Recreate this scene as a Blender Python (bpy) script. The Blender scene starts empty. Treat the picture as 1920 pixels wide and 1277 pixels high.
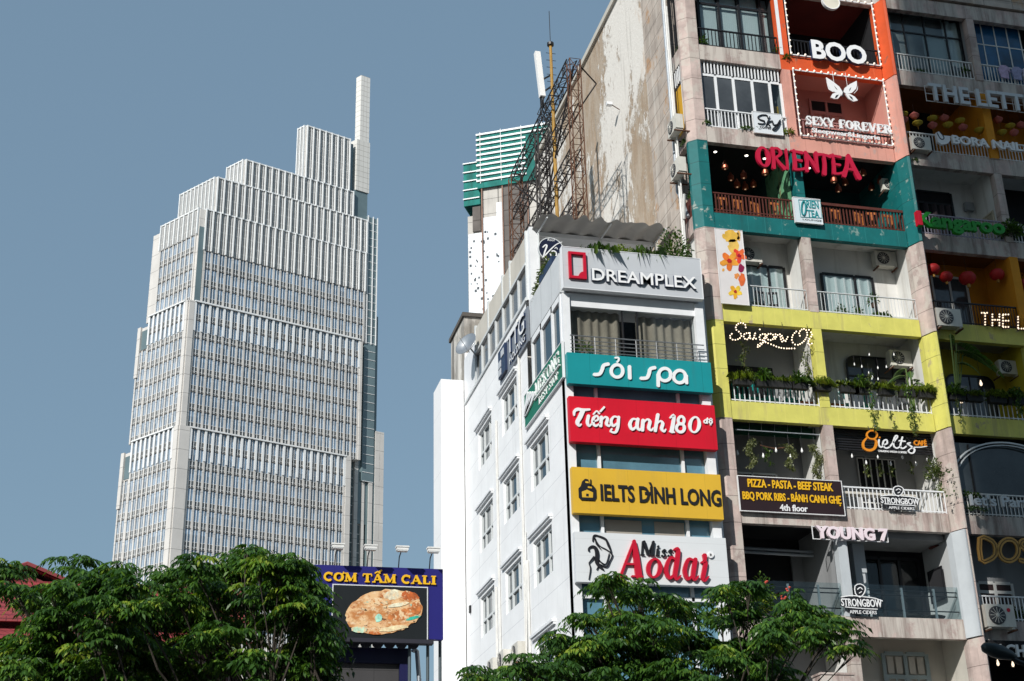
import bpy, bmesh, math, random
import numpy as np
from mathutils import Vector, Matrix
random.seed(7); rng = np.random.default_rng(7)
S = bpy.context.scene; COL = S.collection
# ---------------- camera (metres; x along the shop fronts, y away from the viewer, z up) ----------------
FPX, YAW, PITCH, ROLL = 2640.907, 0.246611, 0.407359, -0.0247317
EYE = np.array([0, 0, 1.6])
def _cam():
    cy, sy, cp, sp, cr, sr = math.cos(YAW), math.sin(YAW), math.cos(PITCH), math.sin(PITCH), math.cos(ROLL), math.sin(ROLL)
    f0 = np.array([sy, cy, 0]); r0 = np.array([cy, -sy, 0]); u0 = np.array([0, 0, 1.])
    f = cp*f0+sp*u0; u = -sp*f0+cp*u0
    return cr*r0+sr*u, -sr*r0+cr*u, f
RT, UP, FW = _cam()
cd = bpy.data.cameras.new("camera"); cam = bpy.data.objects.new("camera", cd); COL.objects.link(cam)
cd.sensor_width = 36; cd.lens = FPX/1920*36; cd.clip_end = 3000; cd.clip_start = 0.1
m = Matrix.Identity(4)
for i in range(3):
    m[i][0], m[i][1], m[i][2], m[i][3] = RT[i], UP[i], -FW[i], EYE[i]
cam.matrix_world = m; S.camera = cam
# ---------------- sky, sun, exposure ----------------
SUN_AZ, SUN_EL = 41, 31           # degrees left of the shop fronts' outward normal, height
to_sun = Vector((-math.sin(math.radians(SUN_AZ))*math.cos(math.radians(SUN_EL)), -math.cos(math.radians(SUN_AZ))*math.cos(math.radians(SUN_EL)), math.sin(math.radians(SUN_EL))))
W = bpy.data.worlds.new("World"); S.world = W; W.use_nodes = True
nt = W.node_tree; nt.nodes.clear()
sky = nt.nodes.new('ShaderNodeTexSky'); sky.sky_type = 'NISHITA'; sky.sun_disc = False
sky.sun_elevation = math.radians(SUN_EL); sky.sun_rotation = math.radians(180+SUN_AZ)
sky.air_density = 1.3; sky.dust_density = 1.6; sky.ozone_density = 1.2
hs = nt.nodes.new('ShaderNodeHueSaturation'); hs.inputs['Saturation'].default_value = 0.72; hs.inputs['Value'].default_value = 1.0
bg = nt.nodes.new('ShaderNodeBackground'); bg.inputs['Strength'].default_value = 0.145
wo = nt.nodes.new('ShaderNodeOutputWorld')
tn = nt.nodes.new('ShaderNodeMix'); tn.data_type = 'RGBA'; tn.blend_type = 'MULTIPLY'; tn.inputs[0].default_value = 1; tn.inputs[7].default_value = (.84, 1.0, 1.03, 1)
nt.links.new(sky.outputs[0], hs.inputs['Color']); nt.links.new(hs.outputs[0], tn.inputs[6]); ev = nt.nodes.new('ShaderNodeMix'); ev.data_type = 'RGBA'; ev.inputs[0].default_value = .8; ev.inputs[7].default_value = (.98, 1.56, 2.2, 1)   # flat blue mixed over the sky to even out its gradient
nt.links.new(tn.outputs[2], ev.inputs[6]); nt.links.new(ev.outputs[2], bg.inputs[0]); nt.links.new(bg.outputs[0], wo.inputs[0])
sl = bpy.data.lights.new("sun", 'SUN'); sl.energy = 4.1; sl.angle = math.radians(0.53); sl.color = (1, 0.975, 0.935)
so = bpy.data.objects.new("sun", sl); COL.objects.link(so); so.rotation_euler = to_sun.to_track_quat('Z', 'Y').to_euler()
S.view_settings.view_transform = 'Standard'; S.view_settings.look = 'None'; S.view_settings.gamma = 1; S.view_settings.exposure = 0.22
S.cycles.use_denoising = True; S.cycles.max_bounces = 6; S.cycles.transparent_max_bounces = 12
# ---------------- measuring helpers: where a sight line of the photograph meets a real plane ----------------
def ray(u, v): return RT*((u-960)/FPX)-UP*((v-638.5)/FPX)+FW
def F(u, v, Y=39.0):
    d = ray(u, v); t = Y/d[1]; return t*d[0], EYE[2]+t*d[2]
def SD(u, v, X=11.35):
    d = ray(u, v); t = X/d[0]; return t*d[1], EYE[2]+t*d[2]
# ---------------- object helpers ----------------
ORG = {}
def tag(o, label=None, cat=None, group=None, kind=None):
    if label: o['label'] = label
    if cat: o['category'] = cat
    if group: o['group'] = group
    if kind: o['kind'] = kind
    return o
def thing(name, loc, label, cat, group=None):
    o = bpy.data.objects.new(name, None); COL.objects.link(o); o.empty_display_size = .2
    o.location = loc; ORG[o.name] = Vector(loc); return tag(o, label, cat, group)
class Fr:   # a drawing frame on a surface: a along, b up, c out of the surface
    def __init__(s, o, ux, uz, n): s.o, s.ux, s.uz, s.n = map(Vector, (o, ux, uz, n))
    def __call__(s, a, b, c=0): return s.o+s.ux*a+s.uz*b+s.n*c
def FF(y): return Fr((0, y, 0), (1, 0, 0), (0, 0, 1), (0, -1, 0))        # surfaces facing the street
def FS(x): return Fr((x, 0, 0), (0, -1, 0), (0, 0, 1), (-1, 0, 0))        # surfaces facing left; a = -y
class MB:
    def __init__(s): s.v, s.f, s.mi, s.cur = [], [], [], 0
    def add(s, vs, fs):
        n = len(s.v); s.v += [tuple(p) for p in vs]
        for f in fs: s.f.append(tuple(i+n for i in f)); s.mi.append(s.cur)
        return s
    def quad(s, *p): return s.add(p, [tuple(range(len(p)))])
    def box(s, x0, x1, y0, y1, z0, z1):
        return s.add([(x0,y0,z0),(x1,y0,z0),(x1,y1,z0),(x0,y1,z0),(x0,y0,z1),(x1,y0,z1),(x1,y1,z1),(x0,y1,z1)],
                     [(0,3,2,1),(4,5,6,7),(0,1,5,4),(1,2,6,5),(2,3,7,6),(3,0,4,7)])
    def fbox(s, fr, a0, a1, b0, b1, c0, c1):
        vs = [fr(a,b,c) for c in (c0,c1) for b in (b0,b1) for a in (a0,a1)]
        return s.add(vs, [(0,2,3,1),(4,5,7,6),(0,1,5,4),(2,6,7,3),(0,4,6,2),(1,3,7,5)])
    def ext(s, fr, poly, c0, c1):     # polygon in a frame, given thickness
        n = len(poly); vs = [fr(a,b,c0) for a,b in poly]+[fr(a,b,c1) for a,b in poly]
        return s.add(vs, [tuple(range(n-1,-1,-1)), tuple(range(n,2*n))]+[(i,(i+1)%n,n+(i+1)%n,n+i) for i in range(n)])
    def prism(s, poly, z0, z1):
        n = len(poly); vs = [(x,y,z0) for x,y in poly]+[(x,y,z1) for x,y in poly]
        return s.add(vs, [tuple(range(n-1,-1,-1)), tuple(range(n,2*n))]+[(i,(i+1)%n,n+(i+1)%n,n+i) for i in range(n)])
    def tube(s, pts, r, n=6, r1=None, cap=True):
        pts = [Vector(p) for p in pts]; k = len(pts); vs = []
        for i, p in enumerate(pts):
            t = (pts[min(i+1,k-1)]-pts[max(i-1,0)]).normalized()
            a = t.orthogonal().normalized() if abs(t.z) < .95 else Vector((1,0,0)); a = (a-t*a.dot(t)).normalized(); b = t.cross(a)
            if abs(t.z) < .95: a = Vector((0,0,1)); a = (a-t*a.dot(t)).normalized(); b = t.cross(a)
            rr = r if r1 is None else r+(r1-r)*i/max(1,k-1)
            vs += [p+a*math.cos(2*math.pi*j/n)*rr+b*math.sin(2*math.pi*j/n)*rr for j in range(n)]
        fs = [(i*n+j, i*n+(j+1)%n, (i+1)*n+(j+1)%n, (i+1)*n+j) for i in range(k-1) for j in range(n)]
        if cap: fs += [tuple(range(n-1,-1,-1)), tuple(range((k-1)*n,k*n))]
        return s.add(vs, fs)
    def lathe(s, o, prof, n=14, ax=(0,0,1)):   # prof: (radius, height)
        o = Vector(o); ax = Vector(ax); a = ax.orthogonal().normalized(); b = ax.cross(a); vs = []
        for r, h in prof: vs += [o+ax*h+(a*math.cos(2*math.pi*j/n)+b*math.sin(2*math.pi*j/n))*r for j in range(n)]
        k = len(prof)
        return s.add(vs, [(i*n+j, i*n+(j+1)%n, (i+1)*n+(j+1)%n, (i+1)*n+j) for i in range(k-1) for j in range(n)]+[tuple(range(n-1,-1,-1)), tuple(range((k-1)*n,k*n))])
    def rib(s, fr, pts, w, c0, c1, smooth=4, closed=False):   # a pen stroke with thickness; w a number or list
        P = [Vector((a,b,0)) for a,b in pts]; ws = list(w) if isinstance(w,(list,tuple)) else [w]*len(P)
        if len(P) > 2 and smooth > 1:
            Q, V2 = [], []
            n = len(P); rngi = range(n if closed else n-1)
            for i in rngi:
                if closed: p0,p1,p2,p3 = P[(i-1)%n],P[i],P[(i+1)%n],P[(i+2)%n]; w1,w2 = ws[i],ws[(i+1)%n]
                else: p0,p1,p2,p3 = P[max(i-1,0)],P[i],P[i+1],P[min(i+2,n-1)]; w1,w2 = ws[i],ws[i+1]
                for q in range(smooth):
                    t = q/smooth
                    Q.append(.5*((2*p1)+(p2-p0)*t+(2*p0-5*p1+4*p2-p3)*t*t+(3*p1-p0-3*p2+p3)*t**3)); V2.append(w1+(w2-w1)*t)
            if not closed: Q.append(P[-1]); V2.append(ws[-1])
            P, ws = Q, V2
        n = len(P); L, Rr = [], []
        for i in range(n):
            t = (P[(i+1)%n if closed else min(i+1,n-1)]-P[i-1 if (closed or i) else 0])
            t = t.normalized() if t.length > 1e-9 else Vector((1,0,0)); q = Vector((-t.y,t.x,0))*ws[i]*.5
            L.append(P[i]+q); Rr.append(P[i]-q)
        if not closed and smooth > 0:   # soft pen ends
            for end in (0, -1):
                t = (P[1]-P[0] if end == 0 else P[-1]-P[-2]).normalized()*ws[end]*.3*(-1 if end == 0 else 1)
                mid = P[end]+t
                e1, e2 = mid+(L[end]-P[end])*.5, mid+(Rr[end]-P[end])*.5
                if end == 0: L.insert(0,e1); Rr.insert(0,e2)
                else: L.append(e1); Rr.append(e2)
            n = len(L)
        vs = [fr(p.x,p.y,c) for c in (c0,c1) for pair in zip(L,Rr) for p in pair]
        o = 2*n; fs = []
        for i in range(n if closed else n-1):
            j = (i+1)%n
            fs += [(o+2*i,o+2*i+1,o+2*j+1,o+2*j), (2*i,2*j,2*j+1,2*i+1), (2*i,o+2*i,o+2*j,2*j), (2*i+1,2*j+1,o+2*j+1,o+2*i+1)]
        if not closed: fs += [(0,1,o+1,o),(2*n-2,o+2*n-2,o+2*n-1,2*n-1)]
        return s.add(vs, fs)
    def build(s, name, mat, parent=None, smooth=False):
        if parent is not None: off = ORG[parent.name]
        else:
            V = np.array(s.v); off = Vector(((V[:,0].min()+V[:,0].max())/2, (V[:,1].min()+V[:,1].max())/2, V[:,2].min()))
        me = bpy.data.meshes.new(name); me.from_pydata([(a-off.x,b-off.y,c-off.z) for a,b,c in s.v], [], s.f)
        mats = mat if isinstance(mat,(list,tuple)) else [mat]
        for q in mats: me.materials.append(q)
        if len(mats) > 1: me.polygons.foreach_set('material_index', s.mi)
        if smooth: me.polygons.foreach_set('use_smooth', [True]*len(s.f))
        bm = bmesh.new(); bm.from_mesh(me); bmesh.ops.recalc_face_normals(bm, faces=bm.faces); bm.to_mesh(me); bm.free()
        me.update()
        o = bpy.data.objects.new(name, me); COL.objects.link(o)
        if parent is not None: o.parent = parent
        else: o.location = off
        ORG[o.name] = off; return o
def copy_tree(o, parent=None):
    c = o.copy(); COL.objects.link(c)
    if parent is not None: c.parent = parent
    for ch in list(o.children): copy_tree(ch, c)
    return c
def place(proto, state, loc, rz=0, sc=1, label=None, group=None):   # first use moves the thing itself, later ones copy it with its parts
    o = proto if not state.get(proto.name) else copy_tree(proto); state[proto.name] = 1
    o.location = loc; o.rotation_euler = (0,0,rz); o.scale = (sc,sc,sc)
    if label: o['label'] = label
    if group: o['group'] = group
    return o
USED = {}
# ---------------- materials ----------------
def _n(nt, t, **k):
    n = nt.nodes.new(t)
    for a, b in k.items():
        if a in n.inputs: n.inputs[a].default_value = b
        else: setattr(n, a, b)
    return n
def lin(h):
    h = h.lstrip('#'); c = [int(h[i:i+2],16)/255 for i in (0,2,4)]
    return tuple(((x+.055)/1.055)**2.4 if x > .04045 else x/12.92 for x in c)
def _pos(nt, sx=1, sy=1, sz=1):
    g = _n(nt,'ShaderNodeNewGeometry'); mp = _n(nt,'ShaderNodeMapping'); mp.inputs['Scale'].default_value = (sx,sy,sz)
    nt.links.new(g.outputs['Position'], mp.inputs['Vector']); return mp.outputs[0]
def _noise(nt, vec, scale, detail=5, rough=.6, lo=.4, hi=.6):
    n = _n(nt,'ShaderNodeTexNoise'); n.inputs['Scale'].default_value = scale; n.inputs['Detail'].default_value = detail; n.inputs['Roughness'].default_value = rough
    nt.links.new(vec, n.inputs['Vector'])
    r = _n(nt,'ShaderNodeMapRange'); r.inputs[1].default_value = lo; r.inputs[2].default_value = hi
    nt.links.new(n.outputs[0], r.inputs[0]); return r.outputs[0], n.outputs[0]
def _mix(nt, fac, a, b, mode='MIX'):
    x = _n(nt,'ShaderNodeMix'); x.data_type = 'RGBA'; x.blend_type = mode
    for sock, val in ((x.inputs[0],fac),(x.inputs[6],a),(x.inputs[7],b)):
        if hasattr(val,'links'): nt.links.new(val, sock)
        elif isinstance(val,(int,float)): sock.default_value = val
        else: sock.default_value = tuple(val[:3])+(1,)
    return x.outputs[2]
def _math(nt, op, a, b=0.0):
    x = _n(nt,'ShaderNodeMath'); x.operation = op
    for sock, val in ((x.inputs[0],a),(x.inputs[1],b)):
        if hasattr(val,'links'): nt.links.new(val, sock)
        else: sock.default_value = val
    return x.outputs[0]
def M(name, col, rough=.75, var=.12, sc=1.5, bump=0., spec=.35, metal=0., streak=None, patch=None, joints=(), jcol=None, cells=0):
    """painted or stone surface: base colour, soft mottling, rain streaks, worn patches, joints between slabs"""
    if isinstance(col,str): col = lin(col)
    mt = bpy.data.materials.new(name); mt.use_nodes = True; nt = mt.node_tree; b = nt.nodes['Principled BSDF']
    b.inputs['Roughness'].default_value = rough; b.inputs['Specular IOR Level'].default_value = spec; b.inputs['Metallic'].default_value = metal
    f, raw = _noise(nt, _pos(nt), sc, lo=.3, hi=.7)
    c = _mix(nt, f, [x*(1-var) for x in col], [min(1,x*(1+var)) for x in col])
    if cells:      # slab to slab differences
        p = _pos(nt, 1/cells[0], 1/cells[0], 1/cells[1]); fl = _n(nt,'ShaderNodeVectorMath'); fl.operation = 'FLOOR'; nt.links.new(p, fl.inputs[0])
        wn = _n(nt,'ShaderNodeTexWhiteNoise'); nt.links.new(fl.outputs[0], wn.inputs[0])
        c = _mix(nt, cells[2], c, _mix(nt, wn.outputs[0], [x*.35 for x in col], [min(1,x*1.7) for x in col]))
    if patch:      # (colour, amount, scale)
        pc = lin(patch[0]) if isinstance(patch[0],str) else patch[0]
        f2, _ = _noise(nt, _pos(nt,1,1,.8), patch[2], 9, .68, .62-.3*patch[1], .68-.3*patch[1]); c = _mix(nt, f2, c, pc)
    if streak:     # (colour, amount, horizontal scale)
        scn = lin(streak[0]) if isinstance(streak[0],str) else streak[0]
        f3, _ = _noise(nt, _pos(nt,streak[2],streak[2],streak[2]*.09), 1, 6, .65, .64-.25*streak[1], .82-.2*streak[1])
        c = _mix(nt, _math(nt,'MULTIPLY',f3,min(1,.35+streak[1])), c, scn)
    for ax, spg, off, w in joints:
        g = _n(nt,'ShaderNodeNewGeometry'); sp = _n(nt,'ShaderNodeSeparateXYZ'); nt.links.new(g.outputs['Position'], sp.inputs[0])
        u = _math(nt,'ADD',sp.outputs[0],sp.outputs[1]) if ax == 'h' else sp.outputs[2]
        q = _math(nt,'FRACT',_math(nt,'DIVIDE',_math(nt,'SUBTRACT',u,off),spg)); q = _math(nt,'LESS_THAN',q,w/spg)
        c = _mix(nt, _math(nt,'MULTIPLY',q,.8), c, jcol or [x*.25 for x in col])
    nt.links.new(c, b.inputs['Base Color'])
    if bump:
        bp = _n(nt,'ShaderNodeBump'); bp.inputs['Strength'].default_value = min(1,bump); bp.inputs['Distance'].default_value = .03
        _, r2 = _noise(nt, _pos(nt), sc*9, 6); nt.links.new(r2, bp.inputs['Height']); nt.links.new(bp.outputs[0], b.inputs['Normal'])
    return mt
def EM(name, col, st=3.):
    mt = bpy.data.materials.new(name); mt.use_nodes = True; b = mt.node_tree.nodes['Principled BSDF']
    if isinstance(col,str): col = lin(col)
    b.inputs['Base Color'].default_value = (*col,1); b.inputs['Emission Color'].default_value = (*col,1); b.inputs['Emission Strength'].default_value = st
    return mt
def GL(name, col, rough=.05, spec=.5, var=.25, sc=.4, wav=.0):   # dark opaque window glass that mirrors the sky
    mt = M(name, col, rough, var, sc, 0, spec)
    nt = mt.node_tree; b = nt.nodes['Principled BSDF']
    if wav:
        bp = _n(nt,'ShaderNodeBump'); bp.inputs['Strength'].default_value = wav; bp.inputs['Distance'].default_value = .05
        _, r2 = _noise(nt, _pos(nt), .9, 2); nt.links.new(r2, bp.inputs['Height']); nt.links.new(bp.outputs[0], b.inputs['Normal'])
    return mt
def CG(name, tint=(.8,.9,.9), fac=.12, fr=.5):   # clear glass
    mt = bpy.data.materials.new(name); mt.use_nodes = True; nt = mt.node_tree; nt.nodes.clear()
    t = _n(nt,'ShaderNodeBsdfTransparent'); t.inputs[0].default_value = (*tint,1)
    g = _n(nt,'ShaderNodeBsdfGlossy'); g.inputs['Roughness'].default_value = .03
    lw = _n(nt,'ShaderNodeLayerWeight'); lw.inputs[0].default_value = .25
    x = _n(nt,'ShaderNodeMixShader'); nt.links.new(_math(nt,'ADD',_math(nt,'MULTIPLY',lw.outputs['Fresnel'],fr),fac), x.inputs[0])
    nt.links.new(t.outputs[0], x.inputs[1]); nt.links.new(g.outputs[0], x.inputs[2])
    o = _n(nt,'ShaderNodeOutputMaterial'); nt.links.new(x.outputs[0], o.inputs[0]); return mt
def LEAF(name, cols, trans=.35):
    mt = bpy.data.materials.new(name); mt.use_nodes = True; nt = mt.node_tree; b = nt.nodes['Principled BSDF']
    at = _n(nt,'ShaderNodeAttribute'); at.attribute_name = 'tone'
    cr = _n(nt,'ShaderNodeValToRGB'); nt.links.new(at.outputs['Fac'], cr.inputs[0])
    els = cr.color_ramp.elements
    while len(els) < len(cols): els.new(.5)
    for i, (p, cc) in enumerate(cols): els[i].position = p; els[i].color = (*cc,1)
    nt.links.new(cr.outputs[0], b.inputs['Base Color']); b.inputs['Roughness'].default_value = .42; b.inputs['Specular IOR Level'].default_value = .45
    tr = _n(nt,'ShaderNodeBsdfTranslucent'); nt.links.new(_mix(nt,1.,cr.outputs[0],(1.5,1.6,.5),'MULTIPLY'), tr.inputs[0])
    x = _n(nt,'ShaderNodeMixShader'); x.inputs[0].default_value = trans
    nt.links.new(b.outputs[0], x.inputs[1]); nt.links.new(tr.outputs[0], x.inputs[2])
    nt.links.new(x.outputs[0], nt.nodes['Material Output'].inputs[0]); return mt
def plaster():
    mt = bpy.data.materials.new('peeling plaster'); mt.use_nodes = True; nt = mt.node_tree; b = nt.nodes['Principled BSDF']
    f, _ = _noise(nt, _pos(nt,1,.8,.45), .21, 12, .62, .485, .512)             # big peeled areas
    g, _ = _noise(nt, _pos(nt,2.2,1.3,.6), .9, 11, .74, .46, .53)              # ragged flakes
    h, _ = _noise(nt, _pos(nt,3,3,.22), .8, 6, .6, .45, .7)                    # rain streaks
    i, _ = _noise(nt, _pos(nt,1,1,1), 9, 6, .7, .35, .65)
    _, n1 = _noise(nt, _pos(nt,1,.85,.55), .20, 4, .5); _, n2 = _noise(nt, _pos(nt,1.6,1.2,.62), .95, 13, .74); sp = _n(nt,'ShaderNodeSeparateXYZ'); nt.links.new(_pos(nt), sp.inputs[0])
    val = _math(nt,'ADD',_math(nt,'MULTIPLY',n1,.46),_math(nt,'ADD',_math(nt,'MULTIPLY',n2,.36),_math(nt,'MULTIPLY',_noise(nt,_pos(nt,1,1.3,.75),4.5,9,.75)[1],.18))); val = _math(nt,'ADD',val,_math(nt,'MULTIPLY',_math(nt,'SUBTRACT',30.5,sp.outputs[2]),.0042))
    mr = _n(nt,'ShaderNodeMapRange'); mr.inputs[1].default_value = .497; mr.inputs[2].default_value = .516; nt.links.new(val, mr.inputs[0]); mask = mr.outputs[0]
    base = _mix(nt, h, (.40,.30,.21), (.50,.42,.33)); base = _mix(nt, _math(nt,'MULTIPLY',i,.5), base, (.26,.21,.165)); base = _mix(nt, _math(nt,'MULTIPLY',g,.3), base, (.55,.5,.43))
    white = _mix(nt, _math(nt,'MULTIPLY',i,.35), (.76,.73,.68), (.50,.44,.37))
    c = _mix(nt, mask, base, white)
    k, _ = _noise(nt, _pos(nt,1,1,.3), .5, 7, .7, .6, .72); c = _mix(nt, _math(nt,'MULTIPLY',k,.8), c, (.46,.27,.14))
    d, _ = _noise(nt, _pos(nt,4,4,.16), 1, 6, .6, .6, .8); c = _mix(nt, _math(nt,'MULTIPLY',d,.5), c, (.20,.18,.15))
    nt.links.new(c, b.inputs['Base Color']); b.inputs['Roughness'].default_value = .9; b.inputs['Specular IOR Level'].default_value = .15
    bp = _n(nt,'ShaderNodeBump'); bp.inputs['Strength'].default_value = .5; bp.inputs['Distance'].default_value = .05
    nt.links.new(_math(nt,'ADD',mask,_math(nt,'MULTIPLY',i,.3)), bp.inputs['Height']); nt.links.new(bp.outputs[0], b.inputs['Normal'])
    return mt
jp = (('v',.848,-.15,.02),)
JF = (('h',.62,.1,.018),)
STC = (.455,.36,.325)
m_pil = M('pinkish stone pillar', STC, .8, .25, 2.5, .25, joints=jp, patch=((.50,.44,.39),.45,1.3), streak=((.24,.19,.17),.5,3), cells=(.9,.848,.25))
m_fas = M('pinkish stone slabs', STC, .8, .25, 2.5, .25, joints=JF, jcol=(.52,.46,.42), patch=((.52,.47,.42),.5,1.2), streak=((.22,.17,.15),.75,3.2), cells=(.62,5,.3))
m_tile = M('weathered stone tiles', (.42,.36,.31), .85, .2, 2, .25, joints=(('v',.62,.1,.025),('h',1.25,.3,.02)), streak=((.6,.56,.5),.55,2.2), patch=((.42,.26,.15),.2,.8), cells=(1.25,.62,.22))
m_plas = plaster()
m_white = M('white render', (.79,.795,.80), .7, .05, 1, .05, streak=((.5,.51,.52),.25,2.5), joints=(('v',1.09,.62,.018),), jcol=(.5,.51,.53))
m_wht2 = M('bright white render', (.80,.80,.79), .7, .04, .8, .05, streak=((.66,.66,.65),.2,2))
m_wpaint = M('white paint', (.74,.75,.76), .5, .05, 3)
m_gwall = M('off white wall paint', (.66,.65,.62), .8, .08, 1.2, .1, streak=((.40,.38,.34),.45,2))
m_yel = M('lime yellow paint', (.60,.565,.13), .7, .1, 2, .1, joints=JF, jcol=(.68,.62,.16), streak=((.35,.29,.15),.38,2.2), patch=((.40,.32,.2),.07,2))
m_yelp = M('lime yellow pillar paint', (.60,.565,.13), .7, .1, 2, .1, joints=jp, patch=((.42,.36,.18),.10,2.2), streak=((.36,.31,.11),.4,2.4))
m_teal = M('teal paint', (.004,.125,.125), .6, .15, 2, .1, joints=JF, jcol=(.02,.2,.2), patch=((.2,.3,.27),.1,2.6), streak=((.01,.07,.07),.4,2))
m_tealp = M('teal pillar paint', (.004,.125,.125), .6, .15, 2, .1, joints=jp, patch=((.3,.34,.30),.06,3.4))
m_org = M('orange red paint', (.62,.085,.02), .65, .1, 2, .08, joints=JF, jcol=(.7,.16,.06), patch=((.30,.10,.06),.10,2.5), streak=((.3,.05,.02),.25,2.2))
m_pink = M('salmon pink paint', (.60,.29,.23), .75, .08, 2, .1, joints=JF, jcol=(.46,.20,.16), streak=((.36,.19,.16),.5,2.4), patch=((.45,.30,.26),.2,2))
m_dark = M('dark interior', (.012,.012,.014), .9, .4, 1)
m_grey = M('grey painted wall', (.26,.265,.27), .85, .1, 1, .1, streak=((.16,.16,.16),.4,2))
m_beige = M('beige wall', (.52,.49,.43), .85, .08, 1, .1, streak=((.34,.32,.28),.35,2))
m_black = M('black metal', (.012,.012,.014), .45, .2, 3)
m_steel = M('brushed steel', (.5,.51,.52), .3, .1, 3, metal=.8)
m_galv = M('galvanised pipe', (.34,.37,.40), .5, .15, 3, metal=.3)
m_pvc = M('white plastic pipe', (.66,.65,.62), .5, .1, 3)
m_alu = M('pale aluminium frame', (.60,.62,.62), .45, .05, 3)
m_cream = M('cream plastic casing', (.60,.58,.52), .55, .08, 3, streak=((.35,.32,.27),.4,5))
m_rust = M('rusty steel', (.11,.05,.028), .85, .4, 5, .2)
m_bulb = EM('lit bulb', (1,.80,.58), 1.35)
m_offb = M('glass bulb', (.8,.8,.78), .2, .05, 5)
m_wood = M('orange wood', (.40,.13,.035), .5, .25, 4)
m_rail = M('red brown railing paint', (.09,.024,.016), .55, .2, 4)
m_red = M('sign red', (.56,.008,.028), .45, .05, 2)
# ---------------- ground ----------------
def sheet(name, x0, x1, y0, y1, z, mat):
    o = MB().quad((x0,y0,z),(x1,y0,z),(x1,y1,z),(x0,y1,z)).build(name, mat); return tag(o, kind='structure')
sheet('ground', -1500, 1500, -600, 2400, 0, M('dusty ground', (.16,.155,.145), .9, .2, .05))
sheet('road', -200, 200, -14, 28, .004, M('asphalt', (.05,.05,.052), .85, .2, .6, .2))
tag(MB().box(-60,90,28,60,.0,.14).build('pavement', M('grey paving', (.25,.245,.235), .85, .15, 1, .1, joints=(('h',.6,0,.02),))), kind='structure')
# ---------------- the tall office tower far away ----------------
TP = np.array([1.245, 290.0])
def hdir(a): a = math.radians(a); return np.array([math.sin(a), math.cos(a)])
TR, TL = hdir(68.83), hdir(-37.37)
NR, NL = np.array([TR[1],-TR[0]]), np.array([TL[1]*-1,TL[0]])
m_tst = M('pale tower stone', (.57,.545,.515), .75, .06, .3, 0, joints=(('v',4.29,0.6,.09),), cells=(1.72,4.29,.07))
m_tfin = M('white tower fins', (.74,.745,.74), .6, .04, .3)
m_tlou = M('grey louvre backing', (.26,.255,.245), .7, .1, .4, joints=(('v',2.15,.2,.12),), jcol=(.62,.6,.57))
m_tgl = M('tower window glass', (.15,.22,.30), .07, .3, .12, 0, .9, cells=(1.72,4.29,.55))
m_tgr = GL('green tower glass', (.13,.18,.19), .08, .9, .2, .1)
m_tsp = M('grey spandrel glass', (.085,.095,.10), .3, .2, .2, 0, .6, cells=(1.72,4.29,.3))
m_tled = M('dark ledge metal', (.16,.15,.14), .6, .1, 1)  # ledges in one dark grey brown
ttower = thing('office_tower', (TP[0]+15, TP[1]+15, 0), 'tall stepped pale office tower with narrow mast rising far beyond the trees', 'tower')
T_ = {k: MB() for k in ('wall','pier','fin','louvre_panel','window_more','corner_glass','ledge','service_core','mast')}
tw_ind = []
def tfr(s0, left=False, proud=0):
    o = TP+TR*s0
    if left: o = o+NL*proud; return Fr((o[0],o[1],0),(TL[0],TL[1],0),(0,0,1),(NL[0],NL[1],0))
    o = o+NR*proud; return Fr((o[0],o[1],0),(TR[0],TR[1],0),(0,0,1),(NR[0],NR[1],0))
ST = 4.29
def tbody(s0, s1, t0, t1, z0, z1, proud=0):
    c = TP+TR*s0+NR*proud; p = [c+TL*t0, c+TR*(s1-s0)+TL*t0, c+TR*(s1-s0)+TL*t1, c+TL*t1]
    T_['wall'].prism([tuple(q) for q in p], z0, z1)
def unit(b, fr, a0, a1, z, h):
    """one storey-high window: clear glass above, spandrel below, middle mullion, transoms, sun ledge"""
    mid = (a0+a1)/2
    b.cur = 0; b.quad(*[fr(a,zz,.04) for a,zz in ((a0,z+h*.36),(a1,z+h*.36),(a1,z+h),(a0,z+h))])
    b.cur = 1; b.quad(*[fr(a,zz,.04) for a,zz in ((a0,z),(a1,z),(a1,z+h*.36),(a0,z+h*.36))])
    b.cur = 2; b.fbox(fr, mid-.05, mid+.05, z, z+h-.1, .05, .16)
    for q in (.12,.36): b.fbox(fr, a0, a1, z+h*q-.035, z+h*q+.035, .05, .1)
    b.cur = 3; b.fbox(fr, a0-.05, a1+.05, z+h-.05, z+h+.05, .06, .26)
def tface(fr, a0, a1, z0, z1, n, ind=False, cap=True, pierw=.46):
    p = (a1-a0)/n
    for i in range(n+1): T_['pier'].fbox(fr, a0+i*p-pierw/2, a0+i*p+pierw/2, z0, z1, .0, .24)
    nf = max(1, round((z1-z0)/ST)); h = (z1-z0)/nf
    for j in range(nf):
        z = z1-(j+1)*h
        if z+h < 62: break
        for i in range(n):
            e = (fr, a0+i*p+pierw/2, a0+(i+1)*p-pierw/2, z, h)
            if ind and j < 5 and i % 1 == 0 and len(tw_ind) < 99: tw_ind.append(e)
            else: unit(T_['window_more'], *e)
    if cap:
        for i in range(n+1): T_['fin'].fbox(fr, a0+i*p-pierw/2-.02, a0+i*p+pierw/2+.02, z1-ST*1.6, z1, .25, .42)
        T_['fin'].fbox(fr, a0-pierw/2, a1+pierw/2, z1, z1+.3, -.1, .62)
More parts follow.
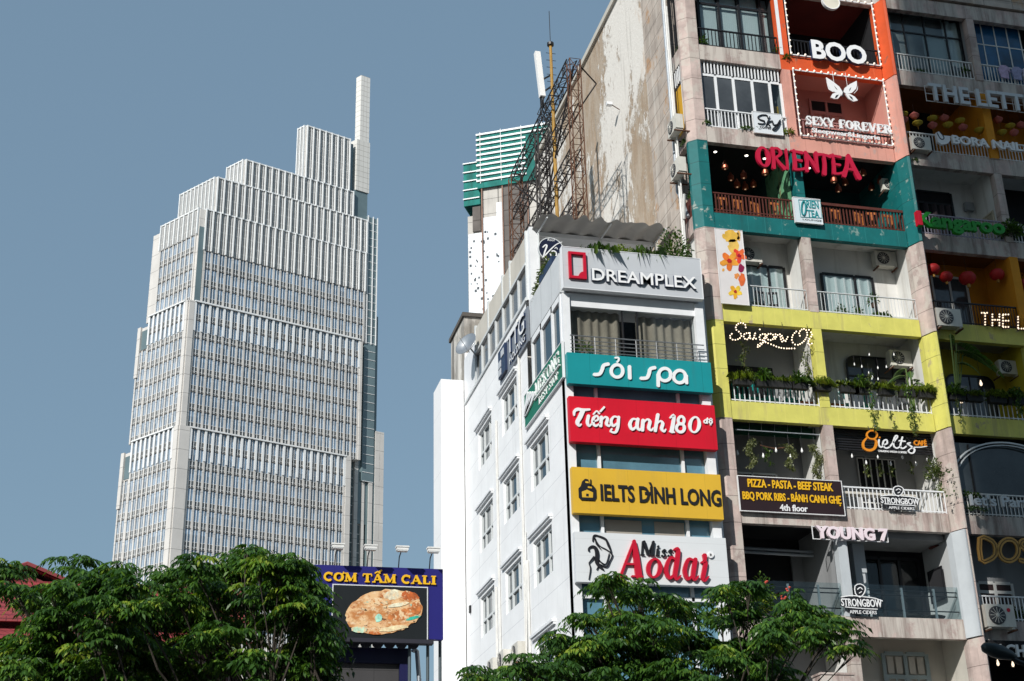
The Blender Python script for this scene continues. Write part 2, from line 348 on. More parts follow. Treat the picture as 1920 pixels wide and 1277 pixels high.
def tlouv(fr, a0, a1, z0, z1, n):
    p = (a1-a0)/n; T_['louvre_panel'].fbox(fr, a0, a1, z0, z1, .0, .06)
    for i in range(n+1):
        T_['fin'].fbox(fr, a0+i*p-.13, a0+i*p+.13, z0, z1+.25, .07, .5)
        if i < n:
            for q in (.36,.68): T_['fin'].fbox(fr, a0+i*p+p*q-.045, a0+i*p+p*q+.045, z0, z1-.2, .07, .2)
    T_['fin'].fbox(fr, a0-.15, a1+.15, z1, z1+.3, -.2, .3)
# base
tbody(-2.0, 38.8, 0, 15.7, 0, 104.4, 1.0); f = tfr(0,False,1.0)
T_['pier'].fbox(f, -2.05, .25, 0, 104.6, .02, .5); T_['pier'].fbox(f, 37.6, 38.85, 0, 104.6, .02, .5)
tface(f, .55, 37.3, 0.2, 104.4, 22, ind=True)
fl = tfr(-2.0,True,0); fl.o = Vector((*(TP+TR*-2.0+NR*1.0),0)); T_['pier'].fbox(fl, 0, 1.3, 0, 104.6, .02, .4)
tface(fl, 1.6, 15.5, 0.2, 104.4, 9)
tbody(-2.0, 8, 15.7, 19.0, 0, 102.4, 1.0); tface(fl, 15.9, 18.8, .2, 96, 2, cap=False); T_['pier'].fbox(fl, 18.0, 19.1, 90, 102.6, .02, .45); T_['corner_glass'].fbox(fl,16,17.9,96.4,101.6,.02,.1)
# middle
tbody(-1.7, 41.5, 0, 13.6, 104.4, 133.9, .5); f = tfr(0,False,.5)
T_['pier'].fbox(f, -1.75, -.55, 104.4, 134, .02, .45); T_['pier'].fbox(f, 40.9, 41.5, 104.4, 134, .02, .45)
tface(f, -.3, 40.7, 104.5, 133.9, 24)
fl = tfr(-1.7,True,0); fl.o = Vector((*(TP+TR*-1.7+NR*.5),0)); T_['pier'].fbox(fl, 0, .8, 104.4, 134, .02, .4); tface(fl, 1.1, 13.4, 104.5, 133.9, 8)
tbody(-1.7, 8, 13.6, 17.2, 104.4, 132.0, .5); tface(fl, 13.7, 16.9, 104.5, 126.2, 2, cap=False); T_['pier'].fbox(fl, 16.2, 17.3, 120, 132.2, .02, .45); T_['corner_glass'].fbox(fl,13.9,16.1,126.5,131.2,.02,.1)
# tier A: floors below, louvres above
tbody(-.5, 42.6, 0, 13.7, 133.9, 157.5); f = tfr(0)
tface(f, 1.2, 42.0, 134.2, 147.2, 24, cap=False); tlouv(f, .9, 42.2, 147.3, 157.5, 24); T_['corner_glass'].fbox(f, -.45, .85, 134.2, 153, .02, .12)
fl = tfr(-.5,True); tface(fl, .9, 13.4, 134.2, 151, 8, cap=False); tlouv(fl, .3, 13.6, 151.1, 157.5, 8); tbody(-.5, 6, 13.7, 16.7, 133.9, 156.2)
# upper tiers
for s0,s1,t,z0,z1,n in ((2.8,42.5,12.7,157.5,166.5,23),(9.5,38.5,6.0,166.5,173.3,17),(25.0,37.2,2.6,173.3,187.9,7)):
    tbody(s0,s1,0,t,z0,z1); tlouv(tfr(0),s0+.3,s1-.1,z0,z1,n); tlouv(tfr(s0,True),.3,t-.1,z0,z1,max(2,int(t/1.3)))
def tbox(k, s0, s1, t0, t1, z0, z1, proud=0):
    c = TP+TR*s0+NR*proud; p = [c+TL*t0, c+TR*(s1-s0)+TL*t0, c+TR*(s1-s0)+TL*t1, c+TL*t1]; T_[k].prism([tuple(q) for q in p], z0, z1)
tbox('corner_glass', 38.6, 42.7, .3, 6, 166.5, 174.5); tbox('corner_glass', 37.25, 38.3, .2, 3, 173.3, 187.2)
tbox('service_core', 39.2, 42.9, 0, 6, 174.5, 189.0); tbox('mast', 40.3, 42.9, .4, 2.2, 189.0, 208.6)
# glazed return on the right and its thin piers
tbox('corner_glass', 42.6, 45.6, .2, 10, 100, 168.0); tbox('corner_glass', 41.5, 46.7, .8, 10, 90, 142.0); tbox('corner_glass', 38.8, 46.5, 1.4, 10, 0, 134)
f = tfr(0)
for s,w,z1 in ((42.9,.25,168),(44.3,.2,168),(45.5,.2,168)):
    T_['fin'].fbox(f, s-w/2, s+w/2, 134, z1+.3, -.18, .05)
for z in np.arange(100,168,2.145): T_['fin'].fbox(f, 42.7, 45.5, z-.06, z+.06, -.18, -.1)
for s,w,z1 in ((39.6,.3,104),(41.4,.9,134),(43.2,.7,118),(44.9,1.0,112.6),(46.6,1.2,112.6),(47.7,1.1,112.6)): T_['pier'].fbox(f, s-w/2, s+w/2, 0, z1, -1.35, -.6 if z1 > 113 else -.2)
tbox('corner_glass', 44.4, 48.0, .45, 8, 0, 112.4)
for z in np.arange(62,134,2.145): T_['fin'].fbox(f, 38.9, 46.4, z-.07, z+.07, -1.38, -1.3)
mats_w = [m_tgl, m_tsp, m_tfin, m_tled]
for k, nm, mt in (('wall','wall',m_tst),('pier','stone_piers',m_tst),('fin','white_fins',m_tfin),('louvre_panel','louvre_panel',m_tlou),('corner_glass','corner_glass',m_tgr),('service_core','service_core',M('tiled core', (.62,.60,.56), .7, .05, .3, joints=(('v',1.5,0,.12),('h',1.6,.4,.1)), jcol=(.3,.28,.25))),('mast','mast',M('tiled mast', (.66,.64,.60), .7, .05, .3, joints=(('v',1.5,0,.12),('h',1.2,.1,.1)), jcol=(.33,.3,.27)))):
    o = T_[k].build(nm, mt, ttower)
    if nm in ('stone_piers','white_fins'): o['kind'] = 'stuff'
o = T_['window_more'].build('window', mats_w, ttower); o['kind'] = 'stuff'
for e in tw_ind: b = MB(); unit(b, *e); b.build('window', mats_w, ttower)
# ---------------- the tower under construction ----------------
UD = hdir(119.2); UN = np.array([-.488,-.873]); UP0 = np.array([F(1010,300,250)[0], 250.0])
uf = Fr((UP0[0],UP0[1],0),(UD[0],UD[1],0),(0,0,1),(UN[0],UN[1],0))
def PU(u, v):
    r = ray(u,v); t, s = np.linalg.solve(np.array([[r[0],-UD[0]],[r[1],-UD[1]]]), UP0); return s, 1.6+t*r[2]
ut = thing('unfinished_tower', (UP0[0], UP0[1]+8, 0), 'unfinished tower wrapped in green netting and white sheeting behind the weathered wall', 'tower')
m_net = M('green safety net', (.012,.17,.145), .8, .35, .35, .2, streak=((.01,.08,.07),.5,.6))
m_sht = M('white sheeting', (.72,.75,.78), .6, .04, .2, 0, joints=(('v',3.6,0,.1),('h',3.4,0,.08)), jcol=(.45,.48,.5), cells=(3.4,3.6,.04))
m_ufr = M('raw concrete panels', (.50,.47,.43), .85, .12, .25, .1, joints=(('v',3.6,0,.12),('h',3.4,0,.1)), streak=((.3,.28,.26),.4,.6))
m_udk = M('dark unglazed panels', (.13,.115,.105), .85, .2, .3, 0, joints=(('v',3.6,0,.25),('h',1.7,0,.12)), jcol=(.06,.05,.045))
a915,_ = PU(905,450); a870,_ = PU(871,450); aR = 14.0; aM = PU(945,450)[0]
zt = PU(905,337)[1]; zl = PU(880,395)[1]
MB().fbox(uf, a915, aR, 0, zt, -18, 0).build('wall', m_ufr, ut)
MB().fbox(uf, a870, a915, 0, zl, -20, -2.5).build('wall', m_ufr, ut)
b = MB(); b.fbox(uf, a915+.3, aM-.2, 0, PU(905,410)[1], .02, .25); b.fbox(uf, a915+3.2, aM-.2, PU(905,410)[1], PU(905,385)[1], .02, .22); b.fbox(uf, a870+.2, a915-.1, 0, PU(880,430)[1], -2.48, -2.2); b.build('white_sheeting', m_sht, ut)
b = MB(); b.fbox(uf, aM+.2, aM+5.2, PU(960,560)[1], PU(950,352)[1], .02, .3); b.fbox(uf, a870+1.2, a915-1.0, PU(880,428)[1]+.2, PU(880,380)[1], -2.45, -2.1); b.build('dark_panels', m_udk, ut)
b = MB(); z0, z1 = PU(905,340)[1], PU(903,256)[1]; b.fbox(uf, a915-.8, aR+.5, z0-2, z1, .5, .7); b.fbox(uf, a915-.8, a915-.6, z0-2, z1, -16, .5)
z2, z3 = PU(875,375)[1], PU(875,300)[1]; b.fbox(uf, a870-.6, a915-.9, z2-.5, z3, -1.9, -1.7); b.fbox(uf, a870-.6, a870-.4, z2-.5, z3, -18, -1.9); b.build('safety_net', m_net, ut)
b = MB()
for i in range(5):
    z = z1-(z1-z0)*i/4.4
    for dz in (0,-1.3): b.fbox(uf, a915-.9, aM+5.5 if i else aR+.6, z+dz-.22, z+dz+.2, .75, 1.0)
for a in np.arange(a915, aR, 4.6): b.fbox(uf, a-.05, a+.05, z0-1, z1+.6, .8, .9)
for i in range(5):
    z = z3-(z3-z2)*i/4.5; b.fbox(uf, a870-.7, a915-1, z-.12, z+.12, -1.6, -1.4)
b.build('scaffold_rails', M('white scaffold', (.75,.76,.76), .5, .05, 1), ut)
b = MB()
for a in (a915+.1, aM, aM+5.5): b.fbox(uf, a-.12, a+.12, 0, zt-.5, .3, .55)
b.build('rail_posts', M('brown mast rails', (.25,.14,.10), .7, .3, .3), ut)
b = MB()
for i in range(46):
    a = rng.uniform(a870+.5, aM-.6); z = rng.uniform(PU(880,575)[1], PU(880,440)[1]); q = rng.uniform(.2,.5); c = .27 if a > a915 else -2.18
    b.fbox(uf, a-q*.5, a+q*.5, z-q*.6, z+q*.6, c, c+.05)
b.build('sheet_holes', M('torn holes', (.10,.11,.12), .9), ut)['kind'] = 'stuff'
# ---------------- weathered building and stair tower behind the white offices ----------------
wb = thing('weathered_building', (13.5,57,0), 'stained old concrete building peeping up behind the white offices', 'building')
MB().box(11.5,16.2,54.05,56.9,0,26.6).build('wall', M('stained old concrete', (.46,.43,.38), .9, .2, .8, .2, streak=((.10,.09,.08),.85,1.3), patch=((.66,.63,.58),.5,.6)), wb)
MB().box(11.42,16.2,53.95,57,26.6,26.78).build('coping', M('dark coping', (.10,.09,.08), .9), wb)
# ---------------- a tower across the street, behind the viewer, that shades the right of the shop fronts ----------------
sb = thing('grey_tower_block', (14,-34,0), 'grey office tower out of frame across the street, its shadow on the shop fronts', 'tower')
SX = 24.55-(38.55+18)*math.tan(math.radians(SUN_AZ))
MB().box(SX, SX+60, -44, -18, 0, 110).build('wall', M('grey tower cladding', (.3,.31,.32), .6, .1, .2, joints=(('v',3.6,0,1.4),), jcol=(.08,.1,.12)), sb)
# ---------------- white office building ----------------
WX, WY = 11.35, 38.6
wh = thing('white_office_building', (13.7, 46, 0), 'white office building hung with coloured signs, windows with hoods down its side', 'building')
m_ogl = GL('teal office glass', (.105,.225,.295), .06, .9, .35, .5)
m_sgl = GL('blue grey window glass', (.022,.042,.055), .05, .6, .25, .5)
m_dgl = CG('clear dark glass', (.9,.92,.92), .02, .2)
b = MB()
b.box(WX, WX+.24, WY-.1, WY+.3, 0, 20.5); b.box(15.77, 16.05, WY-.1, WY+.3, 0, 20.5)          # front corner posts
b.build('front_pillars', m_wpaint, wh)
b = MB(); cols = [(40.66,42.98),(44.58,46.88),(48.6,50.88)]; rows = [(5.55,7.1),(8.82,10.37),(12.13,13.62),(15.33,16.88),(18.6,20.12)]
holes = [(y0,y1,z0,z1) for ci,(y0,y1) in enumerate(cols) for ri,(z0,z1) in enumerate(rows) if not (ci == 0 and ri == 4)]
ys = sorted({WY,53.4,*[q for h in holes for q in h[:2]]}); zs = sorted({0,22.2,*[q for h in holes for q in h[2:]]})
for i in range(len(ys)-1):
    for j in range(len(zs)-1):
        if any(abs(ys[i]-h[0])<.01 and abs(zs[j]-h[2])<.01 for h in holes): continue
        if ys[i] < 42.4 and zs[j] > 18.5: continue
        if ys[i] < 42.4 and zs[j+1] > 18.55: b.quad((WX,ys[i],zs[j]),(WX,ys[i+1],zs[j]),(WX,ys[i+1],18.55),(WX,ys[i],18.55)); continue
        b.quad((WX,ys[i],zs[j]),(WX,ys[i+1],zs[j]),(WX,ys[i+1],zs[j+1]),(WX,ys[i],zs[j+1]))
for y0,y1,z0,z1 in holes:
    b.quad((WX,y0,z0),(WX+.2,y0,z0),(WX+.2,y0,z1),(WX,y0,z1)).quad((WX,y1,z0),(WX+.2,y1,z0),(WX+.2,y1,z1),(WX,y1,z1)).quad((WX,y0,z0),(WX+.2,y0,z0),(WX+.2,y1,z0),(WX,y1,z0)).quad((WX,y0,z1),(WX+.2,y0,z1),(WX+.2,y1,z1),(WX,y1,z1))
b.build('side_wall', m_white, wh)
MB().box(16.06,16.28,38.9,53.4,0,22).box(WX+.02,16.0,53.3,53.4,0,24.6).build('rear_wall', m_white, wh)
MB().box(WX+.3,16.0,39.2,42.4,21.3,21.5).box(WX+.3,16.0,42.45,53.2,24.6,24.75).box(WX+.3,16,39.4,53,18.2,18.45).build('roof', m_wpaint, wh)
MB().box(WX+.26,15.76,WY+.14,WY+.2,0,18.4).build('curtain_glass', m_ogl, wh)
for x in (12.35,15.03): MB().box(x-.045,x+.045,WY+.02,WY+.13,0,17.4).build('mullion', m_wpaint, wh)
MB().box(12.45,13.6,WY+.125,WY+.139,12.72,13.25).box(14.0,14.95,WY+.125,WY+.139,12.72,13.25).build('blind', M('beige roller blind',(.34,.31,.27),.7,.05,2), wh)
for z in (10.9,8.3): MB().box(WX+.25,15.76,WY+.02,WY+.12,z-.06,z+.06).build('transom', m_wpaint, wh)
# hooded windows down the side
wi = 0
for y0,y1,z0,z1 in holes:
    fr = FS(WX+.12); w = MB(); a0, a1 = -y1, -y0; W_ = a1-a0
    for q in (a0, a0+W_*.30-.05, a0+W_*.70-.02, a1-.09): w.fbox(fr, q, q+.07, z0, z1, -.06, .04)
    zt_ = z0+(z1-z0)*.42
    for q in (z0, zt_-.05, z1-.09): w.fbox(fr, a0+.09, a1-.09, q, q+.09, -.05, .035)
    w = w.build('window', m_alu, wh)
    MB().fbox(fr, a0, a1, z0, z1, -.05, -.03).build('pane', m_sgl, w)
    l = MB(); l.fbox(FS(WX), a0-.3, a1+.12, z1+.2, z1+.28, .002, .13); l.fbox(FS(WX), a0-.25, a1+.1, z1+.13, z1+.2, .002, .08); l.build('window_hood', m_wpaint, wh)
# top floor with curtains behind glass, balcony rail, corner windows on the side
m_cur = M('grey brown curtain', (.31,.265,.21), .9, .15, 2)
def curtain(a0, a1, z0, z1, y, mat, parent, name='curtain', amp=.05, n=None):
    n = n or int((a1-a0)/.045); b = MB(); ph = rng.uniform(0,6)
    xs = [a0+(a1-a0)*i/n for i in range(n+1)]; yy = [y+amp*math.sin(i*.95+ph+.6*math.sin(i*.31))+amp*.5*rng.uniform(-1,1)*.4 for i in range(n+1)]
    vs = [(x,q,z) for z in (z0,z1) for x,q in zip(xs,yy)]
    b.add(vs, [(i,i+1,n+2+i,n+1+i) for i in range(n)]); return b.build(name, mat, parent, True)
curtain(WX+.28,13.35,18.45,20.12,38.93,m_cur,wh); curtain(13.85,15.75,18.45,20.08,38.93,m_cur,wh)
MB().box(WX+.3,15.9,40.3,40.4,18.45,20.5).build('interior_wall', m_dark, wh)
MB().box(WX+.24,15.77,WY+.1,WY+.13,18.42,20.1).build('pane', m_dgl, wh)
MB().box(WX+.24,15.77,WY-.02,WY+.25,20.1,20.56).build('roller_box', m_wpaint, wh)
MB().box(13.33,13.37,WY+.02,WY+.1,18.4,20.1).box(13.82,13.86,WY+.02,WY+.1,18.4,20.1).build('mullion', m_black, wh)
b = MB()
for i in range(7): x = 11.62+i*.672; b.tube([(x,38.32,18.36),(x,38.32,18.98)], .016, 5)
for z in (18.98,18.83,18.70,18.57,18.46): b.tube([(11.5,38.32,z),(15.9,38.32,z)], .016 if z < 18.9 else .024, 5)
b.build('balcony_railing', m_steel, wh)
b = MB()
for i,y in enumerate((38.75,39.75,41.1,42.3)): b.box(WX-.02,WX+.1,y-.07,y+.07,18.5,20.56)
b.box(WX-.02,WX+.1,38.8,42.3,20.35,20.56).box(WX-.02,WX+.1,38.8,42.3,18.45,18.6); b.build('window_frame', m_wpaint, wh)
MB().box(WX+.05,WX+.08,38.8,42.3,18.55,20.4).build('pane', m_sgl, wh)
MB().box(WX-.03,WX+.15,38.62,42.38,20.58,21.95).build('side_parapet', M('grey parapet panel', (.55,.57,.58), .6, .05, 2, joints=(('h',1.3,.2,.02),), streak=((.4,.4,.4),.3,3)), wh)
b = MB(); b.box(WX+.05,WX+.4,42.42,42.75,20.5,24.9); b.build('corner_post', m_wpaint, wh)
b = MB(); b.box(WX+.02,WX+.2,42.8,51.2,23.62,24.75); b.build('roof_parapet', m_beige, wh)
b = MB()
for y in np.linspace(42.8,51.2,8): b.box(WX-.02,WX+.14,y-.06,y+.06,22.2,24.9 if abs(y%2-.8)<.5 else 23.6)
b.box(WX-.05,WX+.25,42.8,51.4,23.56,23.66).box(WX-.06,WX+.25,42.8,53.2,22.2,22.32); b.build('glazing_bars', m_alu, wh)
MB().box(WX+.05,WX+.07,42.8,51.2,22.32,23.56).build('terrace_glass', GL('smoky terrace glass', (.12,.12,.115), .1, .7, .4, .9), wh)
MB().box(WX+.0,WX+.3,51.2,53.4,22.2,24.3).build('rear_parapet', m_wpaint, wh)
# stair tower at the rear
MB().box(10.37,11.33,53.45,55.1,0,23.4).build('stair_tower', M('bright white stair tower', (.80,.80,.80), .7, .03, .5, .03, joints=(('v',2.6,1.2,.02),), jcol=(.6,.6,.6), streak=((.68,.68,.68),.2,1.5)), wh)
# pipes down the side
b = MB()
for y,z0,z1 in ((44.0,5,22),(47.6,6,19.5),(43.55,8,13.2),(48.1,5,13.4)): b.tube([(WX-.05,y,z0),(WX-.05,y,z1)], .045, 6)
b.tube([(WX-.05,43.7,14.2),(WX-.06,43.78,12.6),(WX-.06,43.9,10.5),(WX-.07,44.2,9.0)], .03, 5)
b.tube([(WX-.05,43.4,9.6),(WX-.2,43.6,9.3),(WX-.2,44.4,9.15),(WX-.1,45.2,9.3)], .035, 5); b.build('wall_pipes', m_pvc, wh)
# ---------------- the old apartment block of shops and cafes ----------------
ap = thing('apartment_block', (24, 46, 0), 'old stone apartment block with a differently painted shop on every balcony', 'building')
H = 3.394
def ZB(k): return 10.03+H*k
XA0,XA1,XB0,XB1,XC0,XC1,XD0,XD1 = 16.93,20.03,20.40,24.08,24.7,27.95,28.28,31.9
YF = 39.0
MB().box(16.32,16.6,42.7,58.9,0,37.75).build('side_wall', m_plas, ap)
MB().box(16.28,16.6,40.15,42.7,0,37.9).build('side_wall', m_tile, ap)
MB().box(16.6,60,58.6,58.9,0,37.7).box(32,60,39,58.6,0,37.7).box(16.6,32,43.6,43.8,0,37.7).build('rear_wall', m_beige, ap)
MB().box(16.2,60,39.0,58.9,37.7,37.95).build('roof', m_beige, ap)
MB().box(16.25,32,38.95,40.1,34.5,37.7).build('attic_wall', m_tile, ap)
pillar_m = {6:m_pil,5:m_pil,4:m_tealp,3:m_pil,2:m_yelp,1:m_pil,0:m_pil,-1:m_pil}
CP = [(16.55,38.97),(16.92,38.97),(16.92,39.35),(16.3,39.35),(16.3,39.2)]
FIN = [(24.06,39.25),(24.08,38.98),(24.25,38.53),(24.33,38.48),(24.42,38.58),(24.68,39.0),(24.68,39.25)]
FIN0 = [(24.06,39.25),(24.1,38.98),(24.4,38.4),(24.55,38.36),(24.66,38.7),(24.66,39.25)]
fin_m = {6:m_org,5:m_pink,4:m_tealp,3:m_pil,2:m_yelp,1:m_pil,0:M('pale grey blue paint', (.46,.49,.51), .7, .06, 2, streak=((.3,.31,.32),.25,3)),-1:m_pil}
for k in range(-3,7):
    z0, z1 = ZB(k)+.03, ZB(k+1)+.027; mp, mf = pillar_m.get(k,m_pil), fin_m.get(k,m_pil)
    MB().prism(CP, z0, z1).build('pillar', mp, ap)
    MB().prism(FIN, z0, z1-.03).build('fin_pillar', mf if k else m_pil, ap)
    if k == 0: MB().prism([(24.0,39.25),(24.03,38.95),(24.22,38.47),(24.27,38.48),(24.07,38.97),(24.05,39.25)], z0, z1-.04).build('pillar_facing', mf, ap)
    MB().box(20.06,20.38,38.99,39.33,ZB(k)+.6,ZB(k+1)).build('pillar', {4:m_tealp,2:m_yelp,6:m_org,5:m_pink,0:fin_m[0]}.get(k,m_pil), ap)
    MB().box(27.97,28.27,38.98,39.3,ZB(k)+.6,ZB(k+1)).build('pillar', {2:m_yelp}.get(k,m_pil), ap)
# fascias
def fascia(k, x0, x1, mt, y=YF): MB().box(x0, x1, y, y+.22, ZB(k), ZB(k)+.62).build('fascia', mt, ap)
fl_m = {7:m_fas,6:m_fas,5:m_fas,4:m_teal,3:m_yel,2:m_yel}
for k in range(-2,8):
    mA = fl_m.get(k,m_fas); mB_ = {6:m_org,5:m_pink}.get(k,mA); mC = m_yel if k in (2,3) else m_fas
    if mA is mB_: fascia(k,16.93,24.05,mA)
    else: fascia(k,16.93,20.04,mA); fascia(k,20.04,24.05,mB_,YF-.006)
    fascia(k,24.69,32,mC,YF+.02)
    MB().box(16.31,16.5,39.37,40.13,ZB(k),ZB(k)+.62).build('fascia', mA if k != 4 else m_fas, ap)
    MB().box(16.5,32,39.24,43.6,ZB(k)+.3,ZB(k)+.55).build('floor_slab', m_gwall, ap)
def cell(k, x0, x1, depth, wall, ceil=None, side=None, name='back_wall', floor=None):
    z0, z1 = ZB(k)+.56, ZB(k+1)+.29; y1 = YF+.24+depth; ceil = ceil or wall; side = side or wall
    MB().quad((x0,y1,z0),(x1,y1,z0),(x1,y1,z1),(x0,y1,z1)).build(name, wall, ap)
    MB().quad((x0,YF+.25,z1-.012),(x1,YF+.25,z1-.012),(x1,y1,z1-.012),(x0,y1,z1-.012)).build('ceiling', ceil, ap)
    b = MB()
    if x0 > 17.5: MB().quad((x0,YF+.26,z0),(x0,y1,z0),(x0,y1,z1),(x0,YF+.26,z1)).build('partition', side, ap)
    elif y1 > 40.15: MB().quad((16.62,40.17,z0),(16.62,y1,z0),(16.62,y1,z1),(16.62,40.17,z1)).quad((16.62,y1,z0),(x0,y1,z0),(x0,y1,z1),(16.62,y1,z1)).build('partition', side, ap)
    b.quad((x1,YF+.26,z0),(x1,y1,z0),(x1,y1,z1),(x1,YF+.26,z1)); b.build('partition', side, ap)
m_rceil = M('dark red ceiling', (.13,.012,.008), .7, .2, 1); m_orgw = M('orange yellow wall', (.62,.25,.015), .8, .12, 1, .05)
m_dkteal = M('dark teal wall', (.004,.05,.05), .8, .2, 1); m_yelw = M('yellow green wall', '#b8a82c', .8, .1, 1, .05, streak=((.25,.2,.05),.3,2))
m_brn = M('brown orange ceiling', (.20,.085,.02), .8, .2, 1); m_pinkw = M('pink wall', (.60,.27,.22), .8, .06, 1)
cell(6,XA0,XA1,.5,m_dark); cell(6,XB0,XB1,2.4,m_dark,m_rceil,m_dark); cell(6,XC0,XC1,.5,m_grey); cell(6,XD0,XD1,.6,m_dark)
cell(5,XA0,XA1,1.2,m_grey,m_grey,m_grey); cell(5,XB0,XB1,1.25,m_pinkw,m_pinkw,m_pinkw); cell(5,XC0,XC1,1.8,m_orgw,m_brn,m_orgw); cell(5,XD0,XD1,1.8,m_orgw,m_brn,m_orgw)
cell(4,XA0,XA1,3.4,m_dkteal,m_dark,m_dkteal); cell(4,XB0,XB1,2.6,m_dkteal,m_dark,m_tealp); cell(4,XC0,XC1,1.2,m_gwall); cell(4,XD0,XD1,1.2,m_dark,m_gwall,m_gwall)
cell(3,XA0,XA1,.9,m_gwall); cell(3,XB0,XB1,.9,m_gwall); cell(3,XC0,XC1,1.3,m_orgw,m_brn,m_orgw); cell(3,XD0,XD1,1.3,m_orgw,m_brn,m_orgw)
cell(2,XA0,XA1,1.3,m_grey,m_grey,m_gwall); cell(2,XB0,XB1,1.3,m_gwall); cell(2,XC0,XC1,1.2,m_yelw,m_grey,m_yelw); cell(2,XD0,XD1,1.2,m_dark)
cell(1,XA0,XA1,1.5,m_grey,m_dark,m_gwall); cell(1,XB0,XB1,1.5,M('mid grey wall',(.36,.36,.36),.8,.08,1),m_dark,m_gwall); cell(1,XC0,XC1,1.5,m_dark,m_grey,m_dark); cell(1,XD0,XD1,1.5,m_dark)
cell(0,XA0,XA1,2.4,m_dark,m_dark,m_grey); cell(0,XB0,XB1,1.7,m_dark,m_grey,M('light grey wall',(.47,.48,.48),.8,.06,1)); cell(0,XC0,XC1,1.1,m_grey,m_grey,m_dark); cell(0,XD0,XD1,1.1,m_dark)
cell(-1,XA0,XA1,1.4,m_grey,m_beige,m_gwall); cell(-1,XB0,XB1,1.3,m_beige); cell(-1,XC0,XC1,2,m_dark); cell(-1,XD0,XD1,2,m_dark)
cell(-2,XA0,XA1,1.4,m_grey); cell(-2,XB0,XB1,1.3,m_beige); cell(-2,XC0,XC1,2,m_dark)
# ---------------- lettering ----------------
def glyph_mesh(s, bold=0., shear=0., res=3):
    cu = bpy.data.curves.new('lettering', 'FONT'); cu.body = s; cu.extrude = .5; cu.offset = bold; cu.shear = shear; cu.resolution_u = res
    o = bpy.data.objects.new('lettering', cu); me = o.to_mesh()
    v = np.array([q.co[:] for q in me.vertices]); f = [tuple(p.vertices) for p in me.polygons]
    o.to_mesh_clear(); bpy.data.objects.remove(o); bpy.data.curves.remove(cu); return v, f
def islands(v, f):
    par = list(range(len(v)))
    def find(i):
        while par[i] != i: par[i] = par[par[i]]; i = par[i]
        return i
    for p in f:
        for q in p[1:]: par[find(q)] = find(p[0])
    g = {}
    for p in f: g.setdefault(find(p[0]), []).append(p)
    items = []
    for fs in g.values():
        ids = sorted({i for p in fs for i in p}); x = v[ids,0]; items.append([x.min(), x.max(), fs])
    items.sort(key=lambda t: t[0]); out = []
    for it in items:
        if out and it[0] < out[-1][1]-.25*min(it[1]-it[0], out[-1][1]-out[-1][0]): out[-1][1] = max(out[-1][1], it[1]); out[-1][2] += it[2]
        else: out.append(it)
    return [t[2] for t in out]
_h = glyph_mesh('H'); CAPH = _h[0][:,1].max()
def text(parent, fr, s, box, mat, depth=.05, c0=.0, bold=.0, shear=0., split=True, name='letter', side=None):
    """box = a0, b0 (baseline), a1, b1 (top of capitals), optional baseline height at the right end"""
    v, f = glyph_mesh(s, bold, shear); a0,b0,a1,b1 = box[:4]
    x0, x1 = v[:,0].min(), v[:,0].max()
    P = [fr(a0+(a1-a0)*(p[0]-x0)/(x1-x0), b0+(b1-b0)*p[1]/CAPH, c0+depth*(p[2]+.5)) for p in v]
    mats = [mat, side] if side else mat
    for fs in (islands(v,f) if split else [f]):
        ids = sorted({i for p in fs for i in p}); mp = {i:n for n,i in enumerate(ids)}; b = MB(); b.v = [tuple(P[i]) for i in ids]
        for p in fs:
            b.f.append(tuple(mp[i] for i in p)); zz = [v[i][2] for i in p]; b.mi.append(1 if side and max(zz)-min(zz) > .5 else 0)
        b.build(name if split else 'small_lettering', mats, parent)
def arc(cx, cy, rx, ry, a0, a1, n=12): return [(cx+rx*math.cos(math.radians(a0+(a1-a0)*i/n)), cy+ry*math.sin(math.radians(a0+(a1-a0)*i/n))) for i in range(n+1)]
_S = lambda x, w=.22: ([(x,0),(x,1)], w)
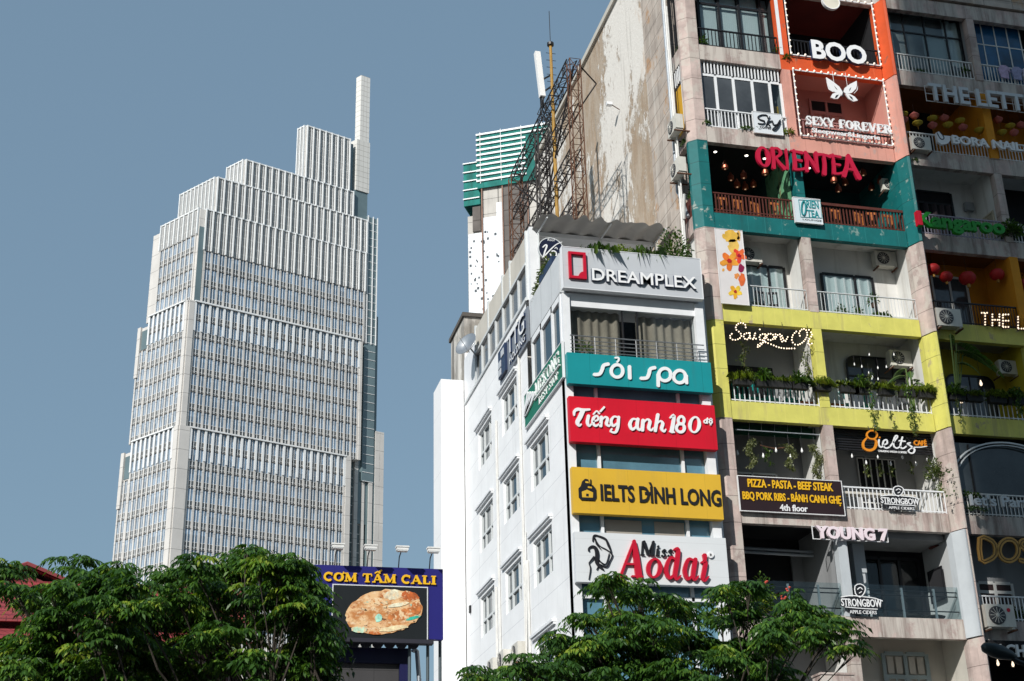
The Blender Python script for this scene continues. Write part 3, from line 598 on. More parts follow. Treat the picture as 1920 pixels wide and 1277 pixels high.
SERIF = {  # advance, strokes, serif bars (x, y, half length)
 'A':(.98,[([(.12,0),(.46,1)],.11),([(.44,1),(.84,0)],.23),([(.25,.32),(.7,.32)],.1)],[(.12,0,.15),(.84,0,.19)]),
 'B':(.85,[_S(.22),(arc(.38,.74,.28,.21,80,-90,8),.16),(arc(.38,.27,.34,.22,90,-90,8),.18)],[(.2,0,.2),(.2,1,.2)]),
 'C':(.88,[(arc(.46,.5,.36,.43,55,305,14),.2),([(.75,.64),(.77,.98)],.09)],[]),
 'D':(.95,[_S(.22),(arc(.36,.5,.44,.44,90,-90,10),.19)],[(.22,0,.2),(.22,1,.2)]),
 'E':(.82,[_S(.22),([(.2,.94),(.74,.94)],.12),([(.2,.5),(.58,.5)],.11),([(.2,.06),(.76,.06)],.12),([(.73,.95),(.73,.7)],.08),([(.75,.05),(.75,.32)],.08)],[]),
 'F':(.76,[_S(.22),([(.2,.94),(.74,.94)],.12),([(.2,.5),(.58,.5)],.11),([(.73,.95),(.73,.7)],.08)],[(.22,0,.2)]),
 'G':(.95,[(arc(.46,.5,.36,.43,50,330,14),.2),([(.8,.45),(.8,.05)],.18),([(.76,.66),(.78,.96)],.09)],[(.75,.45,.2)]),
 'I':(.5,[_S(.25,.25)],[(.25,0,.22),(.25,1,.22)]),
 'K':(.95,[_S(.22),([(.8,.96),(.28,.42)],.11),([(.38,.55),(.84,.03)],.22)],[(.22,0,.2),(.22,1,.2),(.8,1,.15),(.84,0,.15)]),
 'L':(.8,[_S(.24,.24),([(.2,.06),(.74,.06)],.12),([(.73,.05),(.73,.34)],.09)],[(.24,1,.22)]),
 'M':(1.16,[([(.17,0),(.2,1)],.12),([(.2,1),(.58,.08)],.24),([(.95,1),(.58,.08)],.1),([(.97,0),(.95,1)],.25)],[(.17,0,.17),(.97,0,.19),(.14,1,.14),(1.0,1,.15)]),
 'N':(1.0,[([(.18,0),(.18,1)],.11),([(.18,.97),(.8,.05)],.24),([(.82,0),(.82,1)],.11)],[(.18,0,.17),(.12,1,.14),(.82,1,.17)]),
 'O':(.95,[(arc(.47,.5,.36,.43,0,360,18)[:-1],[.24,.23,.2,.15,.12,.15,.2,.23,.24,.24,.23,.2,.15,.12,.15,.2,.23,.24],True)],[]),
 'P':(.82,[_S(.22),(arc(.38,.72,.32,.23,90,-90,8),.16)],[(.22,0,.2),(.22,1,.2)]),
 'R':(.94,[_S(.22),(arc(.38,.74,.3,.21,90,-90,8),.16),([(.45,.5),(.84,.03)],.22)],[(.22,0,.2),(.22,1,.2),(.84,0,.12)]),
 'S':(.74,[([(.64,.78),(.5,.93),(.26,.92),(.15,.74),(.3,.57),(.5,.46),(.63,.28),(.5,.08),(.26,.07),(.1,.22)],.17),([(.65,.7),(.66,.97)],.08),([(.09,.04),(.1,.32)],.08)],[]),
 'T':(.9,[([(.45,0),(.45,.97)],.25),([(.05,.94),(.85,.94)],.12),([(.07,.95),(.05,.68)],.09),([(.83,.95),(.85,.68)],.09)],[(.45,0,.22)]),
 'V':(.92,[([(.12,1),(.48,.03)],.22),([(.82,1),(.48,.03)],.11)],[(.12,1,.17),(.82,1,.14)]),
 'W':(1.3,[([(.1,1),(.38,.03)],.21),([(.64,1),(.38,.03)],.1),([(.6,1),(.9,.03)],.21),([(1.2,1),(.9,.03)],.1)],[(.1,1,.15),(.64,1,.15),(1.2,1,.13)]),
 'X':(.92,[([(.12,1),(.8,0)],.22),([(.8,1),(.12,0)],.11)],[(.12,1,.16),(.8,1,.13),(.12,0,.13),(.8,0,.16)]),
 'Y':(.9,[([(.1,1),(.45,.45)],.21),([(.8,1),(.45,.45)],.11),([(.45,0),(.45,.5)],.22)],[(.1,1,.16),(.8,1,.13),(.45,0,.2)]),
}
def serif(parent, fr, s, box, mat, depth=.05, c0=0., wk=1., marks=None, gap=.06):
    a0,b0,a1,b1 = box[:4]; adv = [SERIF[c][0] if c in SERIF else .42 for c in s]; tot = sum(adv)+gap*(len(s)-1); x = 0
    for ci, c in enumerate(s):
        if c in SERIF:
            b = MB(); k = 0; P = lambda q: (a0+(a1-a0)*(x+q[0])/tot, b0+(b1-b0)*q[1]); sc = min((b1-b0), (a1-a0)/tot)*wk
            ex = [(st[0],st[1],len(st) > 2) for st in SERIF[c][1]]+[([(px-hl,abs(py-.05)),(px+hl,abs(py-.05))],.11,False) for px,py,hl in SERIF[c][2]]
            for mk in (marks or {}).get(ci, []): ex.append((mk[0],mk[1],False))
            for pts, w, cl in ex:
                ww = [q*sc for q in w] if isinstance(w,list) else w*sc
                b.rib(fr, [P(q) for q in pts], ww, c0, c0+depth+.0012*k, 1 if cl else (0 if len(pts) == 2 else 1), cl); k += 1
            b.build('letter', mat, parent)
        x += adv[ci]+gap
class Tr:   # traces strokes given in the pixels of one enlarged crop of the photograph onto a real plane
    def __init__(s, ox, oy, k, Y=None, X=None):
        s.ox, s.oy, s.k, s.Y, s.X = ox, oy, k, Y, X; s.fr = FF(Y) if X is None else FS(X)
    def p(s, x, y):
        u, v = s.ox+x*s.k, s.oy+y*s.k
        if s.X is None: return F(u, v, s.Y)
        a, b = SD(u, v, s.X); return -a, b
    def box(s, x0, y0, x1, y1): a0,b0 = s.p(x0,y0); a1,b1 = s.p(x1,y1); return a0,b0,a1,b1
    def tbox(s, x0, yb, x1, yt): a0,b0 = s.p(x0,yb); return a0, b0, s.p(x1,yb)[0], s.p(x0,yt)[1]
    def w(s, x, y, q): return abs(s.p(x+q,y)[0]-s.p(x,y)[0])
def strokes(parent, tr, lst, mat, name='letter', depth=.04, c0=0., smooth=4, closed=()):
    b = MB()
    for k, (pts, w) in enumerate(lst):
        ws = [tr.w(*pts[0],q) for q in w] if isinstance(w,list) else tr.w(*pts[0],w)
        b.rib(tr.fr, [tr.p(*q) for q in pts], ws, c0, c0+depth+.0011*k, smooth, k in closed)
    return b.build(name, mat, parent)
def ell(cx, cy, rx, ry, n=14, rot=0):
    r = math.radians(rot); return [(cx+rx*math.cos(t)*math.cos(r)-ry*math.sin(t)*math.sin(r), cy+rx*math.cos(t)*math.sin(r)+ry*math.sin(t)*math.cos(r)) for t in [2*math.pi*i/n for i in range(n)]]
def poly(parent, tr, pts, mat, name, c0=0., depth=.03):
    return MB().ext(tr.fr, [tr.p(*q) for q in pts], c0, c0+depth).build(name, mat, parent)
def board(parent, fr, a0, a1, b0, b1, c0, c1, mat, rim=None, rw=.04, name='board'):
    o = MB().fbox(fr, a0, a1, b0, b1, c0, c1).build(name, mat, parent)
    if rim:
        b = MB()
        for q in ((a0-rw,a1+rw,b0-rw,b0),(a0-rw,a1+rw,b1,b1+rw),(a0-rw,a0,b0,b1),(a1,a1+rw,b0,b1)): b.fbox(fr,*q,c0,c1+.012)
        b.build('frame', rim, parent)
    return o
m_sw = M('white lettering', (.80,.80,.80), .4, .03, 3); m_sy = M('yellow lettering', (.78,.44,.015), .45, .05, 3); m_sk = M('black lettering', (.015,.015,.018), .4, .1, 3)
m_navy = M('navy lettering sides', (.02,.035,.08), .4, .1, 3); m_lred = M('sign red lettering', (.50,.008,.03), .4, .06, 3)
def sign(name, fr, a, b, label, cat='sign', group=None): return thing(name, fr(a,b,0), label, cat, group)
# ---- signs on the white offices ----
f = FF(38.25)
def wsign(nm, b0, b1, mat, label, rim=None, x0=11.36, x1=16.05):
    s = sign(nm, f, (x0+x1)/2, b0, label); board(s, f, x0, x1, b0, b1, -.22, 0, mat, rim, .02); return s
T6 = Tr(1040,640,340/905,38.245)
s = wsign('sign_board', 17.35, 18.37, M('turquoise sign panel', (.008,.25,.27), .45, .06, .8, streak=((.03,.18,.19),.25,2),joints=(('h',1.22,.3,.007),)), 'turquoise sign with rounded white lettering below the curtained window')
strokes(s,T6,[([(195,168),(222,165),(236,142),(243,122),(268,115)],17)],m_sw); strokes(s,T6,[(ell(310,150,29,31),16),([(300,84),(316,84),(318,96),(310,106)],9)],m_sw,closed=(0,)); strokes(s,T6,[([(372,126),(374,188)],17)],m_sw)
strokes(s,T6,[([(428,187),(458,184),(470,162),(476,140),(500,133)],17)],m_sw); strokes(s,T6,[(ell(548,168,30,31),16),([(515,165),(516,226)],16)],m_sw,closed=(0,)); strokes(s,T6,[(ell(622,178,30,31),16),([(655,172),(657,212)],16)],m_sw,closed=(0,))
s = wsign('sign_board', 15.48, 16.93, M('bright red sign panel', (.58,.006,.022), .45, .08, .8, streak=((.42,.012,.02),.25,2),joints=(('h',1.22,.5,.007),),jcol=(.3,.004,.01)), 'bright red sign with flowing white lettering, second from the top')
strokes(s,T6,[([(96,372),(97,352),(112,341),(140,344),(174,342)],[8,14,16,14,10]),([(140,345),(126,378),(112,405),(120,422),(132,415)],[22,22,20,14,6])],m_sw)
strokes(s,T6,[([(168,372),(162,405),(170,424),(184,412)],[15,16,12,6])],m_sw)
strokes(s,T6,[([(192,402),(216,392),(210,374),(193,384),(190,408),(202,424),(224,412)],[8,9,10,14,16,12,6]),([(192,366),(208,350),(222,364)],8),([(226,352),(246,330)],10)],m_sw)
strokes(s,T6,[([(232,378),(228,426)],16),([(230,400),(248,380),(262,388),(257,414),(270,424),(280,412)],[7,9,15,15,11,6])],m_sw)
strokes(s,T6,[([(316,382),(294,378),(280,400),(290,424),(310,410)],[8,10,15,13,8]),([(318,378),(314,428),(302,456),(278,452),(284,438)],[14,15,12,9,8])],m_sw)
strokes(s,T6,[([(412,394),(388,390),(374,416),(386,442),(408,424)],[8,11,17,14,8]),([(414,388),(410,428),(422,444),(432,432)],[16,17,12,6])],m_sw)
strokes(s,T6,[([(440,394),(436,447)],17),([(438,414),(458,392),(474,402),(468,434),(480,446),(490,434)],[7,9,16,16,11,6])],m_sw)
strokes(s,T6,[([(514,366),(500,450)],16),([(504,420),(524,400),(538,412),(532,438),(544,452),(553,440)],[7,9,16,16,11,6])],m_sw)
strokes(s,T6,[([(574,384),(594,374),(582,454)],[8,16,20]),([(572,452),(596,456)],8)],m_sw); strokes(s,T6,[(ell(630,396,15,19),13),(ell(626,434,20,21),14)],m_sw,closed=(0,1)); strokes(s,T6,[(ell(697,418,23,38,16,8),[17,15,12,10,9,10,12,15,17,15,12,10,9,10,12,15])],m_sw,closed=(0,))
strokes(s,T6,[(ell(751,402,7,8,8),6),([(761,384),(759,412)],6),([(753,391),(767,391)],4),(ell(777,404,7,8,8),6),([(769,394),(777,386),(785,394)],4),([(777,417),(777,420)],6)],m_sw,'small_lettering',closed=(0,3))
s = wsign('sign_board', 13.27, 14.68, M('egg yellow sign panel', (.66,.40,.035), .45, .06, .8, streak=((.5,.32,.06),.3,2),joints=(('h',1.22,.1,.007),),jcol=(.4,.25,.03)), 'egg yellow sign with bold black capitals and a rounded logo')
text(s,f,'IELTS DÌNH LONG',T6.tbox(230,792,829,716),m_sk,.03,.006,.022); q_ = T6.tbox(450,765,482,752); MB().fbox(f,q_[0],q_[2],q_[1],q_[3],.007,.034).build('letter_bar',m_sk,s)
poly(s,T6,[(118,735),(130,722),(136,700),(150,687),(166,690),(172,712),(190,720),(205,738),(207,780),(198,796),(132,793),(120,780)],m_sk,'logo',0,.03)
m_lc = M('yellow logo cutout', (.66,.40,.035), .45); poly(s,T6,[(134,752),(160,742),(190,756),(189,782),(136,780)],m_lc,'logo_cutout',.03,.006); poly(s,T6,[(155,762),(168,763),(168,776),(155,775)],m_sk,'logo_mark',.036,.006); poly(s,T6,[(152,700),(168,702),(168,710),(152,708)],m_lc,'logo_cutout',.03,.006); poly(s,T6,[(176,690),(181,690),(182,740),(177,740)],m_sk,'logo_mark',.0,.03); poly(s,T6,[(164,725),(184,728),(184,736),(164,733)],m_lc,'logo_cutout',.03,.006)
s = wsign('sign_board', 11.22, 12.7, M('white sign panel', (.66,.68,.69), .45, .03, .8, joints=(('v',.5,0,.008),), jcol=(.5,.5,.5)), 'white sign with red lettering and line drawing of a woman, above the treetop')
T8 = Tr(1060,990,1/6,38.245)
strokes(s,T8,[([(305,150),(318,88),(370,92),(450,130),(485,200),(515,270)],[10,16,14,22,26,10]),([(330,110),(350,180),(400,245)],[6,18,4]),([(330,120),(380,200),(450,240),(510,280)],[8,6,8,10])],m_sk,'drawing')
strokes(s,T8,[([(262,260),(262,228),(300,210),(340,235),(355,300),(350,380),(380,430),(430,475)],[18,14,24,40,44,40,34,12]),([(320,330),(275,380),(265,400),(280,460),(262,580)],[26,12,9,10,7]),([(370,350),(400,390),(455,405),(490,290)],[10,12,10,8]),([(380,410),(460,440),(500,370),(525,310),(505,280)],[12,12,9,14,16]),([(370,430),(350,470)],9)],m_sk,'drawing')
strokes(s,T8,[([(770,150),(700,320),(615,545)],[30,26,26]),([(765,150),(790,330),(820,560)],[36,66,74]),([(660,410),(790,415)],22),([(585,552),(680,548)],18),([(740,548),(865,556)],18)],m_lred,'letter',.09,smooth=2)
strokes(s,T8,[(ell(992,458,66,102,16,8),[46,42,34,26,22,26,34,42,46,42,34,26,22,26,34,42])],m_lred,'letter',.09,closed=(0,))
strokes(s,T8,[([(1230,360),(1170,345),(1125,470),(1160,570),(1225,520)],[20,34,44,38,20]),([(1215,250),(1260,252),(1245,400),(1225,540),(1250,580),(1290,540)],[22,46,50,46,30,12])],m_lred,'letter',.09)
strokes(s,T8,[([(1430,370),(1375,360),(1335,480),(1365,580),(1420,540)],[20,34,44,36,20]),([(1455,355),(1440,450),(1428,550),(1450,588),(1490,545)],[44,48,44,30,12])],m_lred,'letter',.09)
strokes(s,T8,[([(1520,395),(1565,390),(1555,480),(1540,560),(1560,598),(1605,550)],[18,44,46,44,30,12]),([(1558,310),(1562,365)],[50,34])],m_lred,'letter',.09)
strokes(s,T8,[([(865,155),(855,305)],14),([(880,155),(925,300)],30),([(980,158),(925,300)],10),([(985,158),(970,310)],30),([(845,303),(885,306)],10),([(945,308),(1000,312)],10)],m_sk,'letter',.06,smooth=1)
strokes(s,T8,[([(1035,240),(1028,310)],24),([(1040,208),(1041,216)],24),([(1015,312),(1055,314)],9)],m_sk,'letter',.06)
for dx in (0,72): strokes(s,T8,[([(1125+dx,262+dx*.08),(1108+dx,250),(1090+dx,268),(1110+dx,290),(1118+dx,312),(1098+dx,326),(1080+dx,312)],18)],m_sk,'letter',.06)
poly(s,T8,ell(1632,308,34,34,16),m_sw,'mark_disc',0,.05); text(s,f,'R',T8.tbox(1620,322,1646,294),m_sk,.01,.056,0,0,False)
# silver rooftop sign
m_sil = M('silver composite panel', (.50,.52,.545), .45, .05, .7, joints=(('v',.85,.1,.008),), jcol=(.36,.37,.39), streak=((.35,.36,.37),.25,2.5))
s = wsign('rooftop_sign', 20.58, 22.0, m_sil, 'silver sign box with a red frame logo crowning the white offices', m_wpaint, 11.34, 15.98)
T5 = Tr(830,400,510/1920,38.245)
text(s,f,'DREAMPLEX',T5.tbox(1050,478,1782,396),m_sw,.1,.0,.012,0,True,'letter',m_navy)
b = MB(); a0,b0,a1,b1 = T5.tbox(890,462,1012,276); rw = .085
b.fbox(f,a0,a0+rw,b0,b1,0,.1).fbox(f,a1-rw,a1,b0,b1,0,.1).fbox(f,a0+rw,a1-rw,b0,b0+rw,0,.1).fbox(f,a0+rw,a1-rw,b1-rw,b1,0,.1)
b.ext(f,[(a1-rw,b0+rw)]+[(a1-rw-.17*math.sin(t),b0+rw+.17*math.cos(t)) for t in np.linspace(0,math.pi/2,8)],0,.098); b.build('logo', m_lred, s)
# signs on the side wall
f = FS(11.27); T3 = Tr(930,560,140/688,None,11.265)
s = sign('sign_board', f, -41, 17.65, 'green sign with raised white letters on the white side wall'); board(s,f,-43.25,-38.5,17.65,18.8,-.07,0,M('dark green sign panel',(.005,.15,.085),.45,.05,1),m_wpaint,.03)
def sbox(x0,yb,x1,yt,yb2): a0,b0 = T3.p(x0,yb); a1,_ = T3.p(x1,yb2); return a0,b0,a1,T3.p(x0,yt)[1]
serif(s,f,'MEKONG',(-41.75,18.22,-38.75,18.66),m_sw,.04,0,.38); serif(s,f,'REST STOP',(-41.35,17.78,-38.95,18.04),m_sw,.03,0,.38)
MB().fbox(f,-41.8,-38.7,18.1,18.14,0,.06).build('underline',m_sw,s)
for i in range(4): strokes(s,T3,[([(268+i*5,1085-i*4),(285+i*16,990-i*14),(300+i*22,870)],[4,16,10])],m_sw,'logo',.05)
s = sign('sign_board', f, -44.5, 20.6, 'grey sign with white lettering and a squares logo, high on the white side wall'); board(s,f,-46.7,-42.5,20.55,21.85,-.07,0,M('slate grey sign panel',(.20,.22,.25),.45,.08,1))
text(s,f,'TTG',(-45.2,21.08,-42.75,21.75),m_sw,.07,0,.005,0,True,'letter',m_navy); text(s,f,'HOLDING',(-45.0,20.68,-42.75,20.93),m_sw,.06,0,.01,0,True,'letter',m_navy)
b = MB(); b.fbox(f,-46.55,-45.5,20.68,21.75,0,.1); b.build('logo',m_navy,s); b = MB()
for a,c in ((-46.5,20.74),(-46.5,21.05),(-46.05,21.35)): b.fbox(f,a,a+.4,c,c+.26,.1,.12)
b.build('logo_squares',m_sil,s)
# round cafe sign on the terrace
f = FF(41.2); T2 = Tr(980,400,120/958,41.195); c = T2.p(425,540)
s = sign('round_sign', f, c[0], c[1]-.45, 'round navy cafe sign with white handwriting beside the terrace canopy'); r = .44
MB().ext(f,[(c[0]+r*math.cos(t),c[1]+r*math.sin(t)) for t in np.linspace(0,2*math.pi,33)[:-1]],-.06,0).build('disc',M('navy sign disc',(.012,.016,.04),.4,.1,3),s)
MB().rib(f,[(c[0]+r*math.cos(t),c[1]+r*math.sin(t)) for t in np.linspace(0,2*math.pi,33)[:-1]],.03,-.07,.01,1,True).build('rim',m_alu,s)
strokes(s,T2,[([(300,510),(340,475),(360,490),(330,580),(305,665)],[16,20,24,22,18]),([(305,665),(400,560),(500,470),(590,430)],[18,18,14,10]),(ell(460,610,44,46,12,-20),18),([(480,530),(500,510),(520,540)],10)],m_sw,'lettering',.012,closed=(2,))
text(s,f,'Roof',T2.tbox(370,410,490,375),m_sw,.008,.0,0,.3,False); text(s,f,'Coffee',T2.tbox(360,710,500,680),m_sw,.008,.0,0,.3,False)
MB().tube([(11.66,41.25,c[1]-.6),(11.95,41.25,c[1]-.1)],.03).tube([(11.66,42.4,c[1]-.62),(11.66,41.25,c[1]-.6)],.03).build('bracket',m_alu,s)
# ---- rice restaurant billboard ----
YB = 42.0; f = FF(YB); K8 = Tr(560,1000,340/1567,YB-.005)
a0, _ = K8.p(125,600); a1, b1 = K8.p(1247,310); b0 = K8.p(1247,918)[1]
s = sign('billboard', f, (a0+a1)/2, b0, 'royal blue billboard with yellow lettering and a picture of a grilled dish')
board(s,f,a0,a1,b0,b1,-.25,0,M('royal blue panel',(.010,.009,.145),.6,.06,.8,joints=(('h',1.25,.6,.008),)))
serif(s,f,'COM TAM CALI',K8.tbox(213,412,1187,338),m_sy,.06,0,1.25,{1:[([(.74,.82),(.92,.95),(.9,1.08)],.13)],5:[([(.22,1.1),(.46,1.28),(.68,1.1)],.13),([(.62,1.3),(.86,1.48)],.14)]},.05)
p0 = K8.tbox(287,903,1107,447); board(s,f,*[p0[0],p0[2]],p0[1],p0[3],0,.03,M('charcoal poster',(.013,.016,.018),.4,.15,1),m_alu,.03,'poster')
def food():
    mt = bpy.data.materials.new('printed grilled dish'); mt.use_nodes = True; nt = mt.node_tree; b = nt.nodes['Principled BSDF']
    f1,_ = _noise(nt,_pos(nt,1.2,1,1.9),2.0,8,.65,.45,.58); f2,_ = _noise(nt,_pos(nt,1,1,1.6),4.2,9,.7,.52,.62); f3,_ = _noise(nt,_pos(nt,1,1,2.4),2.0,6,.6,.61,.64); f4,_ = _noise(nt,_pos(nt,1,1,2),5,5,.7,.62,.66)
    c = _mix(nt,f1,(.74,.47,.24),(.50,.20,.06)); c = _mix(nt,_math(nt,'MULTIPLY',f2,.75),c,(.80,.64,.42)); f5,_ = _noise(nt,_pos(nt,1.5,1,2.2),3.1,7,.7,.57,.63); c = _mix(nt,_math(nt,'MULTIPLY',f5,.8),c,(.38,.09,.02)); c = _mix(nt,f3,c,(.22,.52,.42)); c = _mix(nt,f4,c,(.06,.04,.02))
    nt.links.new(c,b.inputs['Base Color']); b.inputs['Roughness'].default_value = .5; return mt
pts = [(q[0]+rng.uniform(-9,9),q[1]+rng.uniform(-9,9)) for q in ell(735,682,335,190,44,-9)]
poly(s,K8,pts,food(),'dish_picture',.03,.02)
for i,(q,rot,col) in enumerate((((815,535,80,42),-8,(.78,.66,.48)),((960,545,78,42),10,(.42,.10,.025)),((900,700,130,44),-18,(.50,.17,.05)),((700,600,60,24),10,(.62,.25,.08)),((985,735,70,13),-15,(.03,.34,.25)),((688,735,30,38),20,(.32,.62,.50)),((520,838,70,26),4,(.45,.62,.45)),((650,865,60,14),5,(.48,.13,.03)),((820,825,120,22),-8,(.78,.60,.36)),((560,658,28,7),22,(.04,.03,.02)),((738,607,34,7),8,(.05,.035,.02)),((742,640,18,9),0,(.05,.03,.02)),((860,620,90,18),-12,(.80,.68,.5)),((1010,650,40,60),-10,(.48,.15,.04)))):
    poly(s,K8,[(x+rng.uniform(-.12,.12)*q[2],y+rng.uniform(-.14,.14)*q[3]) for x,y in ell(*q,18,rot)],M('printed food %d'%i,col,.5,.45,7,patch=((.75,.55,.33),.35,6)),'dish_print',.051+.0011*i,.003)
b = MB(); b.fbox(f,a0,a1-.3,b0-.14,b0-.02,-.3,.05)
for i in range(9): b.ext(f,[(a0+.2+i*.36+.17*math.cos(t),b0-.13-.14*math.sin(t)) for t in np.linspace(0,math.pi,9)],-.24,-.21)
b.build('scalloped_trim',M('dark awning trim',(.02,.02,.03),.7),s)
b = MB()
for u,v in ((768,1210),(802,1210),(825,1210)): a = F(u,v,YB+.4)[0]; b.tube([(a,YB+.4,0),(a,YB+.4,b1-.1)],.05,8)
b.build('post',M('dark steel post',(.05,.07,.08),.5),s)
fp = thing('floodlight',(0,0,0),'floodlight leaning out above the royal blue billboard','floodlight','floodlights along the billboard')
MB().tube([(0,.15,-.02),(0,.0,.3),(0,-.5,.42)],.018,6).build('arm',m_black,fp)
b = MB(); b.box(-.17,.17,-.62,-.42,.36,.46).box(-.19,.19,-.64,-.4,.44,.48); b.build('housing',M('white lamp housing',(.7,.7,.68),.5),fp)
MB().box(-.15,.15,-.61,-.43,.33,.36).build('lamp_glass',m_alu,fp)
for i,(u,lb) in enumerate(((628,'leftmost floodlight on the royal blue billboard, beside the treetop'),(689,'second floodlight from the left on the royal blue billboard'),(748,'third floodlight from the left on the billboard, against open sky'),(806,'rightmost floodlight on the billboard, close to the white stair tower'))):
    place(fp,USED,(F(u,1063,YB)[0],YB-.05,b1),0,1.05,lb)
# restaurant building under it
rb = thing('restaurant_building',(F(690,1277,YB+1)[0],YB+2,0),'restaurant front with a dark navy band and grey shutter under the billboard','building')
x0,x1 = F(560,1250,YB+.6)[0],F(768,1250,YB+.6)[0]; zb = F(700,1214,YB+.6)[1]; zc = F(700,1243,YB+.6)[1]
MB().box(x0,x1,YB+.6,YB+4,zc,zb).build('navy_band',M('dark navy cladding',(.006,.007,.03),.5,.1,1),rb)
MB().box(x0,x1-.3,YB+.75,YB+.85,0,zc).build('shutter',M('grey ceiling panels',(.05,.048,.05),.7,.1,1,joints=(('h',.75,.2,.02),('v',.62,.1,.02)),jcol=(.02,.02,.02)),rb)
MB().box(x1-.3,x1,YB+.6,YB+4,0,zc).build('end_pier',M('navy end pier',(.008,.009,.06),.5),rb)
ex = thing('exhaust_pipe',(F(792,1260,YB+1)[0],YB+1,0),'bent grey flue pipe beside the billboard posts','pipe')
p = F(777,1215,YB+1); q = F(786,1277,YB+1); MB().tube([(p[0]-.05,YB+1,p[1]-.12),(p[0],YB+1,p[1]),(p[0]+.08,YB+1,p[1]-.1),(q[0],YB+1,q[1]),(q[0]+.6,YB+1,0)],.07,8).build('flue',m_galv,ex)
# ---------------- foliage builder ----------------
def leaf_mesh(name, mat, parent, P, D, L, Wd, tone, droop=.25, up=None, blade=False):
    """P base points, D directions (unit), L lengths, Wd widths, tone 0..1 per leaf"""
    P = np.asarray(P,float); D = np.asarray(D,float); n = len(P); L = np.broadcast_to(L,(n,)).astype(float); Wd = np.broadcast_to(Wd,(n,)).astype(float)
    D = D/np.maximum(1e-6,np.linalg.norm(D,axis=1,keepdims=True))
    rv = rng.normal(size=(n,3))*(.55 if up is None else up); rv[:,2] += 1
    side = np.cross(D,rv); side /= np.maximum(1e-6,np.linalg.norm(side,axis=1,keepdims=True))
    mid = P+D*(L*(.55 if not blade else .6))[:,None]; mid[:,2] -= droop*L*(.12 if not blade else .1)
    tip = P+D*L[:,None]; tip[:,2] -= droop*L
    if blade: V = np.stack([P-side*Wd[:,None]*.4,P+side*Wd[:,None]*.4,mid+side*Wd[:,None]*.5,tip,mid-side*Wd[:,None]*.5],1)
    else: V = np.stack([P,mid+side*Wd[:,None]*.5,tip,mid-side*Wd[:,None]*.5],1)
    k = V.shape[1]; V = V.reshape(-1,3)
    if parent is None: off = Vector((float(V[:,0].mean()),float(V[:,1].mean()),float(V[:,2].min())))
    else: off = ORG[parent.name]
    V = V-np.array(off)
    me = bpy.data.meshes.new(name); me.vertices.add(n*k); me.vertices.foreach_set('co',V.ravel())
    me.loops.add(n*k); me.loops.foreach_set('vertex_index',np.arange(n*k,dtype=np.int32)); me.polygons.add(n); me.polygons.foreach_set('loop_start',np.arange(0,n*k,k,dtype=np.int32))
    at = me.attributes.new('tone','FLOAT','FACE'); at.data.foreach_set('value',np.clip(tone,0,1).astype(np.float32)); me.materials.append(mat); me.update(calc_edges=True); me.validate()
    o = bpy.data.objects.new(name,me); COL.objects.link(o)
    if parent is not None: o.parent = parent
    else: o.location = off
    ORG[o.name] = off; return o
m_lf = LEAF('balcony leaves',[(0,(.018,.045,.010)),(.6,(.055,.12,.018)),(1,(.16,.24,.035))])
m_gr = LEAF('fern grass',[(0,(.07,.11,.012)),(.6,(.17,.24,.022)),(1,(.32,.36,.05))])
m_ban = LEAF('banana leaf',[(0,(.02,.06,.018)),(1,(.09,.19,.04))],.25)
m_vn = LEAF('creeper leaves',[(0,(.03,.055,.015)),(.6,(.10,.14,.04)),(1,(.33,.33,.13))])
def sph(n): d = rng.normal(size=(n,3)); return d/np.linalg.norm(d,axis=1,keepdims=True)
def bush(parent, c, r, n=160, mat=None, L=.11, W=.045, name='foliage', flat=1.):
    d = sph(n); d[:,2] = np.abs(d[:,2])*flat if flat > 0 else d[:,2]; P = np.array(c)+d*np.array(r)*rng.uniform(.25,1,(n,1)); return leaf_mesh(name,mat or m_lf,parent,P,d+sph(n)*.6,rng.uniform(.6,1.3,n)*L,W,rng.beta(2,2.5,n))
def grass(parent, c, r, n=240, L=.4, mat=None, name='foliage', W=.014):
    d = sph(n); d[:,2] = np.abs(d[:,2])*.9+.25; P = np.array(c)+rng.uniform(-1,1,(n,3))*np.array(r); return leaf_mesh(name,mat or m_gr,parent,P,d,rng.uniform(.5,1.1,n)*L,W,rng.beta(2,2,n),.75,blade=True)
def vine(parent, c, ln, n=90, r=.08, mat=None, name='foliage', L=.09):
    t = rng.uniform(0,1,n)**.9; ph = c[0]*7+c[2]; P = np.array(c)+np.stack([r*np.sin(t*9+ph)*.6+rng.normal(0,r*.5,n)*(1-.5*t),-.04+rng.normal(0,r*.4,n),-t*ln],1)
    d = sph(n); d[:,2] -= .5; return leaf_mesh(name,mat or m_vn,parent,P,d,rng.uniform(.6,1.2,n)*L,L*.5,rng.beta(2,2,n))
def plant(name, c, label, cat='plant', group=None): return thing(name,tuple(c),label,cat,group)
def FP(u, v, Y): x, z = F(u,v,Y); return (x,Y,z)
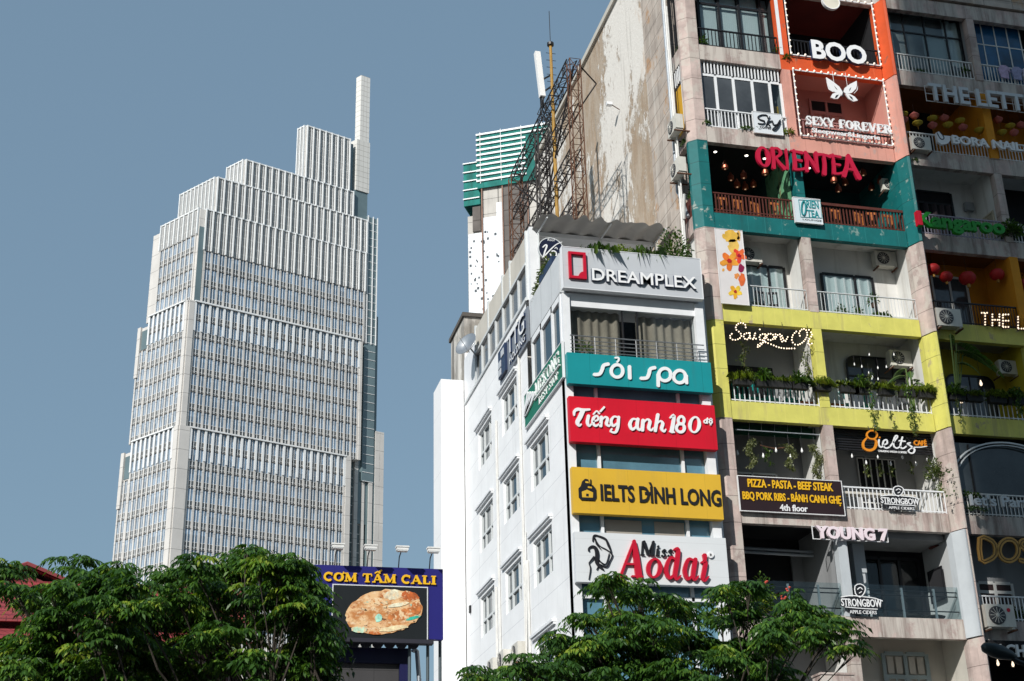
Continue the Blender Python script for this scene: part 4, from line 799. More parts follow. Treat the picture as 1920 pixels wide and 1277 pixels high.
# ---------------- balcony fittings of the apartment block ----------------
def railing(k, x0, x1, mat, sp=.13, h=.76, bw=.016, y=39.07, rails=(0,), top=.022, z0=None):
    z = (ZB(k)+.62) if z0 is None else z0; b = MB(); n = max(1,round((x1-x0)/sp))
    for i in range(n+1): x = x0+(x1-x0)*i/n; b.box(x-bw,x+bw,y-bw*.6,y+bw*.6,z,z+h-top)
    b.box(x0,x1,y-.03,y+.03,z+h-top,z+h+top)
    for q in rails: b.box(x0,x1,y-.014,y+.014,z+.05+q,z+.085+q)
    return b.build('railing', mat, ap)
def pane(a0, a1, b0, b1, y, mat, name='pane', parent=None): return MB().box(a0,a1,y,y+.015,b0,b1).build(name,mat,parent or ap)
def frame(xs, zs, y, mat, bw=.035, name='window', d=.05):
    b = MB(); x0,x1,z0,z1 = min(xs),max(xs),min(zs),max(zs)
    for x in xs: b.box(x-bw,x+bw,y,y+d,z0,z1)
    for z in zs:
        for i in range(len(xs)-1): b.box(xs[i]+bw,xs[i+1]-bw,y+.004,y+d-.004,z-bw,z+bw)
    return b.build(name,mat,ap)
def px(T, x, y): return T.p(x,y)
C1 = lambda Y: Tr(1240,0,340/1551,Y); C2 = lambda Y: Tr(1580,0,340/1551,Y); C3 = lambda Y: Tr(1270,240,330/1171,Y); C4 = lambda Y: Tr(1580,240,340/1206,Y)
C5 = lambda Y: Tr(1320,560,320/1572,Y); C6 = lambda Y: Tr(1600,560,320/1572,Y); C7 = lambda Y: Tr(1340,780,300/1473,Y); C8 = lambda Y: Tr(1580,780,340/1551,Y); CA = lambda Y: Tr(1340,980,300/1290,Y); CB = lambda Y: Tr(1600,980,320/1376,Y)
m_blind = M('white blinds',(.66,.69,.70),.7,.04,1,0,joints=(('h',.08,0,.01),),jcol=(.55,.58,.6)); m_wcur = M('white curtain',(.70,.72,.72),.8,.05,2); m_gl = GL('grey balcony glass',(.055,.06,.065),.07,.6,.5,.6); m_cgl = CG('clear balcony glass',(.85,.9,.9),.03,.25)
m_blu = GL('blue film glass',(.008,.07,.16),.2,.4,.6,.9); m_bei = M('beige shutter',(.50,.44,.33),.7,.08,2); m_gsh = M('grey green shutter',(.30,.37,.38),.65,.08,2); m_psh = M('pink shutter',(.55,.25,.22),.65,.08,2)
# storey with the black window (top left)
T = C1(39.5); z0,z1 = ZB(6)+.6,ZB(7)+.1; xs = [T.p(x,y)[0] for x,y in ((330,200),(505,230),(680,260),(865,290),(1020,310))]
frame(xs,[z0,T.p(680,70)[1],z1],39.5,m_black,.045)
for i in range(4): pane(xs[i]+.06,xs[i+1]-.06,z0+.15,z1-.05,39.66,m_blind,'blind')
MB().box(xs[0],xs[-1],39.53,39.54,z0,z1).build('pane',m_cgl,ap)
railing(6,16.95,20.03,m_black,.14); railing(6,20.42,24.05,m_black,.14); railing(6,24.72,27.93,m_pvc,.135); railing(6,28.3,31.8,m_pvc,.135)
MB().box(20.2,20.4,38.96,38.985,ZB(6)+.62,ZB(7)).build('pillar',m_org,ap); MB().box(20.06,20.19,38.97,38.985,ZB(6)+.62,ZB(7)).build('white_trim',m_wpaint,ap)
# grey windows and blue windows (top right)
T = C2(39.4); xs = [24.72,T.p(525,260)[0],T.p(705,290)[0],T.p(890,330)[0],27.9]; zm = T.p(705,295)[1]
frame(xs,[ZB(6)+.6,zm,ZB(7)+.2],39.4,m_black,.028); pane(24.72,27.9,ZB(6)+.6,ZB(7)+.2,39.43,m_cgl)
curtain(24.8,25.1,ZB(6)+.7,ZB(7)+.15,39.55,m_wcur,ap); curtain(27.2,27.85,ZB(6)+1.5,ZB(7)+.15,39.55,m_wcur,ap); pane(26.3,27.3,ZB(6)+.8,zm-.05,39.5,M('pale board',(.4,.44,.45),.6,.05,1),'blind')
T = C2(39.4); xs = [28.3+.55*i for i in range(7)]; frame(xs,[ZB(6)+.6,zm-.1,ZB(7)+.2],39.4,m_pvc,.022)
for i in range(4): pane(xs[i],xs[i+1],ZB(6)+.6,ZB(7)+.2,39.42,m_blu)
for i,(x,c) in enumerate(((29.2,(.45,.35,.5)),(29.75,(.3,.3,.45)),(30.2,(.55,.5,.6)))):
    lt = thing('hanging_shirt',(x,38.98,ZB(6)+.8),['mauve laundry hung on the top right railing','dark blue laundry hung on the top right railing','pale lilac laundry hung on the top right railing'][i],'laundry','laundry on the railing')
    b = MB(); b.ext(FF(39.0),[(x-.16,ZB(6)+.85),(x+.15,ZB(6)+.82),(x+.17,ZB(6)+1.2),(x+.25,ZB(6)+1.1),(x+.27,ZB(6)+1.3),(x+.1,ZB(6)+1.42),(x-.12,ZB(6)+1.4),(x-.24,ZB(6)+1.2)],0,.04); b.build('cloth',M('laundry cloth %d'%i,c,.9,.3,9),lt)
# glazed storey with white grille
T = C1(39.12); zt = T.p(400,640)[1]; zb = ZB(5)+.62
xs = [16.95]+[T.p(x,y)[0] for x,y in ((472,780),(625,800),(788,830),(938,840))]+[20.0]
frame(xs,[zb+.02,zt],39.12,m_wpaint,.05,'window',.06)
for i in range(5): pane(xs[i]+.05,xs[i+1]-.05,zb,zt-.05,39.15,m_gl if i < 4 else m_cgl)
MB().box(19.2,20.0,39.5,39.55,zb,zb+1.5).build('yellow_panel',M('yellow panel',(.55,.33,.02),.6,.1,2),ap)
b = MB()
for i in range(24): x = 17.0+i*.128; b.box(x-.02,x+.02,39.1,39.14,zt+.06,ZB(6)+.02)
b.build('transom_grille',m_wpaint,ap); pane(16.95,20.0,zt+.05,ZB(6)+.2,39.2,m_gl)
railing(5,16.95,20.03,m_wpaint,.128); railing(5,20.42,24.05,M('dusky pink rail',(.34,.17,.16),.6),.13); railing(5,24.72,27.93,m_pvc,.13); railing(5,28.3,31.8,m_pvc,.13)
# pink storey door
T = Tr(1480,120,220/1756,40.48); d = MB(); a0,_ = T.p(290,600); a1,_ = T.p(790,600); zt = T.p(300,530)[1]; z0 = ZB(5)+.6
for q in (a0,(a0+a1)/2-.04,a1-.08): d.box(q,q+.08,40.42,40.48,z0,zt)
d.box(a0,a1,40.425,40.475,zt-.06,zt).box(a0,a1,40.425,40.475,zt-.62,zt-.5); d = d.build('door',m_psh,ap)
for q in (0,1):
    x0 = a0+.08+q*(a1-a0)/2; x1 = x0+(a1-a0)/2-.14; pane(x0,x1,zt-.5,zt-.06,40.46,m_dark,'pane',d)
    b = MB()
    for j in range(22): b.box(x0+.05,x1-.05,40.43,40.46,z0+.1+j*.075,z0+.15+j*.075)
    b.box(x0,x0+.05,40.42,40.47,z0,zt-.62).box(x1-.05,x1,40.42,40.47,z0,zt-.62); b.build('shutter',m_psh,d)
# teal storey
railing(4,16.95,20.03,m_rail,.125,.8,.022,rails=(0,.1)); railing(4,20.42,24.05,m_rail,.125,.8,.022,rails=(0,)); MB().box(20.42,24.05,38.99,39.03,ZB(4)+1.34,ZB(4)+1.44).build('railing_plank',m_rail,ap)
MB().box(16.34,16.38,39.36,40.12,ZB(4)+.62,ZB(4)+1.4).build('railing',m_rail,ap)
MB().quad((20.02,39.3,ZB(4)+.6),(20.02,41.2,ZB(4)+.6),(20.02,41.2,ZB(5)+.1),(20.02,39.3,ZB(5)+.1)).build('mural',M('green painted mural',(.12,.32,.17),.7,.3,2,patch=((.02,.05,.03),.3,2.2),streak=((.5,.45,.2),.3,4)),ap)
# white storey windows with curtains
for T,(q0,q1,qt,qr) in ((C3(40.08),((400,900),(706,930),(560,918),(722,1170))),(C3(40.08),((955,962),(1294,1010),(1100,980),(1310,1240)))):
    a0 = T.p(*q0)[0]; a1 = T.p(*q1)[0]; zt = T.p(*qt)[1]; z0 = ZB(3)+.6; frame([a0,(a0*.35+a1*.65),a1],[z0,zt],40.05,m_black,.04)
    curtain(a0+.05,a1-.05,z0,zt-.06,40.1,m_wcur,ap,amp=.02); pane(a0,a1,z0,zt,40.07,m_cgl)
railing(3,18.0,20.03,m_alu,.13,.78,.009,top=.014); railing(3,20.42,24.05,m_alu,.13,.78,.009,top=.014); MB().box(20.1,20.34,39.3,40.13,ZB(4)-.02,ZB(4)+.3).build('beam',m_gwall,ap)
# kangaroo sign storey (white, right)
T = C4(40.42); a0,zt = T.p(482,418); a1 = T.p(712,440)[0]; frame([a0,a1],[ZB(4)+.6,T.p(600,505)[1],zt],40.36,m_black,.04); pane(a0,a1,ZB(4)+.6,zt,40.4,m_dark); curtain(a0+.1,a1-.1,ZB(4)+.6,T.p(600,508)[1],40.38,M('mauve curtain',(.06,.045,.05),.9),ap)
p = T.p(832,535); MB().box(p[0]-.17,p[0]+.17,40.25,40.42,p[1]-.15,p[1]+.17).tube([(p[0],40.38,p[1]-.15),(p[0],40.38,ZB(4)+.6)],.02).build('meter_box',M('grey meter box',(.3,.31,.32),.5),ap)
b = MB(); zz = ZB(4)
for (ya,yb_,za,zc) in ((39.35,39.85,zz+1.0,zz+2.05),(39.9,40.35,zz+1.0,zz+2.05)):
    b.box(27.88,27.93,ya,ya+.06,za,zc).box(27.88,27.93,yb_-.06,yb_,za,zc).box(27.88,27.93,ya+.06,yb_-.06,zc-.06,zc).box(27.88,27.93,ya+.06,yb_-.06,za,za+.06).box(27.88,27.93,ya+.06,yb_-.06,za+.5,za+.56)
    for j in range(14): b.box(27.9,27.925,ya+.06,yb_-.06,za+.09+j*.068,za+.13+j*.068)
b.build('shutter',m_bei,ap)
railing(4,24.72,27.93,M('purple grey rail',(.30,.27,.32),.5),.13,.8,.018); railing(4,28.3,31.8,m_pvc,.13)
# orange storey right
T = C4(40.5); a0,zt = T.p(585,985); a1 = T.p(815,1000)[0]; frame([a0,(a0+a1)/2,a1],[ZB(3)+.6,zt],40.46,m_pvc,.04); pane(a0,a1,ZB(3)+.6,zt,40.49,m_gl); T = C2(40.98); a0,zt = T.p(560,950); a1,z0 = T.p(790,1230); pane(a0,a1,ZB(5)+.6,zt,41.0,m_dark,'doorway')
railing(3,24.72,27.93,m_black,.11,.82,.012); railing(3,28.3,31.8,m_black,.11,.82,.012)
for k in (5,3): MB().box(27.955,28.285,38.965,39.31,ZB(k)+.621,ZB(k+1)-.003).build('pillar_facing',m_orgw,ap)
# lime storey
for (x0,x1) in ((16.95,20.03),(20.42,24.05),(24.72,27.93),(28.3,31.8)): railing(2,x0,x1,m_wpaint,.17,.74,.014)
def round_win(T, q, mat=m_dark, y=40.5):
    (x0,y0),(x1,y1) = q; a0,zt = T.p(x0,y0); a1,_ = T.p(x1,y1); z0 = ZB(2)+.6; r = .32
    pts = [(a0,z0),(a1,z0)]+[(a1-r+r*math.cos(t),zt-r+r*math.sin(t)) for t in np.linspace(0,math.pi/2,7)]+[(a0+r-r*math.sin(t),zt-r+r*math.cos(t)) for t in np.linspace(0,math.pi/2,7)]
    w = MB().ext(FF(y),pts,0,.03).build('window',m_gl,ap); b = MB(); b.rib(FF(y),pts,.07,.032,.06,1,True)
    for i in range(1,4): x = a0+(a1-a0)*i/4; b.fbox(FF(y),x-.02,x+.02,z0,zt-.03,.032,.055)
    b.fbox(FF(y),a0,a1,zt-.75,zt-.70,.033,.056); b.build('frame',m_black,w)
round_win(C5(40.5),((1298,530),(1850,560))); round_win(C6(40.4),((840,700),(1275,745)),y=40.4)
T = C5(40.5); a0,zt = T.p(240,560); pane(17.0,19.2,ZB(2)+.6,ZB(2)+2.5,40.5,m_dark,'doorway')
# storey of the pizza board
b = MB(); T = C7(39.3); p,q = T.p(190,125),T.p(1030,178); b.tube([(p[0],39.3,p[1]),(q[0],39.3,p[1])],.022)
for x in (320,430,550,670,795,905): c = T.p(x,140)[0]; b.tube([(c,39.3,p[1]),(c+.1,39.45,ZB(2)+.1)],.012,5)
b.build('hanging_rail',m_galv,ap); MB().box(17.0,20.0,39.5,39.53,ZB(2)-.32,ZB(2)+.05).build('green_valance',M('dark green cloth',(.005,.05,.025),.9,.3,3),ap)
T = C7(40.68); a0 = 17.0; a1 = T.p(560,450)[0]; frame([17.0,17.6,18.2,a1],[ZB(1)+.6,ZB(1)+1.3,ZB(1)+1.75,ZB(1)+2.2],40.68,m_alu,.03); pane(17,a1,ZB(1)+.6,ZB(1)+2.2,40.71,m_dark)
T = C8(40.7); b = MB()
for i in range(9): z = ZB(2)+.02-i*.085; b.box(20.42,24.05,39.35,39.42,z-.02,z+.03)
b.build('louvres',m_black,ap)
a0 = T.p(130,450)[0]; a1 = T.p(450,470)[0]; zt = T.p(300,370)[1]; frame([a0+(a1-a0)*i/6 for i in range(7)],[ZB(1)+.6,ZB(1)+1.0,ZB(1)+1.4,ZB(1)+1.8,zt],40.66,m_pvc,.018,'door'); pane(a0,a1,ZB(1)+.6,zt,40.69,m_dark); MB().box(a0-.2,a1+.2,40.6,40.72,zt+.06,zt+.3).build('door_head',m_grey,ap)
MB().box(20.5,23.2,39.3,39.6,ZB(1)+1.22,ZB(1)+1.3).build('counter',m_beige,ap)
railing(1,20.42,24.05,m_wpaint,.14,.74,.015); railing(1,24.72,27.93,m_pvc,.14,.74,.015); railing(1,28.3,31.8,m_pvc,.14,.74,.015)
b = MB(); cx = 26.6
for r,w in ((2.1,.05),(1.95,.03)): b.rib(FF(39.1),[(cx+r*math.cos(t),ZB(2)-1.55+1.35*r/2.1*math.sin(t)) for t in np.linspace(.35,2.8,18)],w,0,.06,1)
b.build('arched_frame',m_alu,ap); pane(24.72,28,ZB(1)+.62,ZB(2)-.25,39.2,GL('dim bar glass',(.025,.03,.032),.06,.6,.7,.6)); MB().box(25.25,25.3,39.15,39.2,ZB(1)+.62,ZB(2)-.3).build('mullion',m_black,ap)
# bottom storeys
b = MB(); z = ZB(0)+.62
for (x0,x1) in ((16.95,20.03),(20.42,24.05)): pane(x0,x1,z,z+1.02,39.06,m_cgl,'glass_balustrade')
for x0,x1 in ((17.0,20.0),(20.45,24.0)):
    for q in (.25,.72,.86): b.tube([(x0,39.12,z+q),(x1,39.12,z+q)],.02,6)
b.build('balustrade_rails',m_black,ap)
for x in (18.3,19.3,20.9,22.1,23.2): MB().box(x-.03,x+.03,39.08,39.14,z,z+.95).build('balustrade_post',m_galv,ap)
T = CA(41.6); a0,zt = T.p(605,260); a1 = T.p(820,270)[0]; MB().box(a0,a1,41.5,41.58,ZB(0)+.6,zt).build('grey_panel',m_grey,ap); MB().box(a1+.6,a1+1.0,40.2,40.6,ZB(0)+.6,ZB(1)+.2).build('inner_pillar',fin_m[0],ap)
b = MB()
for dz in (0,.12): b.tube([(17,40.6,ZB(1)-.45+dz),(20,40.6,ZB(1)-.5+dz)],.05,8)
b.build('ceiling_pipes',m_galv,ap)
T = CB(40.9); a0,zt = T.p(40,280); a1 = T.p(515,300)[0]; frame([a0+(a1-a0)*i/3 for i in range(4)],[ZB(0)+.6,zt],40.86,m_black,.05); pane(a0,a1,ZB(0)+.6,zt,40.9,m_dgl)
MB().box(20.42,24.0,39.4,40.9,ZB(1)-.16,ZB(1)+.1).build('dropped_ceiling',m_grey,ap)
railing(0,24.72,27.93,m_wpaint,.13,.78,.016)
T = CB(40.3); a0 = T.p(985,400)[0]; frame([a0,a0+.62,a0+1.25],[ZB(0)+.6,ZB(0)+1.85,ZB(0)+2.15],40.28,m_pvc,.05,'door'); pane(a0,a0+1.25,ZB(0)+.6,ZB(0)+2.15,40.31,M('dark red door',(.03,.015,.015),.6),'door_leaf')
T = CB(40.48); a0,zt = T.p(232,1055); a1 = T.p(580,1060)[0]; z0 = ZB(-1)+.6; d = frame([a0,(a0+a1)/2,a1],[z0,zt-.72,zt],40.42,m_gsh,.06,'door')
for q in (0,1):
    x0 = a0+.06+q*(a1-a0)/2; x1 = x0+(a1-a0)/2-.12; b = MB(); xm = (x0+x1)/2
    for s0,s1 in ((x0+.05,xm-.03),(xm+.03,x1-.05)):
        for j in range(16): b.box(s0,s1,40.44,40.47,z0+.1+j*.075,z0+.145+j*.075)
    b.box(x0,x0+.05,40.43,40.475,z0,zt-.78).box(x1-.05,x1,40.43,40.475,z0,zt-.78).box(xm-.03,xm+.03,40.43,40.475,z0,zt-.78); b.build('shutter',m_gsh,d)
    for s0,s1 in ((x0+.06,xm-.04),(xm+.04,x1-.06)): pane(s0,s1,zt-.62,zt-.1,40.45,m_beige,'pane',d)
# pipes on the block's side
b = MB(); P = lambda u,v: (16.2,SD(u,v,16.2)[0],SD(u,v,16.2)[1])
b.tube([(16.2,40.25,37.5),(16.2,40.25,25.6),(16.25,39.9,24.9),(16.25,39.6,24.3)],.06,8); b.build('drain_pipe',m_galv,ap)
b = MB(); b.tube([(16.12,39.85,36),(16.12,39.85,21)],.045,7).tube([(16.1,39.65,33),(16.1,39.65,18)],.03,6).tube([(16.1,39.6,24.2),(16.05,39.3,25.0)],.05,6); b.build('waste_pipes',m_pvc,ap)
b = MB()
for k in (6,):
    for i in range(5): y = 39.42+i*.15; b.box(16.32,16.35,y-.012,y+.012,ZB(k)+.62,ZB(k+1))
b.build('side_grille',m_black,ap)
b = MB()
for i in range(5): y = 39.42+i*.15; b.box(16.33,16.36,y-.02,y+.02,ZB(6)-.65,ZB(6))
b.box(16.33,16.36,39.4,39.46,ZB(5)+.62,ZB(6)-.7); b.build('side_grille',m_wpaint,ap); MB().box(16.38,16.4,39.46,40.1,ZB(5)+.7,ZB(6)-.75).build('yellow_panel',M('amber panel',(.55,.30,.015),.6,.1,2),ap)
MB().box(16.45,16.48,39.4,40.12,ZB(2)+.6,ZB(4)).build('side_panel',m_gwall,ap)
# ---------------- air conditioners ----------------
acp = thing('air_conditioner',(0,0,0),'','air conditioner','air conditioner outdoor units')
b = MB(); b.box(-.4,.4,-.28,0,0,.56).box(-.36,-.3,-.26,-.02,-.05,0).box(.3,.36,-.26,-.02,-.05,0); b.build('casing',m_cream,acp)
b = MB().lathe((-.1,-.281,.28),[(.23,0),(.23,.02),(.2,.03)],18,(0,-1,0)); b.build('fan_grille',M('dark fan grille',(.05,.05,.055),.6),acp)
b = MB()
for i in range(6): t = i*math.pi/6; b.rib(FF(-.312),[(-.1-.2*math.cos(t),.28-.2*math.sin(t)),(-.1+.2*math.cos(t),.28+.2*math.sin(t))],.012,0,.006,0)
b.lathe((-.1,-.315,.28),[(.05,0),(.04,.02)],10,(0,-1,0)); b.build('fan_guard',m_cream,acp)
MB().box(-.38,-.33,-.34,.3,-.1,-.06).build('bracket',m_rust,acp); MB().box(.33,.38,-.34,.3,-.1,-.06).build('bracket',m_rust,acp)
L_ = [(1654,492,40.1,0,1.0,'air conditioner hung under the ceiling of the white balcony with curtained windows'),
 (1402,484,40.05,0,1.0,'air conditioner half hidden behind the orange flower banner'),
 (1665,352,39.9,0,.8,'small air conditioner among the lamps of the teal balcony'),
 (1721,276,39.0,0,.95,'air conditioner beside the raised nail bar letters'),
 (1771,603,38.95,0,1.15,'air conditioner on the black railing under red lanterns'),
 (1865,1160,38.95,0,1.25,'air conditioner with a red badge on the lower right railing'),
 (1884,694,39.9,0,.9,'air conditioner on the lime green back wall'),
 (1682,678,40.1,0,1.0,'air conditioner above the banana plant on the lime balcony'),
 (1283,237,39.3,1.2,1.0,'air conditioner on the block corner below the amber side panel'),(1295,318,39.35,1.2,1.0,'air conditioner on the block corner beside the teal pillar'),
 (948,1226,44.4,1.5708,1.05,'air conditioner nearest the corner on the white side wall'),(921,1240,46.4,1.5708,1.05,'middle air conditioner of three low on the white side wall'),(905,1255,48.0,1.5708,1.05,'farthest air conditioner low on the white side wall')]
for u,v,Y,rz,sc,lb in L_:
    if rz > 1.5: loc = (11.3,Y,F(u,v,Y)[1]-.25); rz_ = -1.5708
    elif rz: loc = (16.15,Y+.2,F(u,v,Y)[1]-.2); rz_ = -1.5708
    else: x,z = F(u,v,Y); loc = (x,Y,z-.26*sc); rz_ = 0
    o = place(acp,USED,loc,rz_,sc,lb)
    if 'red badge' in lb:
        bd = MB().lathe((.24,-.285,.42),[(.05,0),(.05,.006)],14,(0,-1,0)).build('badge',m_red,None); bd.parent = o; bd.location = (.24,-.285,.42); bd.location = Vector((.24,-.287,.37))
# ---------------- signs on the apartment block ----------------
m_frame = M('white sign frame',(.7,.7,.7),.5,.05,2); m_pkw = M('pale pink lettering',(.78,.66,.70),.4,.03,3); m_grl = M('grey white lettering',(.55,.58,.60),.45,.05,3)
f = FF(38.9); T = C1(38.89)
s = sign('sign_board',f,*T.p(915,1140),'small white coffee sign with black handwriting on the white railing')
p = T.tbox(800,1128,1038,955); board(s,f,p[0],p[2],p[1],p[3],-.06,0,M('white sign board',(.66,.69,.72),.45,.03,2),m_frame,.02)
strokes(s,T,[([(908,1012),(900,990),(860,985),(825,1000),(835,1022),(880,1040),(868,1062),(825,1058)],[5,6,5,7,8,8,7,4]),([(925,1000),(908,1040),(893,1078)],[6,7,6]),([(945,1035),(910,1052),(930,1085)],[5,5,8]),([(950,1040),(955,1068),(985,1068),(1010,1030)],[6,7,6,6]),([(1015,1028),(1000,1080),(970,1115),(948,1108),(975,1085),(1018,1055)],[6,8,7,6,5,4])],m_sk,'lettering')
text(s,f,'COFFEE',T.tbox(842,1095,935,1078),m_sk,.01,.01,0,0,False)
s = sign('round_sign',FF(38.9),*F(1557,27,38.9),'round cream sign hanging in the orange framed balcony'); c = F(1557,4,38.9)
MB().ext(f,[(c[0]+.34*math.cos(t),c[1]+.34*math.sin(t)) for t in np.linspace(0,2*math.pi,29)[:-1]],-.03,.05).build('disc',M('cream disc',(.70,.66,.55),.5),s); MB().rib(f,[(c[0]+.34*math.cos(t),c[1]+.34*math.sin(t)) for t in np.linspace(0,2*math.pi,29)[:-1]],.03,-.04,.07,1,True).build('rim',m_sw,s)
MB().tube([(c[0],38.92,c[1]+.33),(c[0],38.92,ZB(7)+.2)],.012,5).build('hanger',m_black,s)
s = sign('letter_sign',FF(38.85),*F(1570,116,38.85),'big white block letters standing at the orange framed balcony'); T0 = Tr(0,0,1,38.85); text(s,FF(38.85),'BOO',T0.tbox(1521,111,1622,80),m_sw,.14,0,.035,0,True,'letter',m_navy)
# lingerie shop
T = Tr(1480,120,220/1756,38.8); f = FF(38.8); s = sign('letter_sign',f,*T.p(860,1090),'white serif shop name with a smaller line below on the pink balcony')
serif(s,f,'SEXY FOREVER',T.tbox(240,920,1500,790),m_sw,.09,0,1.05); text(s,f,'Sleepwear&Lingerie',T.tbox(335,1030,1335,965),m_sw,.05,0,.012,0,False)
MB().box(T.p(240,930)[0],T.p(1500,930)[0],38.84,38.87,T.p(240,945)[1],T.p(240,925)[1]).build('mounting_rail',m_black,s)
s = sign('butterfly_sign',f,*T.p(800,560),'white butterfly emblem hanging in the pink balcony')
for q in ([(545,210),(640,270),(740,350),(790,430),(780,480),(700,440),(610,400),(570,330)],[(770,470),(690,440),(640,455),(608,510),(660,530),(720,530)],[(1000,262),(900,310),(820,370),(806,430),(850,460),(930,440),(990,380),(1003,330)],[(830,460),(900,460),(970,500),(1018,555),(950,572),(880,530)]): poly(s,T,q,m_sw,'wing',0,.05)
for q in ([(660,335),(690,370),(712,400),(690,385)],[(915,360),(900,400),(885,420),(892,385)],[(545,275),(585,375),(655,430),(640,432),(575,390)],[(1018,335),(995,405),(950,455),(965,450),(1010,400)],[(690,480),(730,470),(700,515),(670,520)],[(880,480),(930,510),(950,560),(905,520)]): poly(s,T,q,m_sk if q[0][1]>330 and q[0][0]<930 and q[0][0]>600 else m_sw,'wing_detail',.051,.006)
MB().box(*[T.p(790,400)[0]-.02,T.p(790,400)[0]+.03],38.78,38.82,T.p(800,490)[1],T.p(800,390)[1]).build('body',m_sk,s)
b = MB()
for x in (668,860): q = T.p(x,270); b.tube([(q[0],38.8,q[1]-.25),(q[0],38.82,ZB(6)+.05)],.008,5)
b.build('hanger',m_sw,s)
# letters of the upper right cafe and the nail bar
f = FF(38.75); T = C2(38.75); s = sign('letter_sign',f,*T.p(1200,900),'grey white capitals on a thin frame over the top right lantern cafe')
p = T.tbox(735,862,1735,728); text(s,f,'THE LETTER',p,m_grl,.12,0,.02)
b = MB()
for z in (p[1]+.02,(p[1]+p[3])/2,p[3]-.03): b.box(p[0]-.05,p[2],38.78,38.8,z-.012,z+.012)
for i in range(12): x = p[0]-.05+(p[2]-p[0])*i/11; b.box(x-.01,x+.01,38.785,38.805,p[1],p[3])
b.build('frame',m_frame,s)
f = FF(38.86); T = C4(38.86); s = sign('letter_sign',f,*T.p(950,160),'white nail bar letters with a thumb emblem on the railing'); text(s,f,'BORA NAIL',T.tbox(727,108,1180,58),m_sw,.1,0,.03)
poly(s,T,[(612,40),(630,32),(655,60),(700,62),(708,90),(690,112),(650,120),(625,100)],m_sw,'emblem',0,.1); strokes(s,T,[([(618,42),(640,80),(660,84),(662,68),(640,36)],5)],m_sk,'emblem_line',.01,.1)
# red tea house letters
OR = {'O':[(ell(.5,.5,.36,.44,16,0),[.3,.28,.2,.16,.2,.24,.28,.3,.3,.28,.22,.16,.2,.24,.28,.3],1)],'R':[([(.25,.98),(.28,.5),(.22,0)],[.3,.22,.26]),([(.12,.92),(.6,.98),(.8,.75),(.4,.52)],[.16,.2,.22,.14]),([(.4,.55),(.6,.3),(.95,.02)],[.14,.22,.3])],'I':[([(.5,1),(.52,.5),(.46,0)],[.42,.3,.36])],'E':[([(.3,1),(.32,.5),(.25,.05)],[.2,.22,.26]),([(.1,.95),(.85,.9)],[.14,.24]),([(.3,.52),(.75,.5)],[.14,.2]),([(.2,.05),(.55,.06),(.92,.14)],[.2,.16,.2])],'N':[([(.2,.95),(.24,.5),(.14,.02)],[.26,.2,.26]),([(.16,.97),(.55,.5),(.85,.05)],[.2,.24,.22]),([(.85,1),(.84,.5),(.86,.05)],[.24,.18,.14])],'T':[([(.06,.9),(.5,.93),(.95,.86)],[.26,.16,.26]),([(.52,.95),(.54,.5),(.42,-.05)],[.2,.22,.28])],'A':[([(.5,1.05),(.36,.5),(.1,-.02)],[.2,.2,.28]),([(.5,1.05),(.7,.5),(.95,-.06)],[.2,.26,.3]),([(.22,.35),(.8,.33)],[.12,.18])]}
f = FF(38.8); s = sign('letter_sign',f,*F(1510,322,38.8),'red brush style capitals across the top of the teal balconies'); ci = 0
for c,u0,u1,yt,yb in (('O',1418,1441,276,314),('R',1443,1467,281,317),('I',1468,1480,284,318),('E',1482,1506,284,321),('N',1507,1532,288,325),('T',1532,1555,288,328),('E',1556,1577,292,329),('A',1577,1605,294,333)):
    a0,b0 = F(u0,yb,38.8); a1,b1 = F(u1,yt,38.8); b = MB(); b0 = F(1418,314,38.8)[1]; b1 = F(1418,276,38.8)[1]
    for k,st in enumerate(OR[c]): b.rib(f,[(a0+(a1-a0)*q[0],b0+(b1-b0)*q[1]) for q in st[0]],[w*(a1-a0 if c != 'I' else .2)*.95 for w in st[1]],0,.1+.0012*k,3,len(st) > 2)
    b.build('letter',M('crimson lettering',(.46,.008,.04),.45,.05,3) if ci == 0 else bpy.data.materials['crimson lettering'],s); ci += 1
f = FF(38.86); T = C3(38.855); s = sign('sign_board',f,*T.p(885,630),'square white tea house sign with teal lettering on the brown railing'); p = T.tbox(790,622,965,462); board(s,f,p[0],p[2],p[1],p[3],-.08,0,M('pale sign board',(.60,.67,.70),.45,.04,2),m_frame,.02)
m_tl = M('teal lettering',(.02,.25,.27),.45,.05,3); strokes(s,T,[(ell(838,535,14,46,12),7)],m_tl,closed=(0,)); text(s,f,'RIEN',T.tbox(862,530,940,482),m_tl,.02,0,.01); text(s,f,'TEA',T.tbox(865,590,945,545),m_tl,.02,0,.01); strokes(s,T,[([(806,478),(950,485),(962,600),(820,592)],4)],m_tl,'border',.012,0,1,(0,)); text(s,f,'LOUNGE',T.tbox(835,612,958,602),m_sk,.008,0,0,0,False)
